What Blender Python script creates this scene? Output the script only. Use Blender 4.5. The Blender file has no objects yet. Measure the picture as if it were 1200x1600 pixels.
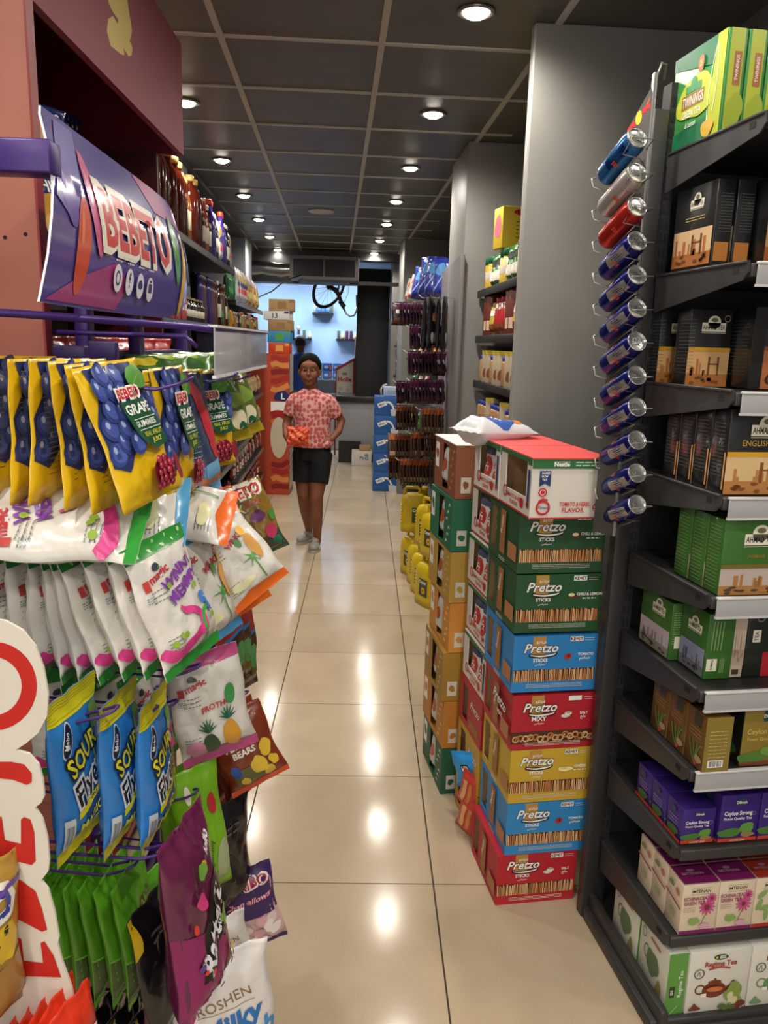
import bpy, bmesh, math, random
from mathutils import Vector as V, Matrix, noise
random.seed(7)
S = bpy.context.scene
COL = S.collection
# ---------------------------------------------------------------- camera
FPX = 1222.0
Yc = V((-27, 262, -FPX)).normalized()
Zc = V((160, 5700, FPX)).normalized(); Zc = (Zc - Zc.dot(Yc) * Yc).normalized()
Xc = Yc.cross(Zc)
RW = Matrix((Xc, Yc, Zc))                      # camera axes -> world
EYE = V((0, 0, 1.62))
cam = bpy.data.cameras.new('camera'); co = bpy.data.objects.new('camera', cam); COL.objects.link(co)
co.matrix_world = Matrix.Translation(EYE) @ RW.to_4x4()
cam.sensor_fit = 'VERTICAL'; cam.sensor_height = 36; cam.lens = FPX / 1600 * 36; cam.clip_start = 0.02
S.camera = co
# ---------------------------------------------------------------- world and exposure
W = bpy.data.worlds.new('world'); S.world = W; W.use_nodes = True
W.node_tree.nodes['Background'].inputs[0].default_value = (1, .97, .92, 1)
W.node_tree.nodes['Background'].inputs[1].default_value = 2.3
S.view_settings.view_transform = 'Standard'; S.view_settings.look = 'None'
S.view_settings.gamma = 1; S.view_settings.exposure = 0.0; S.view_settings.use_curve_mapping = False
LAMP_W = 44.0
TH = 0.038                                     # the ceiling grid and long shelves run 2.2 degrees off the floor tiles

# ---------------------------------------------------------------- helpers
def at(x, y, Y):
    r = RW @ V((x - 600, 800 - y, -FPX)); return EYE + r * (Y / r.y)
def atX(x, y, X):
    r = RW @ V((x - 600, 800 - y, -FPX)); return EYE + r * (X / r.x)
def lin(h):
    h = h.lstrip('#'); o = []
    for i in (0, 2, 4):
        c = int(h[i:i+2], 16) / 255
        o.append(c / 12.92 if c <= .04045 else ((c + .055) / 1.055) ** 2.4)
    return (*o, 1)
MATS = {}
def m(hexc, r=.45, metal=0, coat=0, emit=0, alpha=1, bump=0, trans=0):
    k = (hexc, r, metal, coat, emit, alpha, bump, trans)
    if k in MATS: return MATS[k]
    mt = bpy.data.materials.new('mat_' + hexc); mt.use_nodes = True
    nt = mt.node_tree; b = nt.nodes['Principled BSDF']
    b.inputs['Base Color'].default_value = lin(hexc)
    b.inputs['Roughness'].default_value = r; b.inputs['Metallic'].default_value = metal
    b.inputs['Coat Weight'].default_value = coat; b.inputs['Coat Roughness'].default_value = .12
    if emit: b.inputs['Emission Color'].default_value = lin(hexc); b.inputs['Emission Strength'].default_value = emit
    if alpha < 1: b.inputs['Alpha'].default_value = alpha
    if trans: b.inputs['Transmission Weight'].default_value = trans
    if bump:
        tc = nt.nodes.new('ShaderNodeTexCoord'); nz = nt.nodes.new('ShaderNodeTexNoise'); bp = nt.nodes.new('ShaderNodeBump')
        nz.inputs['Scale'].default_value = bump; nz.inputs['Detail'].default_value = 3
        bp.inputs['Strength'].default_value = .6; bp.inputs['Distance'].default_value = .012 if bump < 17 else .004
        nt.links.new(tc.outputs['Object'], nz.inputs['Vector']); nt.links.new(nz.outputs[0], bp.inputs['Height']); nt.links.new(bp.outputs[0], b.inputs['Normal'])
    MATS[k] = mt; return mt
def noisy(hexa, hexb, scale=3, r=.5, metal=0, detail=4, stretch=(1, 1, 1), coat=0, bump=0, lo=.35, hi=.65):
    k = ('n', hexa, hexb, scale, r, metal, stretch, coat, bump, lo)
    if k in MATS: return MATS[k]
    mt = bpy.data.materials.new('mat_' + hexa + 'n'); mt.use_nodes = True
    nt = mt.node_tree; b = nt.nodes['Principled BSDF']; N = nt.nodes.new; L = nt.links.new
    tc = N('ShaderNodeTexCoord'); mp = N('ShaderNodeMapping'); nz = N('ShaderNodeTexNoise'); cr = N('ShaderNodeValToRGB')
    mp.inputs['Scale'].default_value = stretch
    nz.inputs['Scale'].default_value = scale; nz.inputs['Detail'].default_value = detail
    cr.color_ramp.elements[0].color = lin(hexa); cr.color_ramp.elements[1].color = lin(hexb)
    cr.color_ramp.elements[0].position = lo; cr.color_ramp.elements[1].position = hi
    L(tc.outputs['Object'], mp.inputs[0]); L(mp.outputs[0], nz.inputs['Vector']); L(nz.outputs[0], cr.inputs[0]); L(cr.outputs[0], b.inputs['Base Color'])
    b.inputs['Roughness'].default_value = r; b.inputs['Metallic'].default_value = metal; b.inputs['Coat Weight'].default_value = coat
    if bump:
        bp = N('ShaderNodeBump'); bp.inputs['Strength'].default_value = bump; bp.inputs['Distance'].default_value = .003
        L(nz.outputs[0], bp.inputs['Height']); L(bp.outputs[0], b.inputs['Normal'])
    MATS[k] = mt; return mt

# 2D shapes: (verts, faces) in metres
def rect(x0, y0, x1, y1): return ([(x0, y0), (x1, y0), (x1, y1), (x0, y1)], [(0, 1, 2, 3)])
def ell(cx, cy, rx, ry=None, n=18, a0=0):
    ry = rx if ry is None else ry
    return ([(cx + rx * math.cos(a0 + 2 * math.pi * i / n), cy + ry * math.sin(a0 + 2 * math.pi * i / n)) for i in range(n)], [tuple(range(n))])
def poly(*p): return (list(p), [tuple(range(len(p)))])
def ring(cx, cy, r0, r1, n=22):
    v = []; f = []
    for i in range(n):
        a = 2 * math.pi * i / n
        v += [(cx + r0 * math.cos(a), cy + r0 * math.sin(a)), (cx + r1 * math.cos(a), cy + r1 * math.sin(a))]
    for i in range(n):
        j = (i + 1) % n; f.append((2*i, 2*i+1, 2*j+1, 2*j))
    return (v, f)
def stroke(pts, w, sub=5):
    v = []; f = []
    if len(pts) > 2 and sub:
        P_ = [pts[0]] + list(pts) + [pts[-1]]; o = []; ws = []
        for i in range(1, len(P_)-2):
            for j in range(sub):
                t = j/sub; q = []
                for c in (0, 1):
                    a, b, d, e = (P_[i+k][c] for k in (-1, 0, 1, 2)); q.append(.5*((2*b) + (-a+d)*t + (2*a-5*b+4*d-e)*t*t + (-a+3*b-3*d+e)*t**3))
                o.append(tuple(q))
                if isinstance(w, (list, tuple)): ws.append(w[i-1]*(1-t) + w[i]*t)
        o.append(pts[-1]); pts = o
        if isinstance(w, (list, tuple)): w = ws + [w[-1]]
    for i, p in enumerate(pts):
        a = pts[max(0, i-1)]; b = pts[min(len(pts)-1, i+1)]
        dx, dy = b[0]-a[0], b[1]-a[1]; l = math.hypot(dx, dy) or 1
        ww = w[i] if isinstance(w, (list, tuple)) else w
        v += [(p[0]-dy/l*ww/2, p[1]+dx/l*ww/2), (p[0]+dy/l*ww/2, p[1]-dx/l*ww/2)]
    for i in range(len(pts)-1): f.append((2*i+1, 2*i+3, 2*i+2, 2*i))
    return (v, f)
def join(*sh):
    v = []; f = []
    for s in sh:
        o = len(v); v += list(s[0]); f += [tuple(i+o for i in q) for q in s[1]]
    return (v, f)
def xf(s, dx=0, dy=0, rot=0, sc=1, sy=None, shear=0):
    sy = sc if sy is None else sy; c, n = math.cos(rot), math.sin(rot); o = []
    for x, y in s[0]:
        x, y = x*sc + y*shear*sc, y*sy
        o.append((x*c - y*n + dx, x*n + y*c + dy))
    return (o, s[1])
def blob(cx, cy, r, ry=None, seed=0, k=.12, n=26):
    rnd = random.Random(seed); ph = [rnd.uniform(0, 6.3) for _ in range(4)]; ry = ry or r; v = []
    for i in range(n):
        a = 2*math.pi*i/n; q = 1 + k*(math.sin(2*a+ph[0]) + .6*math.sin(3*a+ph[1]) + .4*math.sin(5*a+ph[2]))
        v.append((cx + r*q*math.cos(a), cy + ry*q*math.sin(a)))
    return (v, [tuple(range(n))])
TX = {}
def text(s, h=.02, x=0, y=0, bold=0.0, al='C', rot=0, shear=0, w=None, sp=1.0):
    """lettering with cap height h; anchored at (x,y) centre/left of its baseline; w squeezes it to a width"""
    k = (s, bold, sp)
    if k not in TX:
        c = bpy.data.curves.new('t', 'FONT'); c.body = s; c.offset = bold; c.resolution_u = 2; c.space_character = sp
        o = bpy.data.objects.new('t', c); COL.objects.link(o)
        bpy.context.view_layer.update()
        me = o.to_mesh(); vs = [(q.co.x, q.co.y) for q in me.vertices]; fs = [tuple(p.vertices) for p in me.polygons]
        o.to_mesh_clear(); bpy.data.objects.remove(o); bpy.data.curves.remove(c)
        if not vs: vs = [(0, 0), (1, 0), (1, 1)]; fs = []
        x0 = min(q[0] for q in vs); x1 = max(q[0] for q in vs)
        TX[k] = ([(a-x0, b) for a, b in vs], fs, x1-x0)
    vs, fs, wd = TX[k]
    sc = h / .7
    sx = sc if w is None else w / wd
    ox = {'C': -wd*sx/2, 'L': 0, 'R': -wd*sx}[al]
    c, n = math.cos(rot), math.sin(rot); o = []
    for a, b in vs:
        px, py = a*sx + ox + b*sc*shear, b*sc
        o.append((px*c - py*n + x, px*n + py*c + y))
    return (o, fs)
def lines(x0, y0, x1, n, h, gap, seed=0):
    """a block of small print as thin bars"""
    rnd = random.Random(seed); sh = []
    for i in range(n):
        y = y0 - i*gap; x = x0
        while x < x1:
            l = rnd.uniform(.1, .28)*(x1-x0); sh.append(rect(x, y, min(x+l, x1), y+h)); x += l + h*1.2
    return join(*sh)
def bars(x0, y0, x1, y1, n=14, seed=1):
    rnd = random.Random(seed); w = (x1-x0)/n
    return join(*[rect(x0+i*w, y0, x0+i*w+w*rnd.uniform(.25, .75), y1) for i in range(n)])
def AR(*cp): return ''.join(chr(c) for c in cp)
AR_STICKS = AR(0xFEB2, 0xFEDC, 0xFEF4, 0xFE98, 0xFEB3); AR_SALT = AR(0xFEA2, 0xFEE0, 0xFEE3)
AR_TOMATO = AR(0xFEE2, 0xFEC3, 0xFE8E, 0xFEE4, 0xFEC3); AR_PRETZO = AR(0xFEED, 0xFEB0, 0xFE98, 0xFEF3, 0xFEAE, 0xFE91)

def bis(s, cell):
    """cut a flat shape on a grid so it can follow a curved skin"""
    v, f = s; bm = bmesh.new(); bv = [bm.verts.new((a, b, 0)) for a, b in v]
    for q in f:
        try: bm.faces.new([bv[i] for i in q])
        except ValueError: pass
    xs = [a for a, b in v]; ys = [b for a, b in v]
    for ax, lo, hi in ((0, min(xs), max(xs)), (1, min(ys), max(ys))):
        k = math.floor(lo/cell) + 1
        while k*cell < hi:
            co_ = V((k*cell, 0, 0)) if ax == 0 else V((0, k*cell, 0)); no = V((1, 0, 0)) if ax == 0 else V((0, 1, 0))
            bmesh.ops.bisect_plane(bm, geom=bm.verts[:]+bm.edges[:]+bm.faces[:], plane_co=co_, plane_no=no)
            k += 1
    bm.verts.index_update()
    o = ([(q.co.x, q.co.y) for q in bm.verts], [tuple(w.index for w in q.verts) for q in bm.faces]); bm.free(); return o

class G:
    def __init__(s): s.v = []; s.f = []; s.mi = []; s.ms = []; s.sm = []; s.lift = 0
    def mat(s, mt):
        if mt not in s.ms: s.ms.append(mt)
        return s.ms.index(mt)
    def add(s, vs, fs, mt, smooth=False):
        o = len(s.v); s.v += [V(q) for q in vs]; k = s.mat(mt)
        for q in fs: s.f.append(tuple(i+o for i in q)); s.mi.append(k); s.sm.append(smooth)
    def box(s, x0, x1, y0, y1, z0, z1, mt, bev=0, M=None):
        vs = [(x0,y0,z0),(x1,y0,z0),(x1,y1,z0),(x0,y1,z0),(x0,y0,z1),(x1,y0,z1),(x1,y1,z1),(x0,y1,z1)]
        fs = [(0,3,2,1),(4,5,6,7),(0,1,5,4),(1,2,6,5),(2,3,7,6),(3,0,4,7)]
        if bev:
            bm = bmesh.new(); bv = [bm.verts.new(q) for q in vs]
            for q in fs: bm.faces.new([bv[i] for i in q])
            bmesh.ops.bevel(bm, geom=bm.edges[:], offset=bev, segments=2, profile=.5, affect='EDGES')
            bm.verts.index_update(); vs = [q.co.copy() for q in bm.verts]; fs = [tuple(w.index for w in q.verts) for q in bm.faces]; bm.free()
        if M: vs = [M @ V(q) for q in vs]
        s.add(vs, fs, mt, bool(bev))
        return s
    def tube(s, pts, r, mt, n=8, cap=True, smooth=True):
        pts = [V(p) for p in pts]; vs = []; fs = []; pn = None
        for i, p in enumerate(pts):
            d = (pts[min(i+1, len(pts)-1)] - pts[max(i-1, 0)]).normalized()
            if pn is None: pn = d.orthogonal().normalized()
            pn = (pn - d*pn.dot(d)).normalized(); b = d.cross(pn); rr = r[i] if isinstance(r, (list, tuple)) else r
            for k in range(n):
                a = 2*math.pi*k/n; vs.append(p + (pn*math.cos(a) + b*math.sin(a))*rr)
        for i in range(len(pts)-1):
            for k in range(n): l = (k+1) % n; fs.append((i*n+k, i*n+l, (i+1)*n+l, (i+1)*n+k))
        if cap: fs.append(tuple(range(n))[::-1]); fs.append(tuple((len(pts)-1)*n+k for k in range(n)))
        s.add(vs, fs, mt, smooth); return s
    def lathe(s, prof, mt, n=20, c=(0,0,0), M=None, sx=1, sy=1):
        vs = []; fs = []
        for r, z in prof:
            for k in range(n):
                a = 2*math.pi*k/n; q = V((c[0]+r*math.cos(a)*sx, c[1]+r*math.sin(a)*sy, c[2]+z)); vs.append(M @ q if M else q)
        for i in range(len(prof)-1):
            for k in range(n): l = (k+1) % n; fs.append((i*n+k, i*n+l, (i+1)*n+l, (i+1)*n+k))
        fs.append(tuple(range(n))[::-1]); fs.append(tuple((len(prof)-1)*n+k for k in range(n)))
        s.add(vs, fs, mt, True); return s
    def ball(s, c, r, mt, n=14, M=None):
        r = r if isinstance(r, (tuple, list)) else (r, r, r); k = n//2
        vs = []; fs = []
        for i in range(1, k):
            t = math.pi*i/k
            for j in range(n):
                a = 2*math.pi*j/n; vs.append(V((r[0]*math.sin(t)*math.cos(a), r[1]*math.sin(t)*math.sin(a), r[2]*math.cos(t))))
        vs += [V((0,0,r[2])), V((0,0,-r[2]))]
        for i in range(k-2):
            for j in range(n): l = (j+1) % n; fs.append((i*n+j, (i+1)*n+j, (i+1)*n+l, i*n+l))
        t, b = len(vs)-2, len(vs)-1
        for j in range(n): l = (j+1) % n; fs.append((t, j, l)); fs.append((b, (k-2)*n+l, (k-2)*n+j))
        vs = [(M @ q if M else q) + V(c) for q in vs]
        s.add(vs, fs, mt, True); return s
    def prism(s, outline, y0, y1, mt, M=None):
        """2D outline in XZ extruded from y0 to y1"""
        n = len(outline); vs = [(a, y0, b) for a, b in outline] + [(a, y1, b) for a, b in outline]
        fs = [tuple(range(n)), tuple(range(2*n-1, n-1, -1))] + [(i, i+n, (i+1) % n + n, (i+1) % n) for i in range(n)]
        if M: vs = [M @ V(q) for q in vs]
        s.add(vs, fs, mt); return s
    def dec(s, O, U, W_, sh, mt, same=False):
        """print a flat shape on a plane face: origin, right and up directions"""
        if not same: s.lift += .00025
        O, U, W_ = V(O), V(U).normalized(), V(W_).normalized(); n = U.cross(W_)
        s.add([O + U*a + W_*b + n*s.lift for a, b in sh[0]], sh[1], mt); return s
    def decm(s, fn, sh, mt, cell=.015, eps=.0005):
        s.lift += .0002; sh = bis(sh, cell)
        s.add([fn(a, b, eps + s.lift) for a, b in sh[0]], sh[1], mt, True); return s
    def build(s, name, parent=None, loc=(0,0,0), rz=0, M=None, **kw):
        me = bpy.data.meshes.new(name); me.from_pydata(s.v, [], s.f)
        for q in s.ms: me.materials.append(q)
        me.polygons.foreach_set('material_index', s.mi); me.polygons.foreach_set('use_smooth', s.sm); me.update()
        o = bpy.data.objects.new(name, me); COL.objects.link(o)
        if M is not None: o.matrix_world = M
        else: o.location = loc; o.rotation_euler = (0, 0, rz)
        if parent: o.parent = parent
        for k, q in kw.items(): o[k] = q
        return o
def tag(o, label=None, cat=None, group=None, kind=None):
    for k, q in (('label', label), ('category', cat), ('group', group), ('kind', kind)):
        if q: o[k] = q
        elif k in o.keys(): del o[k]
    return o
def empty(name, loc=(0,0,0), rz=0, label=None, cat=None, group=None):
    o = bpy.data.objects.new(name, None); COL.objects.link(o); o.location = loc; o.rotation_euler = (0, 0, rz); o.empty_display_size = .05
    return tag(o, label, cat, group)
def kids(o): return [c for c in KID.get(o.name, [])]
def copy_tree(o, parent=None):
    c = o.copy(); COL.objects.link(c)
    if parent: c.parent = parent
    for ch in list(o.children): copy_tree(ch, c)
    return c
USED = set()
def put(proto, M, label, cat, group=None, sc=1):
    """first use moves the prototype itself, later ones copy it with its parts"""
    o = proto if proto.name not in USED else copy_tree(proto)
    if proto.name not in USED: USED.add(proto.name)
    o.matrix_world = M @ Matrix.Scale(sc, 4) if sc != 1 else M
    return tag(o, label, cat, group)
def TR(x, y, z, rz=0, rx=0, ry=0): return Matrix.Translation((x, y, z)) @ Matrix.Rotation(rz, 4, 'Z') @ Matrix.Rotation(ry, 4, 'Y') @ Matrix.Rotation(rx, 4, 'X')
ORD = 'first second third fourth fifth sixth seventh eighth ninth tenth eleventh twelfth thirteenth fourteenth fifteenth sixteenth seventeenth eighteenth nineteenth twentieth'.split()
GR = TR(0, 0, 0, TH)                           # frame of the ceiling grid, pillars and long shelves
def gp(s_, t_, z=0): return GR @ V((s_, t_, z))

# ---------------------------------------------------------------- common materials
BLACKM = m('#1d1d1f', .5); DARK = m('#2a2a2c', .45); WHITE = m('#e9e7e2', .5); KRAFT = m('#a5815a', .8); KRAFTD = m('#6d5238', .85)
def struct(g, name, **k): o = g.build(name, **k); o['kind'] = 'structure'; return o

# ---------------------------------------------------------------- floor
def floor_mat():
    mt = bpy.data.materials.new('beige_tiles'); mt.use_nodes = True; nt = mt.node_tree; N = nt.nodes.new; L = nt.links.new
    b = nt.nodes['Principled BSDF']; tc = N('ShaderNodeTexCoord'); sx = N('ShaderNodeSeparateXYZ'); L(tc.outputs['Object'], sx.inputs[0])
    def math_(op, a, c=None):
        q = N('ShaderNodeMath'); q.operation = op
        for i, z in enumerate((a, c)):
            if z is None: continue
            if isinstance(z, (int, float)): q.inputs[i].default_value = z
            else: L(z, q.inputs[i])
        return q.outputs[0]
    def edge(sock, off, w):
        q = math_('DIVIDE', math_('SUBTRACT', sock, off), .611); fr = math_('FRACT', q)
        d = math_('MINIMUM', fr, math_('SUBTRACT', 1, fr)); return math_('LESS_THAN', d, w), math_('FLOOR', q)
    e1, i1 = edge(sx.outputs[0], .242, .0042); e2, i2 = edge(sx.outputs[1], 2.112, .0026)
    gr = math_('MAXIMUM', e1, e2)
    cb = N('ShaderNodeCombineXYZ'); L(i1, cb.inputs[0]); L(i2, cb.inputs[1]); wn = N('ShaderNodeTexWhiteNoise'); L(cb.outputs[0], wn.inputs[0])
    nz = N('ShaderNodeTexNoise'); nz.inputs['Scale'].default_value = 2.2; nz.inputs['Detail'].default_value = 5; nz.inputs['Distortion'].default_value = .6; L(tc.outputs['Object'], nz.inputs['Vector'])
    nf = N('ShaderNodeTexNoise'); nf.inputs['Scale'].default_value = 160; L(tc.outputs['Object'], nf.inputs['Vector'])
    f = math_('ADD', math_('MULTIPLY', wn.outputs[0], .25), math_('ADD', math_('MULTIPLY', nz.outputs[0], .7), math_('MULTIPLY', nf.outputs[0], .2)))
    cr = N('ShaderNodeValToRGB'); cr.color_ramp.elements[0].position = .3; cr.color_ramp.elements[0].color = lin('#ad9a80'); cr.color_ramp.elements[1].position = .95; cr.color_ramp.elements[1].color = lin('#c9b79c')
    L(f, cr.inputs[0]); mx = N('ShaderNodeMix'); mx.data_type = 'RGBA'; L(gr, mx.inputs[0]); L(cr.outputs[0], mx.inputs[6]); mx.inputs[7].default_value = lin('#3f3527'); L(mx.outputs[2], b.inputs['Base Color'])
    rr = math_('ADD', .10, math_('MULTIPLY', nz.outputs[0], .07)); L(math_('MAXIMUM', rr, math_('MULTIPLY', gr, .8)), b.inputs['Roughness'])
    b.inputs['Specular IOR Level'].default_value = .28
    return mt
g = G(); g.box(-4, 4, -4, 14.2, -.05, 0, floor_mat()); struct(g, 'floor')

# ---------------------------------------------------------------- ceiling (rotated frame)
HC = 2.71
ct = noisy('#4d4a43', '#58544c', 6, r=.42, bump=.15)
g = G(); g.box(-4, 4, -4, 14.2, HC, HC+.05, ct); struct(g, 'ceiling', rz=TH)
TEE = m('#b9b6ac', .5)
g = G()
for k in range(-2, 6):
    if k in (0, 1, 2, 3) or k < 0:
        s_ = -1.028 + .59*k
        g.box(s_-.012, s_+.012, -3.9, 10.6, HC-.006, HC+.002, TEE)
for k in range(-11, 14): t_ = 3.186 + .588*k; g.box(-1.03 if t_ > 3 else -2.2, .9, t_-.012, t_+.012, HC-.0055, HC+.002, TEE)
struct(g, 'trim_1', rz=TH)

# downlights: recessed ring, glowing glass and the lamp's own light
def downlight(s_, t_, label, grp=None):
    p = gp(s_, t_, HC); e = empty('downlight', p, TH, label, 'ceiling light', 'round ceiling downlights')
    g = G(); g.lathe([(.062, 0), (.066, -.004), (.058, -.010), (.047, -.008), (.045, -.002)], m('#8d8b86', .3, .8), 28); g.build('trim_ring', e)
    g = G(); g.lathe([(.044, -.004), (.040, -.013), (.026, -.020), (.002, -.023)], m('#fff3e0', .3, emit=38), 24); g.build('lamp_glass', e)
    l = bpy.data.lights.new('downlight_lamp', 'SPOT'); l.energy = LAMP_W; l.color = (1, .93, .83); l.spot_size = math.radians(168); l.spot_blend = .75; l.shadow_soft_size = .045
    lo = bpy.data.objects.new('lamp', l); COL.objects.link(lo); lo.location = (0, 0, -.034); lo.parent = e
for k in range(-4, 7):
    t_ = 2.86 + 1.18*k
    for s_, side in ((.447, 'right'), (-.72, 'left')):
        if k < 0: lb = 'round recessed ceiling downlight behind the viewpoint'
        elif side == 'left' and k == 0: lb = 'recessed ceiling downlight hidden behind the red header box'
        else: lb = 'bright round downlight, %s from the front in the %s ceiling row' % (ORD[k if side == 'right' else k-1], side)
        downlight(s_, t_, lb)
for s_, t_ in ((1.35, 1.3), (1.35, -.5), (-1.6, .6)): downlight(s_, t_, 'added round ceiling downlight giving fill out over the side shelves')  # unseen lamps off the two rows, added as fill for the upright faces
e = tag(G().lathe([(.11, 0), (.115, -.006), (.1, -.014), (.02, -.016)], m('#c8c6c0', .5), 30).build('ceiling_speaker', loc=gp(-.14, 7.0, HC)), 'flat round grille in a dark ceiling tile between the light rows', 'ceiling speaker')

# ---------------------------------------------------------------- walls
WG = noisy('#787773', '#84827d', 1.5, r=.5, detail=6, bump=.05); WD = noisy('#5d5e60', '#66676a', 1.5, r=.55)
g = G(); g.box(1.35, 1.45, -3.5, 14, 0, HC, WD); struct(g, 'wall_right', rz=TH)
g = G(); g.box(-1.9, -1.8, -3.5, 14, 0, HC, WD); struct(g, 'wall_left', rz=TH)
g = G()
for t0, t1, s0 in ((2.92, 2.975, .662), (4.52, 5.12, .7), (8.55, 9.2, .70), (10.2, 10.6, .70)): g.box(s0, 1.36, t0, t1, 0, HC, WG, bev=.006)
struct(g, 'trim_2', rz=TH)
g = G()
for t0, t1 in ((5.2, 5.42), (8.7, 9.3)): g.box(-1.82, -.965, t0, t1, 0, HC, m('#8a9098', .5), bev=.006)
g.box(-1.82, -.95, -3.5, 11.2, HC-.03, HC+.01, m('#3f3e3b', .5))
struct(g, 'trim_3', rz=TH)
# back room: pale blue glossy wall, dark beam, black column
g = G(); g.box(-3.6, 2.2, 13.2, 13.35, 0, 3.1, m('#a9c6ea', .18)); struct(g, 'wall_back')
g = G(); g.box(-3.6, -.13, 9.9, 10.2, 2.33, HC+.2, m('#3a3a3b', .5)); g.box(-1.05, 1.0, 9.85, 9.95, 2.32, 2.36, m('#48484a', .4)); g.box(-.13, .95, 10.0, 10.2, 2.62, HC+.2, m('#3a3a3b', .5)); struct(g, 'trim_4')
g = G(); g.box(-.145, .30, 11.0, 11.5, 0, 2.62, m('#1c1c1e', .55), bev=.01); g.box(.31, .9, 11.0, 11.3, 0, HC, WD); struct(g, 'trim_5')
for x, y, w_ in ((-.9, 12.2, 120), (-1.6, 12.4, 60), (-.2, 12.5, 50)):
    l = bpy.data.lights.new('back_room_light', 'AREA'); l.energy = w_*.42; l.color = (.8, .9, 1); l.size = .5; l.shape = 'DISK'
    o = bpy.data.objects.new('back_room_light', l); COL.objects.link(o); o.location = (x, y, 2.66)
for i in range(2):
    g = G(); g.box(-.3, .3, -.04, .04, -.02, .0, m('#f4f8ff', .4, emit=5)); g.box(-.33, .33, -.06, .06, 0, .11, m('#c9ccd0', .5)); tag(g.build('strip_light', loc=(-1.2 + i*.75, 12.3, 2.6)), 'white strip light above the bright back counter, %s one' % ('left', 'right')[i], 'ceiling light')

# ================================================================ CARTONS on the right
def face(w, d, h, side):
    """origin, right, up of a side of a box whose base front-left corner is the origin"""
    return {'front': ((0, 0, 0), (1, 0, 0), (0, 0, 1)), 'left': ((0, d, 0), (0, -1, 0), (0, 0, 1)), 'right': ((w, 0, 0), (0, 1, 0), (0, 0, 1)),
            'top': ((0, 0, h), (1, 0, 0), (0, 1, 0)), 'back': ((w, d, 0), (-1, 0, 0), (0, 0, 1))}[side]
def carton(w, d, h, body, left=None, hole=None, jag=0, inner=KRAFT):
    """cardboard tray box: left side has a torn display window (y0,z0,y1,z1 in the left face frame)"""
    g = G(); t = .003; left = left or body
    g.box(0, w, 0, t, 0, h, body); g.box(0, w, d-t, d, 0, h, body); g.box(w-t, w, t, d-t, 0, h, body)
    g.box(0, w, t, d-t, 0, t, body); g.box(0, w, t, d-t, h-t, h, body)
    if hole:
        a0, b0, a1, b1 = hole                   # a measured from the far end towards the viewer
        y1, y0 = d-a0, d-a1
        g.box(0, t, t, d-t, t, b0, left); g.box(0, t, t, d-t, b1, h-t, left)
        g.box(0, t, y1, d-t, b0, b1, left); g.box(0, t, t, y0, b0, b1, left)
        if jag:
            rnd = random.Random(jag); n = 9
            for i in range(n):
                z = b0 + (b1-b0)*i/n; g.box(.0002, t-.0002, y0-.0, y0+rnd.uniform(.002, .012), z, z+(b1-b0)/n*.9, left)
        g.box(t, t+.0008, t, d-t, b1, h-t, inner); g.box(t, w-t, d-t-.001, d-t, t, h-t, inner); g.box(w-t-.001, w-t, t, d-t, t, h-t, inner); g.box(t, w-t, t, t+.001, t, h-t, inner)
    else: g.box(0, t, t, d-t, t, h-t, left)
    return g
def logo_pretzo(x, y, s=1):
    t1 = text('Pretzo', .026*s, x, y, .02, shear=.3); ol = text('Pretzo', .026*s, x, y, .055, shear=.3)
    sw = stroke([(x-.03*s, y-.008*s), (x, y-.012*s), (x+.035*s, y-.008*s), (x+.045*s, y-.003*s)], [.002, .005*s, .004*s, .001])
    sw2 = stroke([(x-.034*s, y-.0085*s), (x, y-.0125*s), (x+.038*s, y-.0085*s), (x+.048*s, y-.002*s)], [.008, .011*s, .009*s, .005])
    return ol, sw2, t1, sw, text(AR_PRETZO, .009*s, x, y+.028*s, .02)
def sticks(x0, y0, x1, y1, n, seed, mats, g, fr):
    rnd = random.Random(seed); w = (x1-x0)/n; sh = [[], [], []]
    for i in range(n):
        x = x0 + (i+.5)*w; j = rnd.uniform(-w*.5, w*.5); ww = w*rnd.uniform(.45, .8); top = y1 - rnd.uniform(0, .006)
        sh[rnd.randrange(3)].append(poly((x-ww/2, y0), (x+ww/2, y0), (x+ww/2+j, top), (x-ww/2+j, top)))
    for s, mt in zip(sh, mats):
        if s: g.dec(*fr, join(*s), mt)
CW = m('#f2f0ea', .5); CB = m('#151313', .5); GOLDTAN = m('#b98a3c', .5)
STK = [m('#d29a63', .6), m('#b87440', .6), m('#e0b586', .6)]
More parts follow.
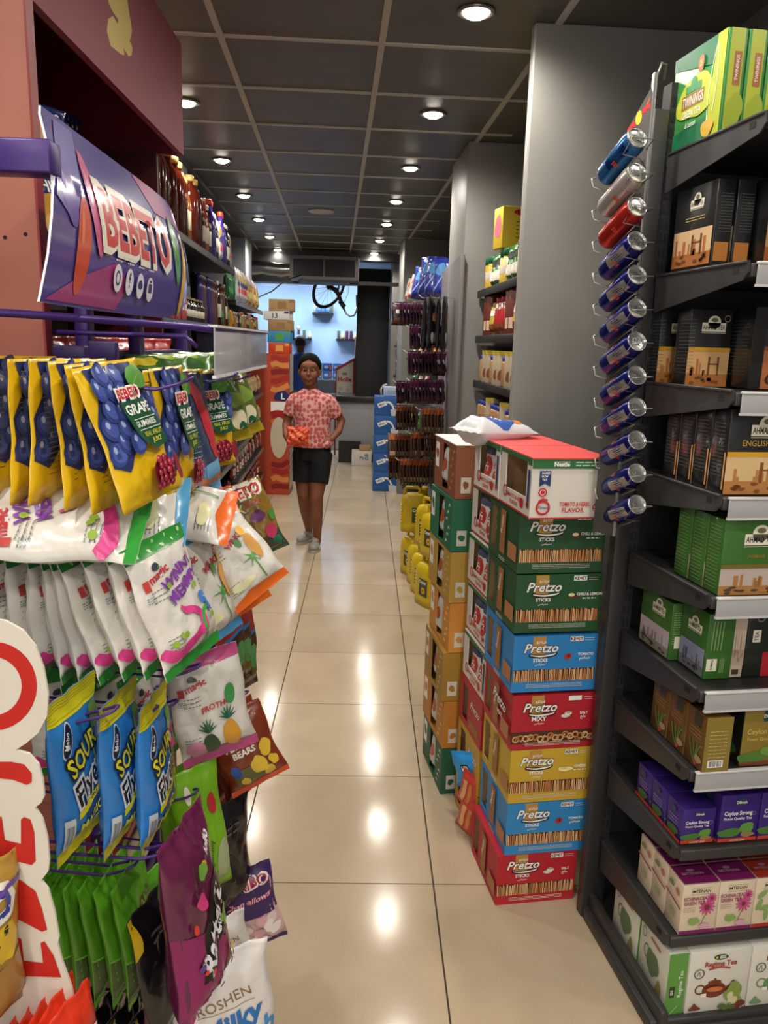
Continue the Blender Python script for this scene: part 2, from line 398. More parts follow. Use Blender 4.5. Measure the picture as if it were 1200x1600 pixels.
def pretzo(body, bodyL, kind, w=.245, d=.265, h=.165, seed=1, word='STICKS', ingr=None, hole=True, dark='#3a2214'):
    B = m(body, .5); g = carton(w, d, h, B, m(bodyL, .55), (.012, .02, .075, h-.02) if hole else None, jag=seed if hole else 0)
    fr = face(w, d, h, 'front')
    g.dec(*fr, rect(.055, h-.062, .092, h-.002), GOLDTAN)
    if word == 'MIXY':
        g.dec(*fr, rect(0, .018, w-.004, .055), m('#4a2a17', .6)); rnd = random.Random(3)
        for i in range(16): g.dec(*fr, ring(.014+i*.0148, .036+rnd.uniform(-.006, .006), .006, .0105, 12), STK[i % 3], same=i % 3 > 0)
        for i in range(12): g.dec(*fr, stroke([(.01+i*.02, .026), (.02+i*.02, .045)], .003), STK[(i+1) % 3])
    else:
        g.dec(*fr, rect(.002, .031, w-.004, .067), m(dark, .6)); sticks(.003, .031, w-.005, .069, 44, seed, STK, g, fr)
    ol, sw2, t1, sw, ar = logo_pretzo(.078, h-.048)
    g.dec(*fr, ol, CB); g.dec(*fr, sw2, CB, True); g.dec(*fr, ar, CW); g.dec(*fr, t1, CW, True); g.dec(*fr, sw, CW, True)
    g.dec(*fr, text(word, .0095 if word == 'STICKS' else .013, .078, h-.076, .03), CW); g.dec(*fr, text(AR_STICKS, .006, .078, h-.086, .01), CW)
    g.dec(*fr, rect(.162, h-.018, .2, h-.004), CW)
    if word != 'MIXY': g.dec(*fr, text('KE', .009, .171, h-.0155, .03), CB); g.dec(*fr, text('ET', .009, .192, h-.0155, .03), CB, True); g.dec(*fr, ell(.1815, h-.0105, .0035), m('#c9763b', .5), True)
    g.dec(*fr, lines(.206, h-.01, .232, 2, .0012, .006, seed), CW)
    nm, arn, ic = ingr
    g.dec(*fr, text(nm, .0075, .21, h-.06, .03), CW); g.dec(*fr, text(arn, .008, .208, h-.071, .02) if arn else lines(.19, h-.07, .228, 1, .003, .01), CW)
    if ic == 'chili': g.dec(*fr, ell(.158, h-.058, .009, .005), m('#e6e0b0', .5)); g.dec(*fr, stroke([(.15, h-.066), (.166, h-.064), (.178, h-.061)], .0035), m('#7d2d1c', .5))
    if ic == 'tomato': g.dec(*fr, blob(.158, h-.062, .011, .008, 2), m('#c22c1e', .4)); g.dec(*fr, blob(.16, h-.06, .005, .005, 5), m('#7c1510', .4))
    if ic == 'salt': g.dec(*fr, blob(.155, h-.064, .012, .006, 4), m('#d9d5cd', .5)); g.dec(*fr, ell(.163, h-.056, .011, .006), m('#eceae6', .5)); g.dec(*fr, ell(.163, h-.053, .009, .004), m('#b7a58c', .5))
    if ic == 'cheese': g.dec(*fr, blob(.165, h-.064, .02, .008, 4), m('#ece6a8', .5)); g.dec(*fr, blob(.16, h-.061, .01, .004, 9), m('#d7cd74', .5))
    g.dec(*fr, lines(.04, .024, .205, 3, .0012, .0045, seed+5), m('#d8d3c6', .6))
    fl = face(w, d, h, 'left')
    g.dec(*fl, rect(.115, h-.14, .16, h-.015), m('#a06a38', .6)); g.dec(*fl, text('Pretzo', .014, .137, h-.06, .02, rot=1.4, shear=.3), CW)
    g.dec(*fl, rect(.19, .03, d-.002, .075), m('#b4794a', .6)); g.dec(*fl, lines(.115, .012, .17, 2, .002, .006), CW)
    if word == 'MIXY': g.dec(*fl, text('Pretzo', .03, .17, h-.065, .05, rot=-.1, shear=.3), CB); g.dec(*fl, text('Pretzo', .03, .17, h-.064, .02, rot=-.1, shear=.3), CW); g.dec(*fl, text('MIXY', .013, .18, h-.095, .02), CW)
    return g
PZ = [  # z, dx, body, word, ingredient, depth, seed, label
 (0, .0, '#b51f2c', 'STICKS', ('SALT', AR_SALT, 'salt'), .262, 3, 'red pretzel stick carton marked SALT at the foot of the front stack'),
 (.168, .018, '#2f86c4', 'STICKS', ('TOMATO', AR_TOMATO, 'tomato'), .262, 8, 'blue pretzel carton marked TOMATO between the lowest red and the yellow carton'),
 (.336, .018, '#c7a330', 'STICKS', ('CHEESE', None, 'cheese'), .262, 5, 'yellow pretzel stick carton in the front stack'),
 (.504, .014, '#b3202c', 'MIXY', ('SALT', AR_SALT, 'salt'), .262, 6, 'red pretzel carton marked MIXY with a picture of knotted pretzels'),
 (.680, .006, '#2b83c6', 'STICKS', ('TOMATO', AR_TOMATO, 'tomato'), .262, 7, 'blue pretzel carton marked TOMATO right under the two green cartons'),
 (.856, .002, '#24512f', 'STICKS', ('CHILI & LEMON', None, 'chili'), .262, 4, 'green pretzel carton marked CHILI and LEMON, lower of the two'),
 (1.026, 0, '#24512f', 'STICKS', ('CHILI & LEMON', None, 'chili'), .262, 9, 'green pretzel carton marked CHILI and LEMON right under the white carton with the red lid')]
for z, dx, bd, wd, ing, d, sd, lb in PZ:
    g = pretzo(bd, bd, 0, d=d, h=.166, seed=sd, word=wd, ingr=ing); o = g.build('pretzel_carton', loc=(.418+dx, 2.02, z), rz=.142+random.Random(sd).uniform(-.006, .006)); tag(o, lb, 'carton', 'pretzel cartons in the front stack')
# white cereal-bar cartons with a window
RED = m('#c3282e', .45); REDTOP = m('#d94a48', .5); NAVY = m('#243a6d', .5); GRN = m('#2d6b3c', .5)
def white_carton(w, d, h, holes, big=False, top=REDTOP):
    g = G(); t = .003; B = m('#dcd6cc', .55)
    g.box(0, w, 0, t, 0, h, B); g.box(0, w, d-t, d, 0, h, B); g.box(w-t, w, t, d-t, 0, h, B); g.box(0, w, t, d-t, 0, t, B); g.box(0, w, -.004, d, h, h+.003, top)
    hz0, hz1 = .05, h-.012
    g.box(0, t, t, d-t, t, hz0, B); g.box(0, t, t, d-t, hz1, h, B)
    ys = [t] + [q for a in holes for q in a] + [d-t]
    for i in range(0, len(ys), 2): g.box(0, t, ys[i], ys[i+1], hz0, hz1, B)
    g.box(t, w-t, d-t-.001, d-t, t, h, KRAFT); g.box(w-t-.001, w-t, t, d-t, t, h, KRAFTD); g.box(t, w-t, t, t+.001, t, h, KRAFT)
    fl = face(w, d, h, 'left')
    g.dec(*fl, rect(0, 0, d, .005), RED); g.dec(*fl, rect(d-.03, h-.018, d, h), GRN); g.dec(*fl, rect(0, h-.012, d, h), GRN)
    g.dec(*fl, text('TOMATO & HERBS', .011, d*.5, .03, .02, w=.15), RED); g.dec(*fl, text('FLAVOR', .011, d*.5, .014, .02), RED)
    g.dec(*fl, ring(.05, .04, .012, .017), RED); g.dec(*fl, ell(d-.06, .03, .014), RED); g.dec(*fl, rect(d-.022, .03, d-.008, h-.03), NAVY)
    g.dec(*fl, ring(d-.015, .034, .006, .01), RED)
    fr = face(w, d, h, 'front')
    g.dec(*fr, rect(0, h-.024, w, h), GRN); g.dec(*fr, rect(0, 0, w, .004), RED)
    g.dec(*fr, text('Nestle', .011, .078, h-.018, .04), CW); g.dec(*fr, rect(.058, h-.0075, .1, h-.0065), CW, True); g.dec(*fr, lines(.115, h-.009, .2, 2, .0025, .008), m('#cfe0cf', .5))
    g.dec(*fr, poly((.02, h-.03), (.05, h-.03), (.05, h-.07), (.035, h-.062), (.02, h-.07)), NAVY)
    g.dec(*fr, text('BAKED', .005, .037, h-.038, .03), CW); g.dec(*fr, text('LOW', .005, .034, h-.046, .03), CW); g.dec(*fr, text('FAT', .005, .034, h-.054, .03), CW)
    g.dec(*fr, ell(.03, h-.085, .0115), RED); g.dec(*fr, ring(.03, h-.085, .006, .0075), CW)
    g.dec(*fr, ring(.033, .03, .014, .0195), RED); g.dec(*fr, stroke([(.02, .045), (.03, .052), (.045, .05)], .004), RED); g.dec(*fr, text('Fitness', .008, .034, .027, .01, shear=.3), NAVY)
    g.dec(*fr, text('TOMATO & HERBS', .0115, .118, .034, .02, w=.082), RED); g.dec(*fr, text('FLAVOR', .0115, .115, .018, .02), RED)
    g.dec(*fr, ell(.18, .03, .013), m('#9d2327', .5)); g.dec(*fr, lines(.17, .033, .19, 3, .0018, .005), CW)
    return g
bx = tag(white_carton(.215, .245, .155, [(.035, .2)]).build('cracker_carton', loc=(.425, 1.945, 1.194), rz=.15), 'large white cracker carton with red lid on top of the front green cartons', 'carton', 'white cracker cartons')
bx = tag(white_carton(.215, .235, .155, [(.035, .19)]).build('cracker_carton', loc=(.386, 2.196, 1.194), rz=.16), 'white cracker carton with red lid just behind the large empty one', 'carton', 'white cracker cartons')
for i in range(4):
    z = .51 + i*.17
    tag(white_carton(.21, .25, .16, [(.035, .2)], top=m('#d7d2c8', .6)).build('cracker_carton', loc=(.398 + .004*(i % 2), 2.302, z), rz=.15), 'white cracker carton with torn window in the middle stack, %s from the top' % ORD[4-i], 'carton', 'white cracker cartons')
# packs seen inside the windows
def snack_pack(w, h, t, base, decs, seam=.006, lum=0, seedk=1, nu=12, nv=16):
    return bag_mesh(w, h, t, base, decs, seam=seam, seed=seedk, nu=nu, nv=nv)
def bag_fn(w, h, t, seed, wav=.0025, full=.5, seam=.012, narrow=0, top=None):
    rnd = random.Random(seed); ph = [rnd.uniform(0, 6.28) for _ in range(8)]
    def prof(q):
        a = max(0, min(1, (q - seam/h) / .16)); b = max(0, min(1, (1 - seam/h - q) / .16)); return (math.sin(a*math.pi/2) * math.sin(b*math.pi/2)) ** .8
    def f(x, y, eps=0, side=-1):
        u = (x/w - .5) * 2; q = y/h                       # q: 0 bottom, 1 top
        p = prof(q); e = max(0, 1 - abs(u)**3) ** .7
        low = 1 + .25*math.cos(math.pi*q)                # contents settle
        d = t/2 * p * e * low
        wr = wav*(math.sin(5*u + 9*q + ph[0]) * math.sin(7*q + 3*u + ph[1]) + .6*math.sin(13*u - 8*q + ph[2]) * math.cos(17*q + ph[3])) * (.4 + .6*e)
        if q < seam/h*1.0 or q > 1 - seam/h: wr += .0012*math.sin(u*9 + ph[4])
        pinch = 1 - .05*p - narrow*(1-p)*0
        xx = u*w/2*pinch + .003*math.sin(9*q + ph[5])
        return (xx, (d + eps)*side + wr*.8 + .004*math.sin(2.2*q + ph[6]), y - h)
    return f
def bag_mesh(w, h, t, base, decs=(), seam=.012, seed=1, nu=14, nv=20, wav=.0025, back=None, gusset=0):
    nu, nv = int(nu*1.3), int(nv*1.4)
    g = G(); f = bag_fn(w, h, t, seed, wav, seam=seam); bt = back or base
    vs = []; fs = []
    for j in range(nv+1):
        for i in range(nu+1): vs.append(f(w*i/nu, h*j/nv))
    for j in range(nv):
        for i in range(nu): a = j*(nu+1)+i; fs.append((a, a+1, a+nu+2, a+nu+1))
    g.add(vs, fs, base, True)
    vs2 = [f(w*i/nu, h*j/nv, .0004, 1) for j in range(nv+1) for i in range(nu+1)]
    g.add(vs2, [q[::-1] for q in fs], bt, True)
    o = 0; n2 = (nu+1)*(nv+1); fs3 = []
    for i in range(nu): a = i; fs3.append((a, a+n2, a+1+n2, a+1)); b = nv*(nu+1)+i; fs3.append((b, b+1, b+1+n2, b+n2))
    for j in range(nv): a = j*(nu+1); b = a+nu+1; fs3.append((a, b, b+n2, a+n2)); a += nu; b += nu; fs3.append((a, a+n2, b+n2, b))
    k = g.mat(bt)
    for q in fs3: g.f.append(q); g.mi.append(k); g.sm.append(False)
    fb = lambda x, y, e=0: f(w-x, y, e, 1)
    for item in decs:
        sh, mt = item[0], item[1]
        if len(item) > 2 and item[2] == 'B':
            g.lift += .0002; s2 = bis(sh, .02); g.add([fb(a, b, .0009 + g.lift) for a, b in s2[0]], s2[1], mt, True)
        else: g.decm(f, sh, mt, cell=max(w/13, .008), eps=.0009)
    return g
PK = G
g = bag_mesh(.10, .13, .03, m('#e4e0da', .3), [(ell(.05, .06, .035), m('#c3413a', .3)), (rect(.0, .1, .1, .13), m('#46506f', .3)), (text('Fit', .025, .05, .05, .02), CW)], seam=.008, seed=4)
wp = g.build('cracker_pack')
for i in range(6):
    z = .51+i*.17 if i < 4 else 1.20; Y0 = 2.37 if i < 4 else 2.25
    if i == 5: continue
    for j in range(2): put(wp, TR((.407 if i < 4 else .398)-.0125*j, Y0+.085*j, z+.138, rz=-1.42+.04*j, rx=.02*j), 'white and red cracker pack in the %s cracker carton of the middle stack, %s one' % (('lowest', 'second', 'third', 'fourth', 'topmost')[min(i, 4)], ('near', 'far')[j]), 'snack pack', 'cracker packs inside the cartons')
# middle stack lower part: red and yellow pretzel cartons with torn open fronts
for z, Y0, bd, d, sd, lb in ((0, 2.315, '#b8902f', .25, 11, 'mustard pretzel carton at the foot of the middle stack'), (.17, 2.318, '#c79a2c', .25, 12, 'mustard pretzel carton with a blue bag poking out, second from the floor'), (.34, 2.312, '#b3222c', .25, 13, 'red pretzel carton with a torn opening in the middle stack')):
    g = carton(.2, d, .166, m(bd, .5), None, (.03, .02, .1, .145), jag=sd)
    fl = face(.2, d, .166, 'left'); g.dec(*fl, text('Pretzo', .026, .175, .09, .04, shear=.3), CB); g.dec(*fl, text('Pretzo', .026, .175, .091, .01, shear=.3), CW)
    g.dec(*fl, rect(.12, .02, .22, .05), m('#a06a38', .6))
    tag(g.build('pretzel_carton', loc=(.396, Y0, z), rz=.155), lb, 'carton')
g = bag_mesh(.16, .13, .035, m('#2f8ed0', .3), [(text('P', .045, .05, .04, .06, rot=.3, shear=.3), CB), (text('P', .04, .05, .042, .03, rot=.3, shear=.3), CW), (text('R', .045, .115, .04, .06, rot=-.1, shear=.3), CB), (text('R', .04, .115, .042, .03, rot=-.1, shear=.3), CW)], seam=.01, seed=6)
tag(g.build('pretzel_bag', M=TR(.385, 2.40, .29, rz=-.55, ry=-.25)), 'crumpled blue pretzel bag hanging out of a mustard carton', 'snack bag')
for i, (z, Y) in enumerate(((.23, 2.36), (.15, 2.34))):
    tag(bag_mesh(.09, .13, .03, m('#b23a32', .35), [(rect(.02, .03, .04, .1), STK[0]), (rect(.05, .03, .065, .1), STK[1])], seed=i+20).build('pretzel_bag', M=TR(.385, Y-.01, z, rz=-.9, ry=.2)), ('small red pretzel bag slipping out low beside the blue pretzel bag', 'red pretzel bag hanging near the floor beside the lowest red carton')[i], 'snack bag')
# far stack of plain coloured cartons
def plain_carton(w, d, h, body, decl, sd, bag='#2b2b2e'):
    g = carton(w, d, h, m(body, .55), None, (.12, .012, .215, h-.012), jag=sd); fl = face(w, d, h, 'left')
    g.dec(*fl, rect(.015, h-.11, .065, h-.02), CW); g.dec(*fl, blob(.04, h-.06, .018, .02, sd), m(body, .5))
    for i in range(6): g.dec(*fl, stroke([(.235+.015*(i % 3), .02+.026*i), (.245+.015*(i % 3), .03+.026*i), (.26+.015*(i % 3), .026+.026*i)], .006), m(decl, .5), same=i > 0)
    fr = face(w, d, h, 'front'); g.dec(*fr, rect(.02, .02, .055, .075), m('#cfc9ba', .6)); g.dec(*fr, blob(.037, .048, .011, .012, sd+1), m(body, .5))
    return g
CC = [('#1f5a41', '#cfe0c8', 'green carton standing on the floor under the far stack'), ('#bd7a2b', '#e9c27a', 'orange carton second from the floor in the far stack'), ('#a17a2a', '#d9bd6c', 'ochre carton third from the floor in the far stack'),
      ('#cf8a33', '#f0cf8a', 'orange carton in the middle of the far stack'), ('#b8923c', '#dcc37a', 'tan carton under the upper green one in the far stack'), ('#1f6a4b', '#cfe0c8', 'green carton under the brown top carton of the far stack'), ('#8a5132', '#d98d4a', 'brown carton with a white lid topping the far stack')]
for i, (b, dl, lb) in enumerate(CC):
    dx = (0, .0, -.012, .005, .0, -.004, .002)[i]; dep = .31
    g = plain_carton(.20, dep, .183, b, dl, 30+i)
    if i == 6: g.box(-.004, .21, -.004, dep, .183, .187, m('#e0dbd3', .6))
    tag(g.build('snack_carton', loc=(.308+dx, 2.605, i*.1855), rz=.14+(0, .02, -.02, 0, .02, .01, 0)[i]), lb, 'carton', 'coloured cartons in the far stack')
inner = bag_mesh(.09, .14, .03, m('#c9c6c0', .25), [(ell(.045, .07, .025), m('#b4522c', .3))], seam=.008, seed=14).build('snack_pack')
for i in range(7):
    put(inner, TR(.304, 2.765, i*.1855+.165, rz=-1.42, rx=.02), 'small foil snack pack inside the torn window of the %s carton of the far stack' % ('lowest', 'second', 'third', 'middle', 'fifth', 'sixth', 'topmost')[i], 'snack pack', 'packs inside the far cartons')
# white and blue bag lying on top
g = bag_mesh(.2, .27, .085, m('#d4d6da', .3), [(blob(.10, .13, .085, .07, 3), m('#3b5fb0', .35)), (text('ES', .04, .11, .1, .03), CW), (blob(.14, .2, .025, .02, 5), m('#d9803c', .4))], seed=9, wav=.005)
tag(g.build('snack_bag', M=TR(.40, 2.40, 1.372, rz=-1.15) @ Matrix.Scale(.85, 4) @ Matrix.Rotation(-math.pi/2, 4, 'X') @ Matrix.Translation((0, 0, .135))), 'white and blue snack bag lying flat across the carton tops', 'snack bag')
# ---------------------------------------------------------------- yellow oil jugs
YJ = noisy('#c8ab12', '#d8bd20', 8, r=.35); YJL = m('#3d4a2a', .5)
def jug():
    e = empty('oil_jug'); g = G(); w, d, h = .19, .12, .26
    prof = [(1, 0), (1, .05), (.985, .06), (1, .07), (1, .2), (.97, .235), (.8, .262), (.5, .272)]
    vs = []; n = 24; ring_ = []
    for s_, z in [(.9, 0)] + prof:
        for k in range(n):
            a = 2*math.pi*k/n; c, q = math.cos(a), math.sin(a); px = abs(c)**.45*(1 if c > 0 else -1); py = abs(q)**.45*(1 if q > 0 else -1)
            vs.append((w/2*s_*px, d/2*s_*py, z+.003))
    L = len(prof)+1; fs = [(i*n+k, i*n+(k+1) % n, (i+1)*n+(k+1) % n, (i+1)*n+k) for i in range(L-1) for k in range(n)] + [tuple(range(n))[::-1], tuple((L-1)*n+k for k in range(n))]
    g.add(vs, fs, YJ, True)
    for i in range(7): g.box(-w/2-.002, -w/2+.01, -d/2+.01, d/2-.01, .07+i*.02, .08+i*.02, YJ, .003)
    g.box(-.02, .07, -d/2-.0008, -d/2+.01, .07, .18, YJL)
    g.dec((-.02, -d/2-.001, .07), (1, 0, 0), (0, 0, 1), text('Crystal', .02, .042, .08, .03, w=.078), CW); g.dec((-.02, -d/2-.001, .07), (1, 0, 0), (0, 0, 1), ell(.05, .035, .022), m('#e0a81c', .5)); g.dec((-.02, -d/2-.001, .07), (1, 0, 0), (0, 0, 1), ell(.05, .035, .009), m('#5a3a12', .5))
    g.build('body', e)
    G().tube([(-.07, 0, .26), (-.07, 0, .3), (-.06, 0, .315), (.02, 0, .315), (.035, 0, .3), (.035, 0, .262)], .012, YJ).build('handle', e)
    g = G(); g.lathe([(.02, 0), (.02, .035), (.024, .036), (.024, .055), (.02, .058)], m('#d9bb18', .4), 18, c=(.07, 0, .265)); g.build('cap', e)
    return e
jg = jug()
JL = [(.365, 5.46, 0, 'lower far one of the front pair'), (.40, 5.22, 0, 'on the floor, second from the far end'), (.415, 5.0, 0, 'on the floor, third from the far end'), (.43, 4.78, 0, 'on the floor nearest the far carton stack'),
      (.365, 5.44, .325, 'upper far one with its label to the aisle'), (.435, 5.02, .325, 'upper one in the middle'), (.45, 4.76, .325, 'upper one half hidden behind the cartons')]
for x, y, z, lb in JL: put(jg, TR(x, y, z, rz=(0 if (x, z) == (.365, .325) else -1.1)), 'yellow cooking oil jug, ' + lb, 'oil jug', 'yellow oil jugs stacked by the aisle')
g = bag_mesh(.1, .12, .03, m('#4a3a30', .3), [(rect(.02, .03, .08, .06), m('#9a8a78', .4))], seed=33); tag(g.build('snack_pack', M=TR(.47, 4.95, .68, rz=.2, rx=-1.2)), 'dark foil pack lying on top of the yellow oil jugs', 'snack pack')

# ================================================================ DRINK CAN RACK
PX, PY = .678, 1.87                              # near edge of the plate
pd = V((-.055, .06, 0)).normalized()            # direction of the plate away from its near edge
STEEL = noisy('#7c7b79', '#8f8e8b', 30, r=.35, metal=.6, stretch=(1, 1, .05)); PLATE = noisy('#55534f', '#676460', 5, r=.4, metal=.5)
q = at(1022, 130, PY); pA = V((q.x, PY, 0)); zt = q.z; zb = at(1024, 838, PY).z
rk = empty('can_rack', (pA.x, pA.y, zb), 0, 'tall narrow steel wall rack of energy drink cans hung beside the tea shelves', 'drink rack')
g = G(); a_ = math.atan2(pd.y, pd.x); Mr = Matrix.Rotation(a_, 4, 'Z'); Hh = zt - zb
g.prism([(0, 0), (.056, 0), (.056, Hh-.088), (0, Hh)], -.0015, .0015, PLATE, Mr)
fO = Mr @ V((.056, .0016, 0)); fU = Mr.to_3x3() @ V((-1, 0, 0))
# two red bulls and a yellow sun, drawn as they stand on the plate
def bull(flip=1):
    p = [(-.034, -.012), (-.028, .002), (-.018, .010), (-.006, .013), (.004, .010), (.010, .012), (.015, .007), (.020, .003), (.016, -.003), (.010, -.004), (.006, -.010), (.010, -.016), (.004, -.014), (.0, -.006), (-.010, -.006), (-.016, -.014), (-.022, -.020), (-.020, -.010), (-.027, -.008), (-.033, -.020), (-.037, -.022)]
    return poly(*[(x*flip, y) for x, y in (p if flip > 0 else p[::-1])])
BO, BU, BW = fO, fU, V((0, 0, 1))
lz = Hh - .066
LG = lambda s_: xf(s_, .027, lz, 0, .62)
g.dec(BO, BU, BW, LG(xf(ell(0, 0, .012, .024), 0, 0, -.1)), m('#e8c02c', .4))
g.dec(BO, BU, BW, LG(xf(bull(1), -.021, -.024, .8, .85)), m('#c3272e', .4)); g.dec(BO, BU, BW, LG(xf(bull(-1), .023, .022, .8, .85)), m('#c3272e', .4), True)
g.dec(BO, BU, BW, LG(stroke([(.027, .038), (.034, .05), (.038, .06)], .004)), m('#d9602e', .4), True); g.dec(BO, BU, BW, LG(stroke([(-.036, -.03), (-.042, -.048), (-.04, -.06)], .004)), m('#d9602e', .4), True)
g.build('back_plate', rk)
g = G(); g.box(-.004, .004, -.010, .006, 0, Hh+.02, STEEL, .001); g.build('edge_strip', rk)
g = G(); g.tube([(-.0, -.004, Hh), (.012, -.004, Hh+.04), (.03, .02, Hh+.045), (.035, .04, Hh+.02)], .0025, STEEL); g.build('hanging_hook', rk)

def can(base, mid, silver=False):
    e = empty('drink_can'); g = G(); r = .0265; L = .135; B = m(base, .22, .55)
    n = 28
    g.lathe([(.020, 0), (.0235, .004), (r, .012), (r, .118), (.0235, .128), (.0232, .130)], B, n)
    for k in range(4):
        a0 = math.pi/2*k + .2
        vs = []; fs = []
        for i in range(7):
            a = a0 + .9*i/6; z0, z1 = (.045, .118) if k % 2 else (.012, .075)
            vs += [((r+.0003)*math.cos(a), (r+.0003)*math.sin(a), z0), ((r+.0003)*math.cos(a + .25), (r+.0003)*math.sin(a+.25), z1)]
        for i in range(6): fs.append((2*i, 2*i+2, 2*i+3, 2*i+1))
        if not silver: g.add(vs, fs, m(mid, .25, .6), True)
    for a0 in (.9, 4.0, 2.45, 5.5):                 # red marks round the waist
        for j in range(3):
            vs = []; fs = []
            for i in range(4):
                a = a0 + j*.2 + .13*i/3; vs += [((r+.0006)*math.cos(a), (r+.0006)*math.sin(a), .062), ((r+.0006)*math.cos(a), (r+.0006)*math.sin(a), .073)]
            for i in range(3): fs.append((2*i, 2*i+2, 2*i+3, 2*i+1))
            g.add(vs, fs, m('#b8402f', .4), True)
    g.build('body', e)
    g = G(); AL = m('#c9c9c7', .22, .85)
    g.lathe([(.0225, .129), (.0238, .132), (.0232, .1345), (.0215, .1335), (.0205, .1305), (.0195, .130), (.002, .1305)], AL, n)
    g.lathe([(.003, .1312), (.0055, .1318), (.003, .1326)], AL, 12, c=(0, 0, 0)); g.build('lid', e)
    g = G(); g.dec((0, 0, .1329), (1, 0, 0), (0, 1, 0), join(ring(0, .006, .0035, .0065, 16), rect(-.004, -.009, .004, .002)), m('#b2b2b0', .25, .8))
    g.tube([(.009*math.cos(a*.3)*.9, .013*math.sin(a*.3)-.002, .1308) for a in range(22)], .0006, m('#9c9c9a', .3, .8), 6); g.build('pull_tab', e)
    return e
cans = {'sf': can('#2f6da8', '#123a78'), 'wh': can('#b5b0ab', '#b5b0ab', True), 'rd': can('#b02a22', '#b02a22', True), 'nv': can('#17206e', '#a9a49c')}
LY = [215, 269.5, 322.5, 376, 429, 481, 533, 586, 635.5, 687.5, 739, 788]
def axis_M(p_lid, d, L=.1335, roll=0):
    z = -d; x = V((0, 0, 1)).cross(z).normalized(); y = z.cross(x)
    R = Matrix((x, y, z)).transposed().to_4x4(); return Matrix.Translation(p_lid - z*L) @ R @ Matrix.Rotation(roll, 4, 'Z')
names = {0: ('sf', 'light blue and silver slim drink can at the top of the steel rack'), 1: ('wh', 'white silver slim drink can in the steel rack'), 2: ('rd', 'red slim drink can in the steel rack')}
for i, y in enumerate(LY):
    k, lb = names.get(i, ('nv', 'navy and silver slim drink can in the steel rack, %s of nine from the top' % ORD[i-3]))
    p = at(996, y, 1.80)
    d = V((-.22, .87, -.44)).normalized()
    put(cans[k], axis_M(p, d, roll=1.2 + .07*math.sin(i*2.1)), lb, 'drink can', 'slim drink cans in the steel rack')
    # wire cradle of this can
    g = G(); O = rk.location; x = V((0, 0, 1)).cross(d).normalized(); up = x.cross(d)
    if up.z < 0: up = -up
    side = d.cross(up).normalized()
    if side.x < 0: side = -side
    r = .031; w_ = .0013
    tip = p - d*.012; bt = p + d*.142
    pl = lambda v: V((pA.x - .004, pA.y-.002, v.z))
    g.tube([pl(tip - up*.012) - O, tip - up*.010 + side*r - O, tip - up*.012 - side*.022 - O, tip + d*.03 - up*r - side*.03 - O, tip + d*.03 - up*(r+.006) + side*.01 - O, pl(tip + d*.03 - up*(r+.008)) - O], w_, STEEL, 6)
    g.tube([bt - side*.02 + up*.004 - O, bt - side*r + up*.0 - O, bt - side*r - up*.022 - O, bt - up*.031 - O, bt + side*.01 - up*.03 - O], .0018, m('#b9b8b5', .3, .7), 6)
    g.tube([bt - up*.031 - O, tip + d*.03 - up*(r+.004) - O], w_, STEEL, 6)
    g.build('wire_holder', rk)

# ================================================================ TEA SHELVING
X0 = .755; YF = 1.60; YB = 2.03
ZS = [2.075, 1.80, 1.545, 1.325, 1.105, .885, .69, .485, .25, .02]
ts = empty('tea_shelving', (X0, YF, 0), .14, 'dark grey metal shop shelving stacked with tea boxes at the right', 'shelving unit')
def rel(o): o.location = -V(ts.location); o.parent = ts; return o
GM = m('#3c3b3b', .42, .3); GM2 = m('#2b2b2c', .5, .2)
g = G(); up = 2.24
g.box(.716, .755, 1.985, 2.02, 0, up-.06, GM, .003)
g.box(.756, .783, 1.99, 2.03, 0, up, GM2)
z = .08
while z < up-.05:                               # slots of the upright
    for x in (.7605, .7715): g.box(x, x+.006, 1.9885, 1.9902, z, z+.022, m('#0b0b0b', .8))
    z += .034
rel(g.build('upright'))
g = G(); g.box(.783, 1.34, 2.02, 2.03, 0, up-.02, m('#232324', .6)); rel(g.build('back_panel'))
RAIL = m('#a7a6a8', .25, 0, .3)
for i, zs in enumerate(ZS):
    dp = YF if i < 9 else YF-.03
    g = G(); g.box(X0+.004, 1.34, dp+.012, 2.02, zs-.022, zs-.002, GM2); g.box(X0+.004, 1.34, dp, dp+.014, zs-.028, zs-.001, GM, .003)
    sh = rel(g.build('shelf'))
    if i < 9:
        g = G()
        outl = [(dp+.004, zs+.004), (dp+.002, zs-.018), (dp+.02, zs-.034), (1.97, zs-.085), (1.975, zs+.004)]
        Mx = Matrix(((0, 1, 0, 0), (1, 0, 0, 0), (0, 0, 1, 0), (0, 0, 0, 1)))
        vs = [(x, y, z_) for x in (X0-.001, X0+.003) for y, z_ in outl]; n = len(outl)
        g.add(vs, [tuple(range(n))[::-1], tuple(range(n, 2*n))] + [(a, (a+1) % n, (a+1) % n+n, a+n) for a in range(n)], GM)
        g.box(X0-.004, X0+.006, dp+.01, 1.97, zs-.002, zs+.005, GM, .002)
        g.box(X0-.0016, X0-.0005, dp+.035, dp+.055, zs-.02, zs-.008, m('#0c0c0c', .8))
        b = g.build('bracket'); b.parent = sh
    if 1 <= i <= 6:
        g = G(); g.box(X0+.012, 1.34, dp-.010, dp-.006, zs-.044, zs-.004, RAIL, .0015); g.box(X0+.012, 1.34, dp-.012, dp, zs-.004, zs+.002, m('#c6c5c4', .3), .002); g.box(X0+.012, 1.34, dp-.011, dp-.004, zs-.047, zs-.042, m('#c6c5c4', .3))
        b = g.build('price_rail'); b.parent = sh
g = G(); g.box(.72, 1.34, 1.58, 2.02, 0, .035, GM, .004); g.box(.735, .755, 1.565, 2.0, .0, .075, GM, .004); rel(g.build('base_plinth'))

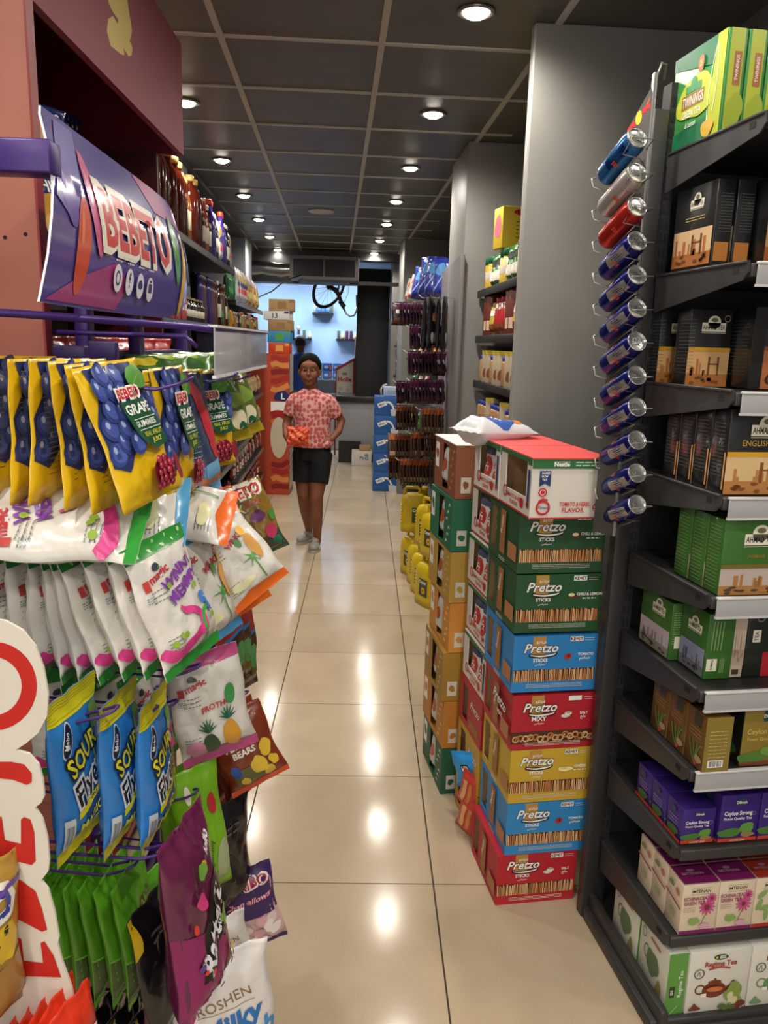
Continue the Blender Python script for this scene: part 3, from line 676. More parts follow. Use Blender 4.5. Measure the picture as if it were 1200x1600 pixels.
# tea boxes: size, body, decorations on front / left side / top
def tbox(name, w, d, h, body, front=(), left=(), top=(), r=.35, coat=0, topc=None, bev=.0012):
    B = m(body, r, coat=coat); g = G(); g.box(0, w, 0, d, 0, h, B, bev)
    for side, ds in (('front', front), ('left', left), ('top', top)):
        fr = face(w, d, h, side)
        for sh, mt in ds: g.dec(*fr, sh, mt)
    return g.build(name)
def ahmad(cx, cy, s):
    a = join(rect(cx-.024*s, cy-.008*s, cx+.024*s, cy+.008*s), ell(cx, cy+.009*s, .013*s, .012*s))
    return [(a, m('#e9e3cf', .5)), (text('AHMAD TEA', .0085*s, cx, cy-.004*s, .02, w=.044*s), CB), (ell(cx, cy+.013*s, .007*s, .004*s), m('#6d6a55', .5)), (rect(cx-.024*s, cy-.0105*s, cx+.024*s, cy-.0095*s), m('#e9e3cf', .5))]
def scene_pic(x0, y0, x1, y1, sky, land, dark, seed=1, tower=True):
    o = [(rect(x0, y0, x1, y1), m(sky, .5)), (rect(x0, y0, x1, y0+(y1-y0)*.35), m(land, .5))]
    rnd = random.Random(seed); w = x1-x0; h = y1-y0; sh = []
    for i in range(9):
        x = x0 + w*rnd.uniform(.04, .85); sh.append(rect(x, y0+h*.3, x+w*rnd.uniform(.03, .08), y0+h*rnd.uniform(.42, .8)))
    o.append((join(*sh), m(land, .5)))
    if tower: o.append((join(rect(x0+w*.5, y0+h*.3, x0+w*.55, y0+h*.85), rect(x0+w*.72, y0+h*.3, x0+w*.77, y0+h*.85), rect(x0+w*.5, y0+h*.62, x0+w*.77, y0+h*.66)), m(dark, .5)))
    o.append((join(*[blob(x0+w*rnd.uniform(.1, .9), y0+h*rnd.uniform(.08, .3), w*.05, h*.05, i) for i in range(10)]), m(dark, .5)))
    return o
GT = 'tea boxes on the dark shelving'
TPIV = TR(X0, YF, 0, .14) @ Matrix.Translation((-X0, -YF, 0))
def place(o, x, y, i, lb, rz=0, dz=0): return put(o, TPIV @ TR(x, y, ZS[i] + .0005 + dz, rz), lb, 'tea box', GT)
# top shelf: green tea boxes seen from below
YG = m('#b6bf3a', .35); DG = m('#1c6a45', .35)
fl_ = [(poly((.0, 0), (.3, 0), (.3, .06), (.0, .045)), DG), (poly((0, .19), (.3, .15), (.3, .215), (0, .215)), DG), (poly((.22, 0), (.3, 0), (.3, .215), (.25, .215)), m('#a9b52f', .35)), (blob(.15, .11, .10, .05, 3), YG),
       (rect(.07, .092, .2, .122), m('#8b6a31', .4)), (text('TWININGS', .021, .135, .097, .0, w=.12), CW), (rect(.09, .124, .18, .14), m('#3d8f5a', .4)), (ell(.135, .14, .018, .016), m('#3d8f5a', .4)),
       (text('GREEN TEA', .015, .135, .072, .0), CW), (text('& Lemon', .012, .135, .05, .0, shear=.2), CW), (ell(.17, .175, .017), m('#a8642f', .4)), (text('25', .012, .17, .169, .02), m('#e9c46a', .4)), (stroke([(.235, .03), (.23, .1), (.245, .17), (.262, .19), (.27, .12), (.258, .06)], .002), CW), (blob(.24, .03, .03, .02, 8), m('#c7a03c', .5))]
tw = tbox('tea_box', .044, .215, .215, '#3f8a45', front=[(rect(.006, 0, .038, .215), YG), (blob(.027, .05, .02, .04, 2), m('#9fb030', .4)), (rect(.018, .105, .034, .17), m('#a8642f', .4)), (text('TWININGS', .007, .029, .138, .01, rot=1.57, w=.05), CW)], left=[(([(x_*.71, y_) for x_, y_ in s_[0]], s_[1]), q_) for s_, q_ in fl_])
for i in range(7): place(tw, .772+.047*i, 1.795, 0, 'yellow-green lemon green tea box on the top shelf, %s from the left' % ORD[i])
# second shelf: black boxes with orange pictures
BK = '#1b1c1b'
f2 = scene_pic(0, .0, .1, .068, '#d6b489', '#a8622c', '#6f4422', 4)
ba = tbox('tea_box', .042, .17, .19, BK, front=[(rect(.004, .02, .038, .06), m('#c67f3a', .4)), (lines(.01, .16, .04, 14, .001, .006), m('#6b6b66', .5))], left=scene_pic(.005, .015, .165, .095, '#d6b489', '#b06b35', '#6f4422', 5) + ahmad(.095, .15, 1.15) + [(lines(.055, .12, .135, 2, .002, .006), m('#b9a66a', .5))], coat=.6)
bb = tbox('tea_box', .13, .08, .19, BK, front=scene_pic(0, .02, .13, .1, '#cf9a5f', '#b4632c', '#7d4420', 6) + ahmad(.065, .15, 1.3) + [(rect(.008, .024, .034, .046), m('#e0b93a', .4)), (text('100', .010, .021, .032, .02), CB)], coat=.6)
place(ba, .775, 1.778, 1, 'black tea box with a bridge picture leaning at the left of the second shelf')
place(ba, .822, 1.775, 1, 'narrow black tea box in clear wrap standing edge-on beside the leaning bridge box')

for i in range(3): place(bb, .87+.134*i, 1.73, 1, 'wide black tea box with an orange picture, %s from the left on the second shelf' % ORD[i])
# third shelf
bc = tbox('tea_box', .105, .06, .175, BK, front=scene_pic(0, 0, .105, .08, '#d9ab72', '#b87339', '#84512a', 7) + [(rect(0, .08, .105, .089), m('#d29b2c', .4))] + ahmad(.058, .135, 1.25) + [(ring(.09, .155, .006, .008), m('#8a8a80', .5))], left=[(lines(.02, .15, .09, 16, .001, .008), m('#5e5e58', .5))], coat=.6)
bd_ = tbox('tea_box', .12, .10, .18, BK, front=[(rect(.03, 0, .12, .085), m('#c8794a', .4)), (rect(.03, .085, .12, .094), m('#a9502a', .4)), (blob(.08, .025, .035, .022, 3), m('#4a3524', .5)), (blob(.085, .045, .02, .012, 6), m('#5f8a38', .5)), (blob(.06, .02, .012, .009, 8), m('#9c4a2a', .5)), (rect(0, 0, .03, .18), m('#2a2826', .3)), (text('100', .02, .085, .12, .0), m('#b9a66a', .5))] + ahmad(.1, .15, 1.0), left=[(lines(.02, .15, .09, 16, .001, .008), m('#5e5e58', .5))], coat=.8)
place(bc, .778, 1.835, 2, 'black tea box with a hazy bridge picture and cream label on the third shelf'); place(bc, .766, 1.95, 2, 'dark tea box standing behind the hazy bridge one on the third shelf')
place(bd_, .889, 1.76, 2, 'shiny wrapped black tea box with green leaves and tea on its picture'); place(bd_, 1.012, 1.76, 2, 'shiny wrapped black tea box at the far right of the third shelf')
# fourth shelf: four edge-on, one facing
be = tbox('tea_box', .16, .062, .182, BK, front=scene_pic(0, 0, .16, .082, '#e0bd8a', '#bf8146', '#8a4f28', 9) + [(rect(0, .082, .16, .092), m('#dba22c', .4)), (text('ENGLISH TEA', .012, .083, .105, .01), m('#b9924a', .4))] + ahmad(.085, .138, 1.5), left=[(lines(.01, .15, .053, 15, .001, .008), m('#62625c', .5)), (rect(.057, .01, .062, .09), m('#c98f55', .4))], coat=.7)
for i in range(4): place(be, .776, 1.633+.065*i, 3, 'black English tea box, %s back from the front of the fourth shelf' % ORD[i])
place(be, .94, 1.633, 3, 'black English tea box at the right of the fourth shelf')
# fifth shelf: green
GB = '#3c6b2a'
bf = tbox('tea_box', .16, .06, .168, GB, front=scene_pic(0, 0, .16, .06, '#b9a9a0', '#a8763e', '#4e3a28', 10, False) + [(rect(0, .06, .16, .07), m('#6f6228', .5)), (text('JASMINE', .008, .08, .084, .01), m('#8f7a34', .5))] + ahmad(.085, .125, 1.55), left=[(lines(.01, .15, .052, 18, .001, .008), m('#86a06c', .5))], coat=.2)
for i in range(3): place(bf, .778, 1.61+.063*i, 4, 'green tea box with a palace picture, %s back from the front of the fifth shelf' % ORD[i])
place(bf, .942, 1.61, 4, 'green tea box with a palace picture at the right of the fifth shelf')
# sixth shelf
bg = tbox('tea_box', .045, .15, .145, GB, front=[(lines(.006, .12, .04, 14, .0015, .006), m('#9cb880', .5)), (rect(.012, .03, .032, .06), m('#e9e3cf', .5))], left=scene_pic(.004, .004, .146, .07, '#b9a9b0', '#8a8578', '#4a4436', 12, False) + ahmad(.09, .112, 1.3), coat=.2)
bh = tbox('tea_box', .066, .11, .158, GB, front=[(join(*[stroke([(.012+.008*i, .07), (.014+.008*i, .14)], .0014) for i in range(4)]), m('#a9c08a', .5)), (rect(.004, .02, .03, .05), m('#e9e3cf', .5)), (text('AHMAD', .006, .02, .035, .02, rot=1.5, w=.026), CB), (join(*[stroke([(.038+.004*i, .015), (.039+.004*i, .05)], .001) for i in range(3)]), m('#a9c08a', .5))], left=scene_pic(.004, .004, .106, .07, '#8f98b8', '#77727a', '#4a4450', 13, False) + ahmad(.06, .112, 1.2), coat=.2)
bi = tbox('tea_box', .03, .16, .16, '#c9b9a8', front=scene_pic(.0, .03, .03, .14, '#cdb9a8', '#b09a88', '#97806c', 14, False) + [(rect(.003, .008, .02, .02), m('#4a3420', .5))])
bj = tbox('tea_box', .09, .16, .16, '#20261f', front=[(rect(.045, 0, .09, .06), m('#b02430', .4)), (ring(.03, .145, .008, .011), m('#8a8a80', .5)), (rect(.014, .085, .034, .115), m('#e9e3cf', .5)), (text('TEA', .009, .028, .1, .02, rot=1.57), CB)], coat=.3)
place(bg, .776, 1.775, 5, 'green tea box turned sideways, farther of two on the sixth shelf'); place(bh, .80, 1.66, 5, 'green tea box turned sideways with a blue meadow picture, nearer of two')
place(bi, .87, 1.665, 5, 'narrow cream tea box with a pale skyline'); place(bj, .903, 1.665, 5, 'dark green and red tea box next to the narrow cream one')
# seventh shelf: brown and gold
bk = tbox('tea_box', .062, .077, .135, '#6b4a22', front=[(rect(0, 0, .065, .135), m('#8a7838', .3)), (rect(.012, .012, .05, .03), CW), (bars(.015, .014, .047, .028, 16), CB), (lines(.01, .1, .055, 8, .0015, .009), m('#c9b977', .5))], left=[(rect(.03, .1, .06, .13), m('#2a3230', .4)), (lines(.015, .09, .065, 3, .0015, .008), m('#b08a4a', .5)), (join(*[stroke([(.045, .01), (.03+.01*i, .03+.008*i), (.02+.018*i, .06)], .005) for i in range(4)]), m('#5b7a34', .5)), (blob(.06, .025, .012, .01, 4), m('#a58b72', .5)), (blob(.05, .012, .006, .006, 4), m('#c0453a', .5))])
for i in range(3): place(bk, .778, 1.59+.08*i, 6, 'small brown and gold tea box with leaf sprigs, %s back from the front' % ORD[i])
bl_ = tbox('tea_box', .12, .09, .14, '#8a7430', front=[(rect(.048, .108, .08, .136), m('#1f4a4e', .4)), (text('Dilmah', .008, .064, .118, .02), CW), (text('Ceylon Gold', .013, .055, .078, .0, w=.09), m('#d8c06a', .4)), (text('Finest Quality Tea', .008, .055, .062, .0, w=.085), m('#d8c06a', .4)), (blob(.03, .02, .04, .014, 2), m('#4f7a2e', .5)), (blob(.07, .035, .02, .012, 4), m('#6d9440', .5)), (blob(.085, .02, .018, .01, 5), m('#8a6a48', .5)), (rect(0, 0, .12, .009), m('#7a4028', .5))], left=[(rect(0, 0, .09, .14), m('#1c1a16', .5)), (blob(.04, .03, .03, .02, 4), m('#3c5a2a', .5))])
place(bl_, .885, 1.61, 6, 'olive gold Ceylon tea box with leaves, left one'); place(bl_, 1.01, 1.61, 6, 'olive gold Ceylon tea box with leaves, right one')
# eighth shelf: purple
def purple(w, d, h):
    fs = h/.105
    return tbox('tea_box', w, d, h, '#3a2379', front=[(rect(0, 0, w, .009), m('#c9452c', .4)), (blob(w*.3, h*.2, w*.34, h*.09, 2), m('#4c7a33', .5)), (blob(w*.72, h*.28, w*.2, h*.11, 6), m('#5f9440', .5)), (blob(w*.75, h*.14, w*.16, h*.06, 4), m('#9a7a50', .5)),
        (rect(w*.40, h*.78, w*.62, h*.92), m('#1f4a4e', .4)), (text('Dilmah', .006*fs, w*.51, h*.82, .02), CW), (text('Ceylon Strong', .009*fs, w*.45, h*.58, .02, w=w*.72), CW), (text('Finest Quality Tea', .006*fs, w*.45, h*.48, .01, w=w*.72), CW), (ring(w*.85, h*.6, .004, .005), m('#8f7fc0', .5)), (text('LOOSE LEAF', .005, w*.5, .002, .02), m('#f0d0b0', .5))],
        left=[(rect(0, 0, d, .008), m('#c9452c', .4)), (blob(d*.5, h*.22, d*.34, h*.13, 2), m('#40602e', .5)), (lines(d*.2, h*.6, d*.8, 3, .0015, .008), m('#a49ad0', .5)), (rect(d*.35, h*.74, d*.6, h*.88), m('#1f4a4e', .4))])
p1 = purple(.083, .071, .09); p2 = purple(.1, .09, .122)
for i in range(3): place(p1, .77, 1.625+.0745*i, 7, 'small purple Ceylon tea box, %s back from the front in the left row' % ORD[i])
for j, sd in enumerate(('left', 'middle', 'right')):
    for i in range(2): place(p2, .862+.104*j, 1.62+.093*i, 7, 'taller purple Ceylon tea box, %s column, %s one' % (sd, ('front', 'back')[i]))
# ninth shelf: cream with magenta tops
def cream(topc, kind):
    k_ = 1.14; w, d, h = .082, .06, .112
    fr = [(rect(0, 0, w, .009), m(topc, .4)), (text('IMTENAN', .007, .041, .094, .01), CB), (ring(.041, .0975, .0, .001), CB), (join(rect(.018, .0905, .064, .0912), rect(.018, .104, .064, .1047)), m('#8a7a5a', .5))]
    if kind == 'flower':
        PKc = m('#c9508a', .5)
        for cx, cy, s in ((.058, .06, .017), (.066, .08, .011)):
            fr.append((join(*[xf(ell(.0, s*.6, s*.16, s*.55, 8), cx, cy, a*.5236) for a in range(12)]), PKc)); fr.append((ell(cx, cy, s*.3), m('#7a2d35', .5)))
        fr += [(stroke([(.058, .05), (.05, .03), (.046, .012)], .0015), m('#6c8a44', .5)), (blob(.03, .03, .012, .009, 4), m('#8aa85c', .5)), (blob(.055, .018, .014, .006, 5), m('#d7a0b4', .5)), (text('ECHINACEA', .0075, .003, .079, .02, 'L', w=.052), m('#8e2a5c', .5)), (text('GREEN TEA', .0075, .003, .069, .02, 'L', w=.048), m('#8e2a5c', .5)), (lines(.003, .062, .03, 3, .001, .004), m('#8a8070', .5))]
    else:
        for i in range(7): fr.append((xf(ell(0, 0, .006, .014, 10), .03+.02*math.sin(i*1.7), .03+.008*i, i*.9), m('#8aa862', .5)))
        fr += [(lines(.04, .08, .076, 3, .0025, .006), m('#b0503c', .5))]
    sc_ = lambda l: [(([(x_*k_, y_*1.2) for x_, y_ in s_[0]], s_[1]), q_) for s_, q_ in l]
    return tbox('tea_box', w*k_, d*k_, h*1.2, '#dccbb2', front=sc_(fr), left=sc_([(stroke([(0, .07), (d, .06)], .005), m('#9a4a72', .5)), (blob(.02, .095, .009, .007, 3), m('#7b8a5a', .5)), (blob(.045, .09, .008, .007, 5), m('#b5786a', .5)), (blob(.03, .035, .012, .008, 7), m('#9aa07a', .5)), (lines(.012, .052, .05, 3, .001, .006), m('#9a8a78', .5))]),
        top=[(rect(.001, .001, w*k_-.001, d*k_-.001), m(topc, .35)), (text('IMTENAN', .009, w/2, d/2, .01), m('#c9a0b4', .5)), (ell(w/2, d/2+.016, .01, .005), m('#b0809a', .5))])
cr_ = cream('#7c1f5e', 'flower'); cr2 = cream('#a8352a', 'leaf')
for j in range(2):
    for i in range(3): place(cr_, .782+.0955*j, 1.607+.0705*i, 8, 'cream echinacea tea box with magenta top, %s row, %s back' % (('left', 'second')[j], ORD[i]))
for i in range(3): place(cr2, .973, 1.607+.0705*i, 8, 'cream herbal tea box with red top, %s back in its row' % ORD[i])
# bottom shelf: white boxes with teapots
def teapot(s, c):
    return [(ell(0, 0, .028*s, .02*s), c), (ell(0, .02*s, .016*s, .005*s), c), (ell(0, .027*s, .003*s), c), (ring(-.033*s, .004*s, .009*s, .0125*s), c), (stroke([(.024*s, .0), (.036*s, .006*s), (.045*s, .02*s)], [.012*s, .008*s, .005*s]), c)]
def isis(body2, potc, w=.135, d=.155, h=.155):
    P = m(potc, .4); fr = [(xf(a, .06, .062), q) for a, q in teapot(.95, P)]
    fr += [(ell(.067, .14, .016, .0065), m('#2a3a24', .5)), (text('ISIS', .007, .071, .1368, .03), CW), (ell(.057, .14, .003), m('#d9c23a', .5)), (text('Regime Tea', .011, .068, .12, .025, w=.07), m('#a5362e', .5)), (stroke([(.042, .113), (.068, .117), (.09, .112)], .004), m('#b8433a', .5)),
           (ring(.022, .105, .0095, .0115), m('#2b4a40', .5)), (stroke([(.017, .101), (.022, .11), (.024, .101)], .0015), m('#2b4a40', .5)), (blob(.02, .022, .012, .005, 3), P), (poly((.012, .026), (.028, .026), (.018, .036)), P), (ell(.06, .066, .018, .006), m('#d0794a' if potc == '#7a3a1e' else '#9ab08a', .4)), (rect(.03, .05, .042, .058), CW),
           (blob(.105, .045, .022, .03, 5, .25), m('#8a9a4a', .5)), (blob(.1, .04, .01, .014, 9, .3), m('#d6cfa4', .5)), (blob(.115, .02, .014, .012, 2, .3), m('#6f3030', .5)), (blob(.09, .02, .016, .008, 7, .3), m('#5c6e34', .5)), (lines(.01, .006, .07, 1, .002, .01), m('#8a8a86', .5))]
    lf = [(ring(.02, .125, .01, .012), m('#3c5a50', .5)), (blob(.07, .075, .035, .028, 4), m('#57704e', .5)), (ring(.035, .085, .012, .016), m('#57704e', .5)), (stroke([(.05, .13), (.1, .125), (.13, .12)], .006), m('#b0605a', .5)), (blob(.12, .04, .025, .03, 5, .25), m('#a08a5a', .5)), (blob(.05, .03, .02, .02, 9, .3), m('#8a9a6a', .5))]
    sc_ = lambda l: [(([(x_*1.2, y_*1.2) for x_, y_ in s_[0]], s_[1]), q_) for s_, q_ in l]
    return tbox('tea_box', w*1.2, d, h*1.2, '#dcd9cf', front=sc_(fr), left=lf)
ia = isis(0, '#7a3a1e'); ib = isis(0, '#6f9a6a')
SL = lambda l, kx, ky: [(([(x_*kx, y_*ky) for x_, y_ in s_[0]], s_[1]), q_) for s_, q_ in l]
sidebox = tbox('tea_box', .05, .14, .186, '#cfd0c0', front=SL([(rect(0, 0, .045, .15), m('#5f9a45', .4)), (rect(.008, .05, .02, .075), m('#2a3a24', .5)), (text('Regime Tea', .009, .036, .08, .01, rot=1.57), CW), (text('ISIS', .006, .016, .062, .02, rot=1.57), CW), (stroke([(.01, .01), (.02, .02), (.03, .03)], .002), m('#a9cf90', .5))], 1.1, 1.24),
    left=SL([(blob(.09, .08, .035, .03, 4), m('#57704e', .5)), (ring(.05, .09, .012, .016), m('#57704e', .5)), (stroke([(.07, .13), (.13, .128)], .006), m('#b0605a', .5)), (ring(.03, .125, .01, .012), m('#3c5a50', .5)), (blob(.14, .035, .02, .025, 5, .25), m('#8f7a4a', .5)), (blob(.15, .02, .012, .01, 2, .25), m('#a8422e', .5))], .78, 1.24))
place(sidebox, .762, 1.598, 9, 'white and green slimming tea box turned sideways at the front of the bottom shelf'); place(sidebox, .762, 1.745, 9, 'white and green slimming tea box turned sideways behind the front one')
place(ia, .815, 1.595, 9, 'white tea box with a brown teapot on the bottom shelf'); place(ib, .98, 1.595, 9, 'white tea box with a green teapot at the bottom right'); place(ia, 1.145, 1.595, 9, 'white tea box with a brown teapot out at the far right of the bottom shelf')

# ================================================================ LEFT: candy display rack
PU = m('#3f2470', .35, .1); PUD = m('#2c1a52', .45)
RX = -.74
rack = empty('candy_rack', (RX, 1.5, 0), 0, 'purple metal candy display rack full of hanging sweet bags with a curved sign on top', 'display rack')
def rr(o, p=None): o.location = -V(rack.location) if p is None else o.location; o.parent = p or rack; return o
FX = -.54
g = G(); g.box(RX-.02, RX, .72, 1.365, .05, 1.52, m('#17131c', .7)); rr(g.build('back_panel'))
g = G()
for Y, X_ in ((.80, RX), (1.30, RX), (1.84, FX), (2.28, FX)): g = G(); g.box(X_, X_+.03, Y-.012, Y+.012, 0, 1.66, PU, .003); rr(g.build('upright'))
g = G()
for z in (.3, .62, .9, 1.12, 1.36, 1.58): g = G(); g.box(RX+.02, RX+.04, .75, 1.37, z-.012, z+.012, PUD, .002); rr(g.build('cross_bar')); g = G(); g.box(FX, FX+.02, 1.43, 2.3, z-.012, z+.012, PUD, .002); rr(g.build('cross_bar'))
g = G(); g.box(-.85, RX+.2, .75, 1.37, .0, .07, PUD, .01); rr(g.build('base'))
q0, q1 = at(-60, 243, 1.10), at(83, 246, 1.10)
g = G(); g.box(q0.x, q1.x, 1.09, 1.13, q1.z-.021, q1.z+.021, PU, .003); rr(g.build('sign_arm'))
for Y in (1.47, 1.79): g = G(); g.box(-.525, -.50, Y-.018, Y+.018, 1.5, 1.9, PU, .003); g.box(-.51, -.44, Y-.012, Y+.012, 1.76, 1.79, PU, .002); rr(g.build('sign_post'))
# curved sign
SX = -.42; SY0 = 1.045; SZ0 = 1.662
def signf(a, b, e=0):
    t = b/.25; return (SX + .018*math.sin(math.pi*t*1.15) - .03*max(0, (a-.72)/.2)**2 - .012*t + e, SY0 + a, SZ0 + b)
outl = [(0, 0), (.012, .06), (.028, .11), (.05, .15), (.075, .2), (.088, .245), (.1, .258), (.3, .256), (.55, .254), (.76, .25), (.84, .238), (.885, .21), (.905, .17), (.905, .13), (.885, .085), (.84, .045), (.76, .012), (.62, .0), (.4, -.002), (.2, -.002)]
g = G(); SB = m('#4a3e8c', .22, 0, .5)
g.decm(signf, poly(*outl), SB, .03, 0); L0 = g.lift
vsb, fsb = bis(poly(*outl), .03); g.add([signf(a, b, -.003) for a, b in vsb], [q[::-1] for q in fsb], m('#dcdadf', .4), True)
n = len(outl); es = [signf(a, b, L0) for a, b in outl] + [signf(a, b, -.003) for a, b in outl]
g.add(es, [(i, (i+1) % n, (i+1) % n+n, i+n) for i in range(n)], m('#e8e6ea', .4))
D = lambda sh, c, r=.25: g.decm(signf, sh, m(c, r, 0, .4), .03)
D(poly((.62, .252), (.84, .236), (.885, .2), (.80, .19), (.66, .21)), '#8a4a9a'); D(poly((.5, .253), (.66, .252), (.72, .2), (.6, .2)), '#a23a78')
D(poly((.01, .004), (.3, .002), (.36, .05), (.28, .075), (.12, .04)), '#a03a78'); D(poly((.05, .14), (.13, .25), (.2, .25), (.15, .15), (.1, .11)), '#5c4fa0')
def bean(cx, cy, l, w, rot, c, hl='#e58a6a'):
    D(xf(ell(0, 0, w, l, 20), cx, cy, rot), c); D(xf(ell(-w*.35, l*.3, w*.22, l*.35, 12), cx, cy, rot), hl)
bean(.10, .155, .05, .028, .1, '#5a3a9a', '#8a78c8'); bean(.135, .085, .075, .026, -.35, '#c8452c', '#e07a50'); bean(.20, .15, .075, .022, .05, '#c44a80', '#dc86ac')
bean(.70, .14, .07, .025, -.05, '#3f8a3c', '#7ab85c'); bean(.755, .09, .09, .02, -.35, '#d9a52c', '#ecc86a'); bean(.83, .13, .045, .025, .1, '#4a58b0', '#7f8cd0')
lz_ = .095; TW = .40
D(text('BEBETO', .096, .43, lz_-.003, .06, w=TW+.04), '#e6dfd0'); D(text('BEBETO', .090, .43, lz_, .055, w=TW+.025), '#e9e2d4'); D(text('BEBETO', .082, .43, lz_+.004, .028, w=TW), '#c4252b', .3)
for i in range(4):
    cx = .285 + .062*i; D(ell(cx, .052-.002*i, .022), '#e6e2ea'); D([ring(cx, .052-.002*i, .008, .012), text('f', .024, cx, .042, .03), blob(cx, .05, .012, .009, 3), join(rect(cx-.011, .04, cx+.011, .056), rect(cx-.006, .058, cx+.006, .062))][i], '#3a3478'); D(lines(cx-.016, .078, cx+.02, 1, .003, .01, i), '#dcd8e4')
rr(g.build('header_sign'))
# price strip along the front and its rod
rz_ = at(332, 515, 1.37).z
g = G(); g.tube([(-.9, 1.02, rz_+.02), (-.5, 1.17, rz_+.012), (-.29, 1.33, rz_+.003), (-.262, 1.37, rz_), (-.262, 2.08, rz_+.005)], .006, PU, 10); g.tube([(RX, 1.42, rz_-.01), (-.32, 1.42, rz_-.012), (-.3, 1.42, rz_-.03)], .004, PU); rr(g.build('rail'))
g = G(); CL = m('#b9b8c0', .2, 0, .5, alpha=.72)
g.box(-.259, -.2565, 1.36, 2.06, rz_-.078, rz_+.006, CL, .0008); g.box(-.2625, -.2555, 1.36, 2.06, rz_-.082, rz_-.077, m('#d4d3d6', .3)); g.box(-.268, -.252, 1.36, 2.06, rz_+.004, rz_+.008, m('#d4d3d6', .3)); rr(g.build('price_strip'))
for b0, b1, bY in ((at(82, 560, 1.26), at(132, 540, 1.26), 1.26), (at(138, 565, 1.37), at(180, 533, 1.37), 1.37)):
    b_ = (b0.x, b1.x, bY, bY+.02, b0.z, b1.z); g = G(); g.box(*b_, PUD, .003); rr(g.build('bracket'))
def hook(tipx, tipy, Y, root=None, w=.012, up=.014):
    p = at(tipx, tipy, Y); r0 = V((RX+.03 if Y < 1.38 else FX+.02, Y + (root or 0), p.z + .012)); g = G(); pts = []
    for s in (-1, 1):
        q = V((p.x, Y, p.z)); pts.append([V((r0.x, r0.y+s*w, r0.z)), V((q.x-.05, Y+s*w, q.z-up-.004)), V((q.x-.02, Y+s*w*.95, q.z-up*.7)), V((q.x-.004, Y+s*w*.7, q.z-.003)), V((q.x, Y+s*w*.2, q.z))])
    g.tube(pts[0] + pts[1][::-1], .0023, PU, 8); o = g.build('hook'); rr(o); return p
HK = [(300, 590, 1.15), (371, 583, 1.55), (392, 585, 1.9), (283, 832, 1.18), (331, 815, 1.45), (371, 764, 1.72), (313, 1038, 1.22), (338, 1010, 1.5), (184, 1104, 1.0), (246, 1104, 1.10), (278, 1094, 1.2), (309, 1234, 1.3), (276, 1318, 1.04), (365, 1262, 1.62), (349, 1320, 1.42), (361, 1447, 1.5), (383, 1490, 1.66), (338, 1533, 1.22), (388, 1080, 1.95), (215, 1345, 1.12)]
for a in HK: hook(*a)

# ---------------------------------------------------------------- bag designs
BY = '#d9b016'
def T(s, h, x, y, c, b=.02, **k): return (text(s, h, x, y, b, **k), m(c, .3))
def beb(x, y, w, c='#c4252b', rot=0): return [(text('BEBETO', w*.30, x, y-.002, .09, w=w*1.12, rot=rot), m('#efe8dc', .3)), (text('BEBETO', w*.24, x, y, .03, w=w, rot=rot), m(c, .3))]
def grape():
    w, h = .15, .20; d = []
    d.append((poly((.004, .062), (.03, .05), (.06, .075), (.1, .085), (.13, .1), (.146, .15), (.13, .196), (.02, .196), (.025, .16), (.004, .12)), m('#27305e', .3)))
    rnd = random.Random(4)
    for cx, cy in ((.018, .078), (.04, .09), (.022, .112), (.052, .108), (.035, .135), (.06, .13), (.03, .165), (.055, .16), (.045, .185), (.075, .18), (.07, .155), (.06, .085), (.12, .13), (.133, .115), (.138, .14)):
        d.append((ell(cx, cy, .016, .0175), m('#303f7c', .28))); d.append((ell(cx+.002, cy+.001, .0125, .0135), m('#44559a', .28))); d.append((ell(cx-.004, cy+.006, .0035, .005, 10), m('#9aa6cc', .25)))
    d.append((blob(.115, .172, .022, .02, 3), m('#4f8a34', .35))); d.append((stroke([(.1, .16), (.13, .185)], .0015), m('#86b55c', .35)))
    d.append((poly((.052, .142), (.11, .142), (.125, .115), (.135, .072), (.1, .068), (.07, .082), (.055, .105)), m('#1c5238', .3)))
    d += beb(.08, .146, .056)
    d += [T('GRAPE', .014, .088, .122, '#e9ece4', .03), T('GUMMIES', .0085, .092, .103, '#dfe6da', .02), (join(rect(.064, .114, .122, .115), rect(.068, .098, .126, .099)), m('#e9ece4', .3)), T('REAL FRUIT', .0065, .1, .088, '#c9c83a', .02), T('JUICE', .0065, .104, .078, '#c9c83a', .02)]
    d.append((blob(.098, .034, .028, .024, 3, .06), m('#7a1626', .3)))
    for i in range(18): x, y = .078+.012*(i % 4)+.004*((i//4) % 2), .016+.0095*(i//4); d.append((ell(x, y, .0055), m('#a02c40', .25))); d.append((ell(x-.0015, y+.0015, .0017, n=8), m('#d08a94', .25)))
    d.append((blob(.128, .034, .012, .018, 5), m('#8c2030', .3)))
    d.append((lines(.02, .18, .13, 20, .0015, .007), m('#8a7a2a', .4), 'B'))
    return bag_mesh(w, h, .02, m(BY, .28, 0, .4, bump=15), d, seam=.008, seed=11).build('gummy_pouch')
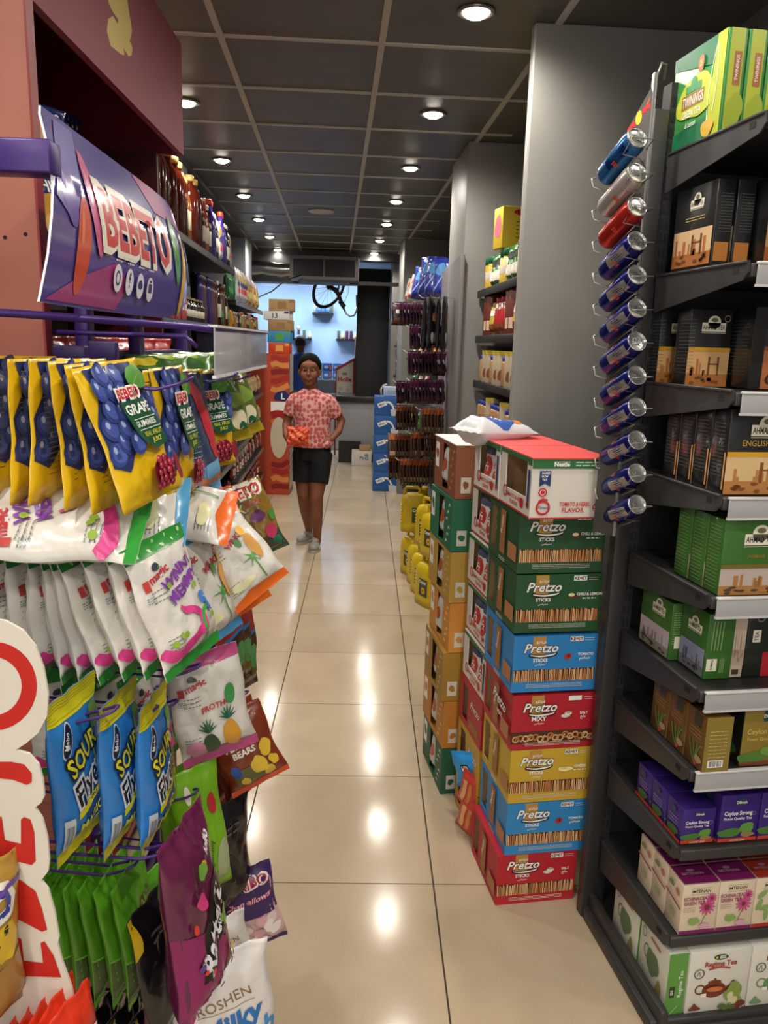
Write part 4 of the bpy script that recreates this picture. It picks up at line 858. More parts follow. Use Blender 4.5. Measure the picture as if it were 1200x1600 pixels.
def magic(kind):
    w, h = .155, .22; W1 = m('#d2cec6', .3, 0, .3, bump=16); d = []
    hc = {'g': '#2f8a36', 'o': '#d9641c', 'b': '#4a92c0', 'p': '#b04a7c'}[kind]
    d += [(rect(0, h-.026, w, h), m(hc, .3)), (poly((0, 0), (w, 0), (w, .02), (w*.4, .03 if kind in 'op' else .018), (0, .014)), m(hc, .3))]
    if kind == 'g': d.append((join(*[ell(.01+.016*i, h-.008-.01*(i % 2), .003, .0045, 8) for i in range(9)]), m('#b5d4a4', .3)))
    d += [T('magic', .014, .05, h-.062, '#b8323a', .03, rot=.25), (blob(.045, h-.043, .008, .007, 3), m('#3a3a44', .3)), (ell(.052, h-.046, .003), m('#5a8a3a', .3))]
    d += [(rect(.012, h-.075, .024, h-.058), m('#b8403a', .3)), (lines(.01, h-.085, .026, 3, .0015, .004), m('#5a7f84', .3))]
    d += [(lines(.02, .14, .055, 3, .0016, .008, 4), m('#6a6864', .4)), (lines(.012, .06, .045, 5, .0012, .006, 7), m('#4a4a48', .4))]
    if kind == 'g':
        d += [T('WINNY', .018, .095, h-.075, '#7a3a98', .04, rot=.3), T('MEMMY', .018, .1, h-.1, '#7a3a98', .04, rot=.3)]
        d += [(stroke([(0, .045), (.02, .032), (.05, .036), (.08, .046), (.1, .05), (.105, .07), (.09, .085), (.075, .09), (.065, .1)], [.014, .018, .016, .016, .018, .014, .012, .013, .008]), m('#cf3f86', .28)), (stroke([(.1, .02), (.1, .05), (.115, .075), (.14, .08)], .007), m('#3f9a44', .3)), (stroke([(.12, .085), (.125, .1), (.14, .095)], .009), m('#3a78c0', .3)), (blob(.135, .08, .011, .016, 4, .2), m('#3a6fbe', .3))]
        for x, y in ((.02, .052), (.04, .058), (.05, .056), (.12, .12), (.13, .06), (.06, .14)): d.append((ell(x, y, .0055), m('#8aa838', .3)))
    if kind in 'ob':
        d += [T('WILKY', .013, .1, h-.08, '#b8323a', .04, rot=.25), (stroke([(.11, .03), (.105, .09)], .004), m('#5b8a3c', .3)), (blob(.05, .05, .03, .012, 4), m('#d8d6a8', .3))]
        for a in range(6): d.append((stroke([(.105, .09), (.105+.028*math.cos(a*1.05), .09+.022*math.sin(a*1.05))], [.005, .001]), m('#4f9440', .3)))
        d += [(blob(.125, .11, .014, .03, 6), m('#c8934a', .3)), (ell(.1, .135, .007, .012), m('#4a8a40', .3)), (ell(.125, .155, .009, .012), m('#dca62c', .3))]
    if kind == 'p':
        d += [T('FROTHO', .011, .085, .11, '#b8403a', .03, rot=.1), (blob(.105, .05, .018, .03, 3, .05), m('#c99034', .3)), (blob(.06, .04, .016, .025, 3, .05), m('#2c4a30', .3)), (ell(.115, .13, .012, .02), m('#3f8a4a', .3)), (blob(.03, .035, .02, .02, 5), m('#cf8aa8', .3))]
        for cx, cy in ((.06, .07), (.105, .085)):
            for a in range(7): d.append((stroke([(cx, cy), (cx+.02*math.cos(.3+a*.42), cy+.026*math.sin(.3+a*.42))], [.006, .001]), m('#1f5a3c', .3)))
    for i in range(14): d.append((lines(.02, .19-.011*i, .135, 1, .0014, .01, i), m('#8a8884', .4), 'B'))
    return bag_mesh(w, h, .045, W1, d, seam=.016, seed={'g': 5, 'o': 6, 'b': 7, 'p': 8}[kind], wav=.0045).build('gummy_bag')
def sour():
    w, h = .16, .25; Y = m('#cfc81c', .35); d = [(rect(0, h-.034, w, h), Y), (rect(0, 0, w, .02), Y)]
    d.append((join(*[rect(.0, h-.003-.0045*i, w, h-.0015-.0045*i) for i in range(7)]), m('#a8a014', .4)))
    K = m('#14203c', .3)
    d += [(poly((.05, .03), (w-.004, .03), (w-.004, .15), (.05, .11)), m('#2a4a78', .3)), (xf(ell(0, 0, .012, .028), .032, .188, -.3), m('#b8c2cc', .3)), (xf(ell(0, 0, .010, .025), .032, .188, -.3), K), (text('Mebo', .008, .032, .188, .01, rot=1.3), m('#dfe4ea', .3)), (blob(.125, .195, .02, .022, 3), m('#6a8a2c', .3))]
    for s, hh, x, y, c, sh in (('SOUR', .034, .075, .142, '#d6cf20', 0), ('Flyers', .036, .085, .098, '#1a1c22', .2)):
        d += [(text(s, hh, x, y, .09, rot=.35, w=.115 if s != 'SOUR' else .1, shear=sh), K if s == 'SOUR' else m('#c9ced4', .3)), (text(s, hh*.92, x, y+.001, .02, rot=.35, w=.108 if s != 'SOUR' else .092, shear=sh), m(c, .3))]
    d += [(poly((.03, .062), (.15, .105), (.15, .115), (.03, .073)), m('#cfc81c', .3)), T('APPLE', .006, .075, .081, '#1a2030', .02, rot=.35), T('MAGIC', .014, .07, .048, '#c9c83a', .03, rot=.3), T('WORMS', .012, .08, .034, '#aebac8', .02, rot=.3), (blob(.05, .03, .01, .007, 3), CW)]
    for i in range(6): d.append((stroke([(.1+.008*i, .03), (.104+.008*i, .1), (.1+.008*i, .15)], .0035), m(('#6d8a3a', '#8a6a4a', '#b7a94a')[i % 3], .3)))
    d.append((rect(.004, .024, .02, .07), m('#b9bdc2', .4))); d.append((bars(.006, .03, .018, .06, 9), m('#50545a', .4)))
    return bag_mesh(w, h, .04, m('#2a78c4', .26, 0, .4, bump=15), d, seam=.022, seed=21, wav=.002).build('sour_candy_bag')
def simple(name, w, h, t, base, decs, seed, seam=.012, wav=.003, back=None, coat=.3, r=.3):
    return bag_mesh(w, h, t, m(base, r, 0, coat, bump=16), decs, seam=seam, seed=seed, wav=wav, back=back).build(name)
def bears():
    d = beb(.05, .14, .07, '#b8303a') + [T('FUNNY', .014, .06, .108, '#f0e6dc', .04), T('BEARS', .014, .066, .088, '#f0e6dc', .04), (poly((0, 0), (.14, 0), (.14, .012), (0, .012)), m('#c24a24', .3)), (blob(.06, .04, .04, .025, 4), m('#5d5a32', .3)), (ell(.03, .06, .012, .014), m('#2c4f9a', .3))]
    for x, y, s in ((.085, .055, .018), (.115, .085, .016), (.1, .03, .012), (.04, .03, .01), (.12, .05, .011)): d.append((blob(x, y, s, s*1.2, int(x*1000), .1), m('#d6b23a', .3)))
    return simple('gummy_bag', .14, .19, .04, '#7c3218', d, 31)
def green():
    return simple('green_sweet_bag', .15, .24, .035, '#5a9e24', [(poly((0, 0), (.15, 0), (.15, .085), (.1, .07), (.05, .075), (0, .09)), m('#5c6a44', .25)), (rect(0, 0, .15, .016), m('#6cc22c', .3)), (text('BEBETO', .02, .075, .15, .02, w=.09, rot=.4), m('#5a3a20', .3)), (poly((0, .088), (.05, .073), (.1, .068), (.15, .083), (.15, .087), (.1, .072), (.05, .077), (0, .092)), m('#86c84a', .3)), (rect(.0, .09, .03, .24), m('#3f7d1c', .3), 'B')], 41)
def lime():
    return simple('lime_sweet_bag', .15, .24, .04, '#7ab51f', [(text('ROSHEN', .022, .06, .12, .0, rot=1.45), m('#2a4a18', .35)), T('gummy', .012, .085, .08, '#2a4a18', .0, rot=1.4), (blob(.12, .06, .025, .04, 3), m('#a8b58a', .3)), (ell(.11, .17, .014, .02), m('#c0303a', .3)), (ell(.04, .2, .01, .016), m('#e0dcc8', .3))], 42)
def ratter():
    d = [(poly((0, .0), (.16, 0), (.16, .12), (.1, .09), (.06, .12), (.0, .14)), m('#8a1f5c', .3)), (poly((.1, .04), (.16, .03), (.16, .11), (.12, .1)), m('#6a4a34', .25)), (poly((.03, .06), (.06, .06), (.15, .16), (.14, .19), (.1, .17), (.05, .12)), m('#14100f', .3))]
    d += [(text('Ratterz', .036, .09, .1, .07, rot=.8, w=.125, shear=.2), m('#101014', .3)), (text('Ratterz', .034, .09, .102, .03, rot=.8, w=.118, shear=.2), m('#e4e2ea', .25)), T('lollo', .014, .115, .215, '#e8e4ea', .04, rot=.5), (blob(.135, .105, .012, .014, 3), m('#5a9a34', .3)), (poly((.02, 0), (.1, 0), (.06, .03)), m('#c02a74', .3))]
    rnd = random.Random(9)
    for i in range(16): d.append((ell(rnd.uniform(.015, .14), rnd.uniform(.03, .22), rnd.uniform(.003, .007)), m(('#d8402c', '#d9a52c', '#cf4a8a', '#5a3a8a', '#7aa038')[i % 5], .25)))
    d += [(blob(.07, .2, .01, .012, 4), m('#6a9a3c', .25)), (blob(.05, .17, .012, .011, 5), m('#c83a78', .25))]
    return simple('fruit_candy_bag', .16, .26, .05, '#5c1a40', d, 43, wav=.004, coat=.6, r=.22)
def black():
    return simple('black_sweet_bag', .15, .23, .035, '#121013', [(poly((0, .16), (.012, .17), (.012, .23), (0, .23)), m('#c9a81c', .3)), (blob(.08, .1, .03, .03, 3), m('#1e1a20', .25)), (lines(.03, .18, .12, 2, .004, .012), m('#5a5560', .3))], 44, wav=.005, coat=.5, r=.25)
def marsh():
    d = [(poly((0, .1), (.14, .085), (.14, .2), (0, .2)), m('#3d2560', .28)), (text('HARIBO', .022, .072, .158, .07, w=.118), m('#f0e8ea', .3)), (text('HARIBO', .019, .072, .16, .02, w=.108), m('#b8303a', .3)), (text('Chamallows', .013, .075, .125, .05, w=.11, shear=.2), m('#c8457c', .3)), (text('Chamallows', .012, .075, .126, .0, w=.105, shear=.2), m('#f0dce4', .3)), (rect(0, 0, .14, .01), m('#3d2560', .3))]
    rnd = random.Random(2)
    for i in range(13): x, y = rnd.uniform(.015, .125), rnd.uniform(.015, .08); d.append((blob(x, y, .013, .011, i), m(('#e6cfd0', '#dba8b4', '#efe2e0')[i % 3], .35)))
    return simple('marshmallow_bag', .14, .2, .06, '#d9b4b8', d, 45, wav=.004)
def milky():
    return simple('milk_candy_bag', .16, .24, .04, '#dcd8d4', [T('ROSHEN', .016, .085, .165, '#8a6a4a', -.0, rot=.1), (rect(.04, .158, .13, .159), m('#8a6a4a', .3)), (text('Milky', .032, .09, .118, .04, rot=.15, shear=.2), m('#2a6fb4', .3)), (text('Splash', .03, .105, .085, .03, rot=.15, shear=.2), m('#3a86c4', .3)), (blob(.08, .04, .06, .025, 3), m('#bcd4e8', .3)), (ell(.12, .05, .02, .016), m('#d88a3c', .3))], 46, wav=.004)
def mix():
    d = beb(.08, .17, .12) + [(text('MIX', .026, .045, .13, .09), m('#2a4f8a', .3)), (text('MIX', .024, .045, .131, .03), m('#d6c22a', .3)), (lines(.08, .15, .13, 2, .004, .008), m('#b8443a', .3)), (poly((.0, 0), (.15, 0), (.15, .06), (.1, .05), (.05, .07), (0, .06)), m('#3a4a3c', .25)), (blob(.1, .11, .02, .018, 3), m('#6a2a6a', .3)), (blob(.125, .06, .015, .022, 4), m('#b8345a', .3)), (blob(.06, .03, .02, .015, 5), m('#2a6aa0', .3)), (blob(.13, .03, .015, .012, 6), m('#2c7a5a', .3)), (blob(.09, .04, .014, .016, 7), m('#5a3a24', .3)), (blob(.025, .05, .014, .01, 8), m('#3a5aa8', .3)), (blob(.14, .1, .008, .016, 8), m('#4a8a3c', .3))]
    return simple('gummy_bag', .15, .21, .055, '#8a6a24', d, 47, wav=.004, coat=.6, r=.22)
def red():
    return simple('red_sweet_bag', .15, .22, .04, '#cf3318', [(text('O', .05, .12, .1, .12), m('#ece6e0', .25)), (text('O', .045, .12, .103, .04), m('#d84a30', .25)), (stroke([(.02, .09), (.06, .1)], .012), m('#2c2c7a', .3))], 48, wav=.004)
def gold():
    return simple('gold_sweet_bag', .15, .24, .055, '#b08a3c', [(text('GO', .045, .075, .165, .1), m('#e8e4dc', .25)), (text('GO', .04, .075, .167, .04), m('#2a3a9a', .25)), (text('bears', .026, .08, .125, .03, rot=.4), CB), (blob(.11, .13, .02, .03, 3), m('#d9b42c', .3)), (poly((0, 0), (.15, 0), (.15, .1), (0, .1)), m('#a3763c', .25)), (blob(.03, .11, .02, .02, 4), m('#d8542c', .3)), (rect(0, .2, .15, .206), m('#6a4a9a', .3))], 49, wav=.004)
P = {'g': grape(), 'mg': magic('g'), 'mo': magic('o'), 'mb': magic('b'), 'mp': magic('p'), 's': sour(), 'fb': bears(), 'gr': green(), 'li': lime(), 'ra': ratter(), 'bk': black(), 'ma': marsh(), 'mi': milky(), 'mx': mix(), 're': red(), 'go': gold()}
P['ra'].data.transform(Matrix.Scale(.74, 4, (1, 0, 0))); P['s'].data.transform(Matrix.Scale(.84, 4, (1, 0, 0))); P['li'].data.transform(Matrix.Scale(.62, 4, (1, 0, 0)))
HP = {'g': .20, 'mg': .22, 'mo': .22, 'mb': .22, 'mp': .22, 's': .25, 'fb': .19, 'gr': .24, 'li': .24, 'ra': .26, 'bk': .23, 'ma': .2, 'mi': .24, 'mx': .21, 're': .22, 'go': .24}
P['ol'] = simple('gummy_bag', .13, .19, .04, '#55682a', [(blob(.07, .12, .05, .03, 3), m('#7d9a3c', .3)), (blob(.08, .06, .03, .03, 4), m('#c9c2a0', .3)), (ell(.09, .04, .014), m('#1f5a3c', .3)), (blob(.04, .09, .02, .02, 5), m('#b8a42c', .3)), (rect(0, .0, .13, .03), m('#a8941c', .3))] + beb(.065, .16, .08), 51, coat=.6); HP['ol'] = .19
P['rb'] = simple('gummy_bag', .13, .21, .035, '#2f3f5a', [(poly((.04, .21), (.08, .21), (.12, .1), (.13, .05), (.09, .06)), m('#b8303c', .3)), (poly((.02, 0), (.13, 0), (.13, .06), (.02, .05)), m('#6aa4cc', .3)), (stroke([(.02, .03), (.07, .02), (.12, .04)], .01), m('#d8784a', .3)), (lines(.005, .19, .04, 18, .0014, .008), m('#8a94a8', .4))], 52); HP['rb'] = .21
P['dk'] = simple('gummy_bag', .13, .22, .04, '#3a2822', [(poly((0, .1), (.13, .14), (.13, .2), (0, .17)), m('#8a2c28', .3)), (stroke([(0, .1), (.13, .14)], .008), m('#2a6aa0', .3)), (blob(.07, .05, .04, .03, 3), m('#6a5a2c', .3)), (blob(.1, .08, .015, .03, 4), m('#4a8a50', .3))], 53); HP['dk'] = .22
P['fl'] = simple('gummy_bag', .16, .23, .04, '#4c7a2c', [(text('BEBETO', .03, .08, .05, .09, w=.125), m('#efe8dc', .3)), (text('BEBETO', .026, .08, .052, .03, w=.115), m('#c4252b', .3)), (blob(.05, .15, .035, .03, 3), m('#c9b62c', .3)), (blob(.11, .13, .03, .035, 4), m('#2f5c22', .3)), (blob(.1, .19, .03, .02, 5), m('#9ab83a', .3))], 54); HP['fl'] = .23
def bagat(k, tp, bp, Y, yaw, label, cat='sweet bag', group=None, dY=0, twist=0, sc=None):
    if Y < 1.35 and tp[0] < 300: yaw = min(86, yaw*.5+(50 if k != 'ra' else 58))
    A = at(tp[0], tp[1], Y); B = at(bp[0], bp[1], Y+dY); up = (A-B); L = up.length; z = up/L; yaw = math.radians(yaw)
    f = V((math.sin(yaw), -math.cos(yaw), 0)); f = (f - z*f.dot(z)).normalized(); y = -f; x = y.cross(z)
    s = L/HP[k] if sc is None else sc
    M = Matrix.Translation(A) @ Matrix((x, y, z)).transposed().to_4x4()
    return put(P[k], M, label, cat, group, s)
GP = 'grape gummy pouches on the top hooks'
for i, (t, b, yw) in enumerate([((-12, 562), (-5, 765), 55), ((32, 556), (36, 768), 48), ((58, 560), (66, 768), 66), ((95, 560), (98, 772), 58), ((122, 562), (150, 776), 60), ((146, 566), (190, 778), 60), ((163, 567), (234, 752), 50)]):
    bagat('g', t, b, 1.17-.012*i, yw, 'yellow and blue grape gummy pouch, %s from the left on the front top hook' % ORD[i] if i < 6 else 'wide tilted grape gummy pouch at the front tip of the top hook', group=GP, sc=1.0)
bagat('g', (259, 573), (292, 778), 1.3, 74, 'grape gummy pouch turned nearly edge-on right of the tilted one', group=GP)
bagat('rb', (291, 583), (322, 772), 1.42, 78, 'dark blue and red gummy bag seen edge-on between two grape pouches')
bagat('g', (312, 582), (333, 732), 1.62, 55, 'small grape gummy pouch furthest right on the top hooks', group=GP)
for i in range(3): bagat('g', (255+16*i, 578), (258+18*i, 720), 1.5, 70, 'dark gummy pouch deep behind the front top hook, %s from the left' % ORD[i], group='pouches deep on the top hooks')
for i, (t, b, Y, yw) in enumerate([((345, 586), (368, 690), 2.0, 50), ((356, 583), (385, 680), 2.15, 40)]): bagat('ol', t, b, Y, yw, 'olive green gummy bag %s by the price strip' % ('left one', 'right one')[i])
# white bags lying on the second row and hanging below
def lie(k, c, Y, w2, rz, label, ry=0, grp=None):
    A = at(c[0], c[1], Y); M = Matrix.Translation(A) @ Matrix.Rotation(rz, 4, 'Z') @ Matrix.Rotation(math.radians(-62), 4, 'X') @ Matrix.Rotation(ry, 4, 'Y') @ Matrix.Translation((0, 0, HP[k]/2)); return put(P[k], M, label, 'sweet bag', grp, w2)
lie('mg', (70, 808), 1.10, 1.15, .12, 'white pink-ribbon gummy bag lying flat over the second row, left one', ry=-1.5)
lie('mb', (170, 800), 1.2, 1.05, .1, 'white gummy bag lying across the second hook row, middle one', ry=-1.6); lie('mo', (275, 800), 1.34, .95, .2, 'white palm tree gummy bag lying at the right end of the second row', ry=-1.4)
MGg = 'white green-topped gummy bags on the second row'
for i, (t, b, yw) in enumerate([((-8, 855), (-6, 1040), 55), ((18, 850), (22, 1045), 55), ((46, 848), (66, 1050), 74), ((80, 848), (90, 1050), 76), ((100, 850), (132, 1055), 70), ((112, 850), (158, 1052), 72), ((128, 850), (196, 1052), 62), ((160, 842), (228, 1044), 66), ((198, 838), (262, 1040), 62), ((236, 838), (304, 1028), 36)]):
    bagat('mg', t, b, 1.2-.011*i, yw, ('white gummy bag with green top edge, %s from the left in the hanging row' % ORD[i]) if i < 9 else 'white gummy bag with purple words and pink ribbon, front of the row', group=MGg, sc=.90)
bagat('mb', (285, 830), (342, 1002), 1.3, 30, 'white gummy bag with blue foot hanging behind the front pink-ribbon bag')
bagat('mo', (300, 815), (380, 960), 1.42, 40, 'white gummy bag with orange corner, the lower of two at the aisle edge'); bagat('mo', (322, 812), (413, 926), 1.36, 25, 'white gummy bag with orange corner sticking out furthest into the aisle')
bagat('mx', (365, 758), (412, 868), 1.72, 15, 'gold see-through gummy bag marked MIX hanging at the aisle edge'); bagat('re', (338, 762), (345, 835), 1.8, 30, 'dark pink gummy bag hanging just behind the gold MIX bag')
for i, (x, y) in enumerate(((352, 930), (362, 925), (371, 935))): bagat('dk', (x-8, y), (x, y+145), 1.85+.07*i, 55, 'dark brown and blue sweet bag under the orange-cornered bags, %s from the left' % ORD[i], group='dark bags at the aisle edge')
bagat('mp', (312, 1020), (345, 1180), 1.35, 28, 'white gummy bag with pineapples and pink foot'); bagat('mo', (272, 1030), (318, 1118), 1.42, 40, 'white bag with a barcode hanging left of the pineapple bag')
for i, (t, b) in enumerate([((110, 1040), (110, 1200)), ((140, 1040), (145, 1210)), ((175, 1040), (178, 1210)), ((215, 1040), (255, 1200))]): bagat('mg', t, b, 1.36-.02*i, 40+6*i, 'white gummy bag hanging behind the blue bags, %s from the left' % ORD[i], group='white bags behind the blue ones')
for i, (t, b, yw, Y) in enumerate([((112, 1076), (126, 1340), 60, 1.0), ((186, 1082), (188, 1348), 66, 1.06), ((241, 1086), (238, 1340), 78, 1.1)]):
    bagat('s', t, b, Y, yw, 'blue and yellow sour sweet bag, %s of three' % ('leftmost', 'middle', 'rightmost')[i], group='blue sour sweet bags', sc=.93)
for i in range(4): bagat('fb', (318+12*i, 1118-3*i), (345+16*i, 1240-2*i), 1.72-.05*i, 55, 'brown gummy bag, %s from the left behind the front brown one' % ORD[i], group='brown gummy bags')
bagat('fb', (358, 1112), (408, 1225), 1.5, 22, 'brown gummy bag with yellow jellies, front one at the aisle edge', group='brown gummy bags')
for i, (t, b) in enumerate([((44, 1352), (62, 1540)), ((64, 1352), (88, 1540)), ((84, 1350), (105, 1545)), ((104, 1350), (128, 1540)), ((124, 1350), (150, 1546)), ((146, 1352), (178, 1547)), ((170, 1352), (206, 1547)), ((196, 1352), (229, 1548))]):
    bagat('gr', t, b, 1.2-.012*i, 72, 'bright green sweet bag, %s from the left in the lowest full row' % ORD[i], group='green sweet bags', sc=.88)
for i in range(5): bagat('bk', (100+34*i, 1555), (104+36*i, 1690), 1.15, 60, 'dark purple sweet bag in the bottom row, %s from the left' % ORD[i], group='dark bags in the bottom row')
bagat('li', (272, 1205), (285, 1380), 1.38, 66, 'lime green sweet bag turned edge-on left of the lettered one'); bagat('li', (302, 1200), (328, 1390), 1.32, 40, 'lime green sweet bag with upright dark lettering')
for i in range(2): bagat('mo', (318+8*i, 1180), (338+8*i, 1290), 1.6, 50, 'white sweet bag behind the lime green one, %s' % ('left', 'right')[i])
bagat('bk', (338, 1262), (352, 1430), 1.45, 50, 'glossy black sweet bag hanging between the lime and pink bags'); bagat('bk', (242, 1390), (285, 1585), 1.1, 45, 'crumpled black sweet bag hanging behind the dark pink fruit candy bag')
bagat('gr', (242, 1350), (262, 1450), 1.2, 40, 'green sweet bag peeking out left of the dark pink fruit candy bag')
bagat('ra', (276, 1284), (318, 1566), 1.06, 36, 'large shiny dark pink fruit candy bag in front')
bagat('ma', (370, 1358), (402, 1480), 1.5, 18, 'purple and pink marshmallow bag at the aisle edge'); bagat('ma', (360, 1400), (378, 1500), 1.62, 40, 'pink marshmallow bag half hidden behind the front one')
bagat('mi', (338, 1440), (362, 1560), 1.3, 35, 'white milk candy bag behind the larger white one'); bagat('mi', (335, 1490), (360, 1700), 1.12, 22, 'large white milk candy bag with blue lettering at the bottom edge')
bagat('ra', (238, 1540), (260, 1700), 1.15, 50, 'dark pink fruit candy bag in the bottom row by the black bag')
# lying green bags and pink boxes on the shelf seen through the rack top
for i in range(3):
    A = at(245+38*i, 556-2*i, 1.75+.1*i); put(P['fl'], Matrix.Translation(A) @ Matrix.Rotation(.2, 4, 'Z') @ Matrix.Rotation(-1.15, 4, 'X'), 'green gummy bag lying on its back above the grape pouches, %s from the left' % ORD[i], 'sweet bag', 'green bags lying on top', .85)
# ---------------------------------------------------------------- upright letter board at the far left
g = G(); Y = .86; O = at(0, 1600, Y); ppm = (at(100, 1200, Y) - at(0, 1200, Y)).length / 100
bp = [(-60, 975), (-20, 966), (8, 970), (35, 985), (55, 1010), (68, 1045), (75, 1085), (73, 1120), (60, 1145), (40, 1162), (24, 1172), (45, 1178), (60, 1195), (67, 1220), (69, 1245), (64, 1255), (54, 1262), (66, 1280), (74, 1310), (77, 1345), (75, 1362), (64, 1376), (75, 1390), (85, 1425), (92, 1465), (90, 1475), (96, 1500), (112, 1545), (125, 1620), (-60, 1620)]
pts = [at(a, b, Y) for a, b in bp]
def Q(a, b): p = at(a, b, Y); return (p.x, p.z)
g.prism([(p.x, p.z) for p in pts][::-1], Y, Y+.004, m('#ddd6c8', .4))
RD = m('#c3231c', .35)
def RP(*pp): g.dec((0, Y, 0), (1, 0, 0), (0, 0, 1), ([Q(*p) for p in pp][::-1], [tuple(range(len(pp)))]), RD)
def band(c, r0, r1, a0, a1, ry=1, n=16):
    pp = [(c[0]+r1*math.cos(a0+(a1-a0)*i/n), c[1]+r1*ry*math.sin(a0+(a1-a0)*i/n)) for i in range(n+1)] + [(c[0]+r0*math.cos(a1-(a1-a0)*i/n), c[1]+r0*ry*math.sin(a1-(a1-a0)*i/n)) for i in range(n+1)]
    v = [Q(*p) for p in pp]; m_ = n+1
    g.dec((0, Y, 0), (1, 0, 0), (0, 0, 1), (v, [(i+1, i, 2*m_-1-i, 2*m_-2-i) for i in range(n)]), RD)
band((-12, 1072), 46, 70, -1.75, 1.75)                       # O
RP((-40, 1190), (18, 1190), (38, 1194), (50, 1208), (50, 1222), (42, 1226), (20, 1218), (-40, 1212))   # T bar
RP((-40, 1268), (3, 1276), (8, 1312), (33, 1318), (33, 1280), (38, 1276), (48, 1280), (54, 1300), (56, 1345), (50, 1351), (25, 1345), (-40, 1335))   # E
RP((-40, 1374), (22, 1372), (32, 1374), (56, 1392), (66, 1420), (74, 1452), (66, 1455), (22, 1432), (-40, 1402)); 
RP((20, 1462), (34, 1466), (38, 1500), (68, 1504), (64, 1472), (70, 1470), (84, 1492), (96, 1526), (34, 1524), (26, 1500))
band((28, 1400), 8, 26, .2, 2.9)
tag(g.build('letter_board'), 'white cut-out board with large red letters standing on end at the far left', 'sign board')
bagat('go', (-42, 1372), (-30, 1630), .80, 35, 'gold gummy bag at the left edge in front of the letter board', sc=.9)
for i in range(5): bagat('re', (4+17*i, 1600-4*i), (10+20*i, 1800), .86-.01*i, 62, 'orange-red sweet bag at the bottom left, %s from the left' % ORD[i], group='orange-red bags at the bottom left')
bagat('re', (88, 1588), (118, 1780), .82, 40, 'orange-red sweet bag with white ring letter in the bottom left, front one', group='orange-red bags at the bottom left')

# ================================================================ LEFT: red header unit
PX_ = at(56, 300, 1.40).x
SAL = noisy('#9c5a4a', '#ad6a58', 2.5, r=.5, detail=6); DR = m('#7c1c2e', .5); DDR = m('#4a0e14', .5)
un = empty('red_shelf_unit', (-.9, 1.42, 0), 0, 'tall red wooden shelf unit with a protruding header box and salmon end panel', 'shelf unit')
def ru(o): o.location = -V(un.location); o.parent = un; return o
g = G(); g.box(-1.75, -.552, 1.385, 1.41, 0, HC-.03, SAL); g.box(-.5525, -.5485, 1.383, 1.412, 0, HC-.03, m('#8a2c2c', .4))
for px, py in ((8, 371), (40, 366)): p = at(px, py, 1.385); g.add(*(lambda c: ([(c.x+.0035*math.cos(a*.785), 1.3845, c.z+.0035*math.sin(a*.785)) for a in range(8)], [tuple(range(8))]))(p), m('#1c1210', .9))
ru(g.build('end_panel'))
g = G(); g.box(-.566, -.55, 1.41, 2.48, 2.147, 2.445, DR); g.box(-1.3, -.566, 2.464, 2.48, 2.147, 2.445, DR); g.box(-1.3, -.566, 1.41, 2.464, 2.43, 2.445, DDR)
yp = [(450, 0), (530, 0), (545, 100), (550, 130), (540, 170), (552, 200), (548, 230), (535, 235), (515, 200), (518, 230), (508, 228), (490, 215), (460, 190), (445, 130), (450, 80), (470, 65), (490, 100), (492, 80), (470, 50), (455, 20)]
ys = [atX(a/2.6667, b/2.6667, -.55) for a, b in yp]; ys = [(p.y, p.z) for p in ys]
g.dec((-.55, 0, 0), (0, 1, 0), (0, 0, 1), poly(*ys[::-1]), m('#c9b05e', .4))
ru(g.build('header_box'))
g = G()
for z in (1.80, 1.42, 1.1, .7, .3): g.box(-1.3, -.62, 1.42, 2.46, z-.02, z, m('#8c2a2a', .4))
ru(g.build('shelf')); g = G(); g.box(-1.32, -1.3, 1.41, 2.48, 0, 2.43, DDR); ru(g.build('back_panel'))
g = G(); g.box(-.9, -.62, 2.44, 2.46, 0, 2.15, DDR); ru(g.build('side_panel'))
P['ch'] = simple('chips_bag', .16, .23, .06, '#1c2c66', [(blob(.08, .14, .05, .045, 3), m('#d09a3c', .3)), (blob(.09, .11, .03, .03, 4), m('#e0b868', .3)), (rect(0, .0, .16, .06), m('#b02430', .3)), (rect(0, .06, .16, .066), CW), (text('CHIPS', .026, .08, .185, .03), CW)], 61, coat=.6); HP['ch'] = .23
P['rc'] = simple('snack_bag', .16, .2, .05, '#b0242c', [(text('SNACK', .026, .08, .12, .03), CW), (blob(.08, .06, .05, .03, 3), m('#d9a04a', .3)), (rect(0, .0, .16, .012), CW)], 62, coat=.6); HP['rc'] = .2
for i in range(5): bagat('ch', (62+9*i, 163+4*i), (66+9*i, 228+4*i), 1.72+.13*i, 60, 'navy crisp bag on the upper shelf behind the salmon panel, %s from the front' % ORD[i], 'snack bag', 'navy crisp bags in the red unit', sc=.72)
for i in range(5): bagat('ch', (64+8*i, 268+4*i), (68+8*i, 360), 1.65+.13*i, 60, 'navy crisp bag on the shelf beside the curved sign, %s from the front' % ORD[i], 'snack bag', 'navy crisp bags in the red unit', sc=.85)
for i in range(7): p = at(84+26*i, 498-1*i, 1.9+.08*i); put(P['rc'], TR(-.7+.01*i, 1.55+.14*i, 1.62, rz=1.1), 'red snack bag behind the purple rack posts, %s from the front' % ORD[i], 'snack bag', 'red snack bags in the red unit')

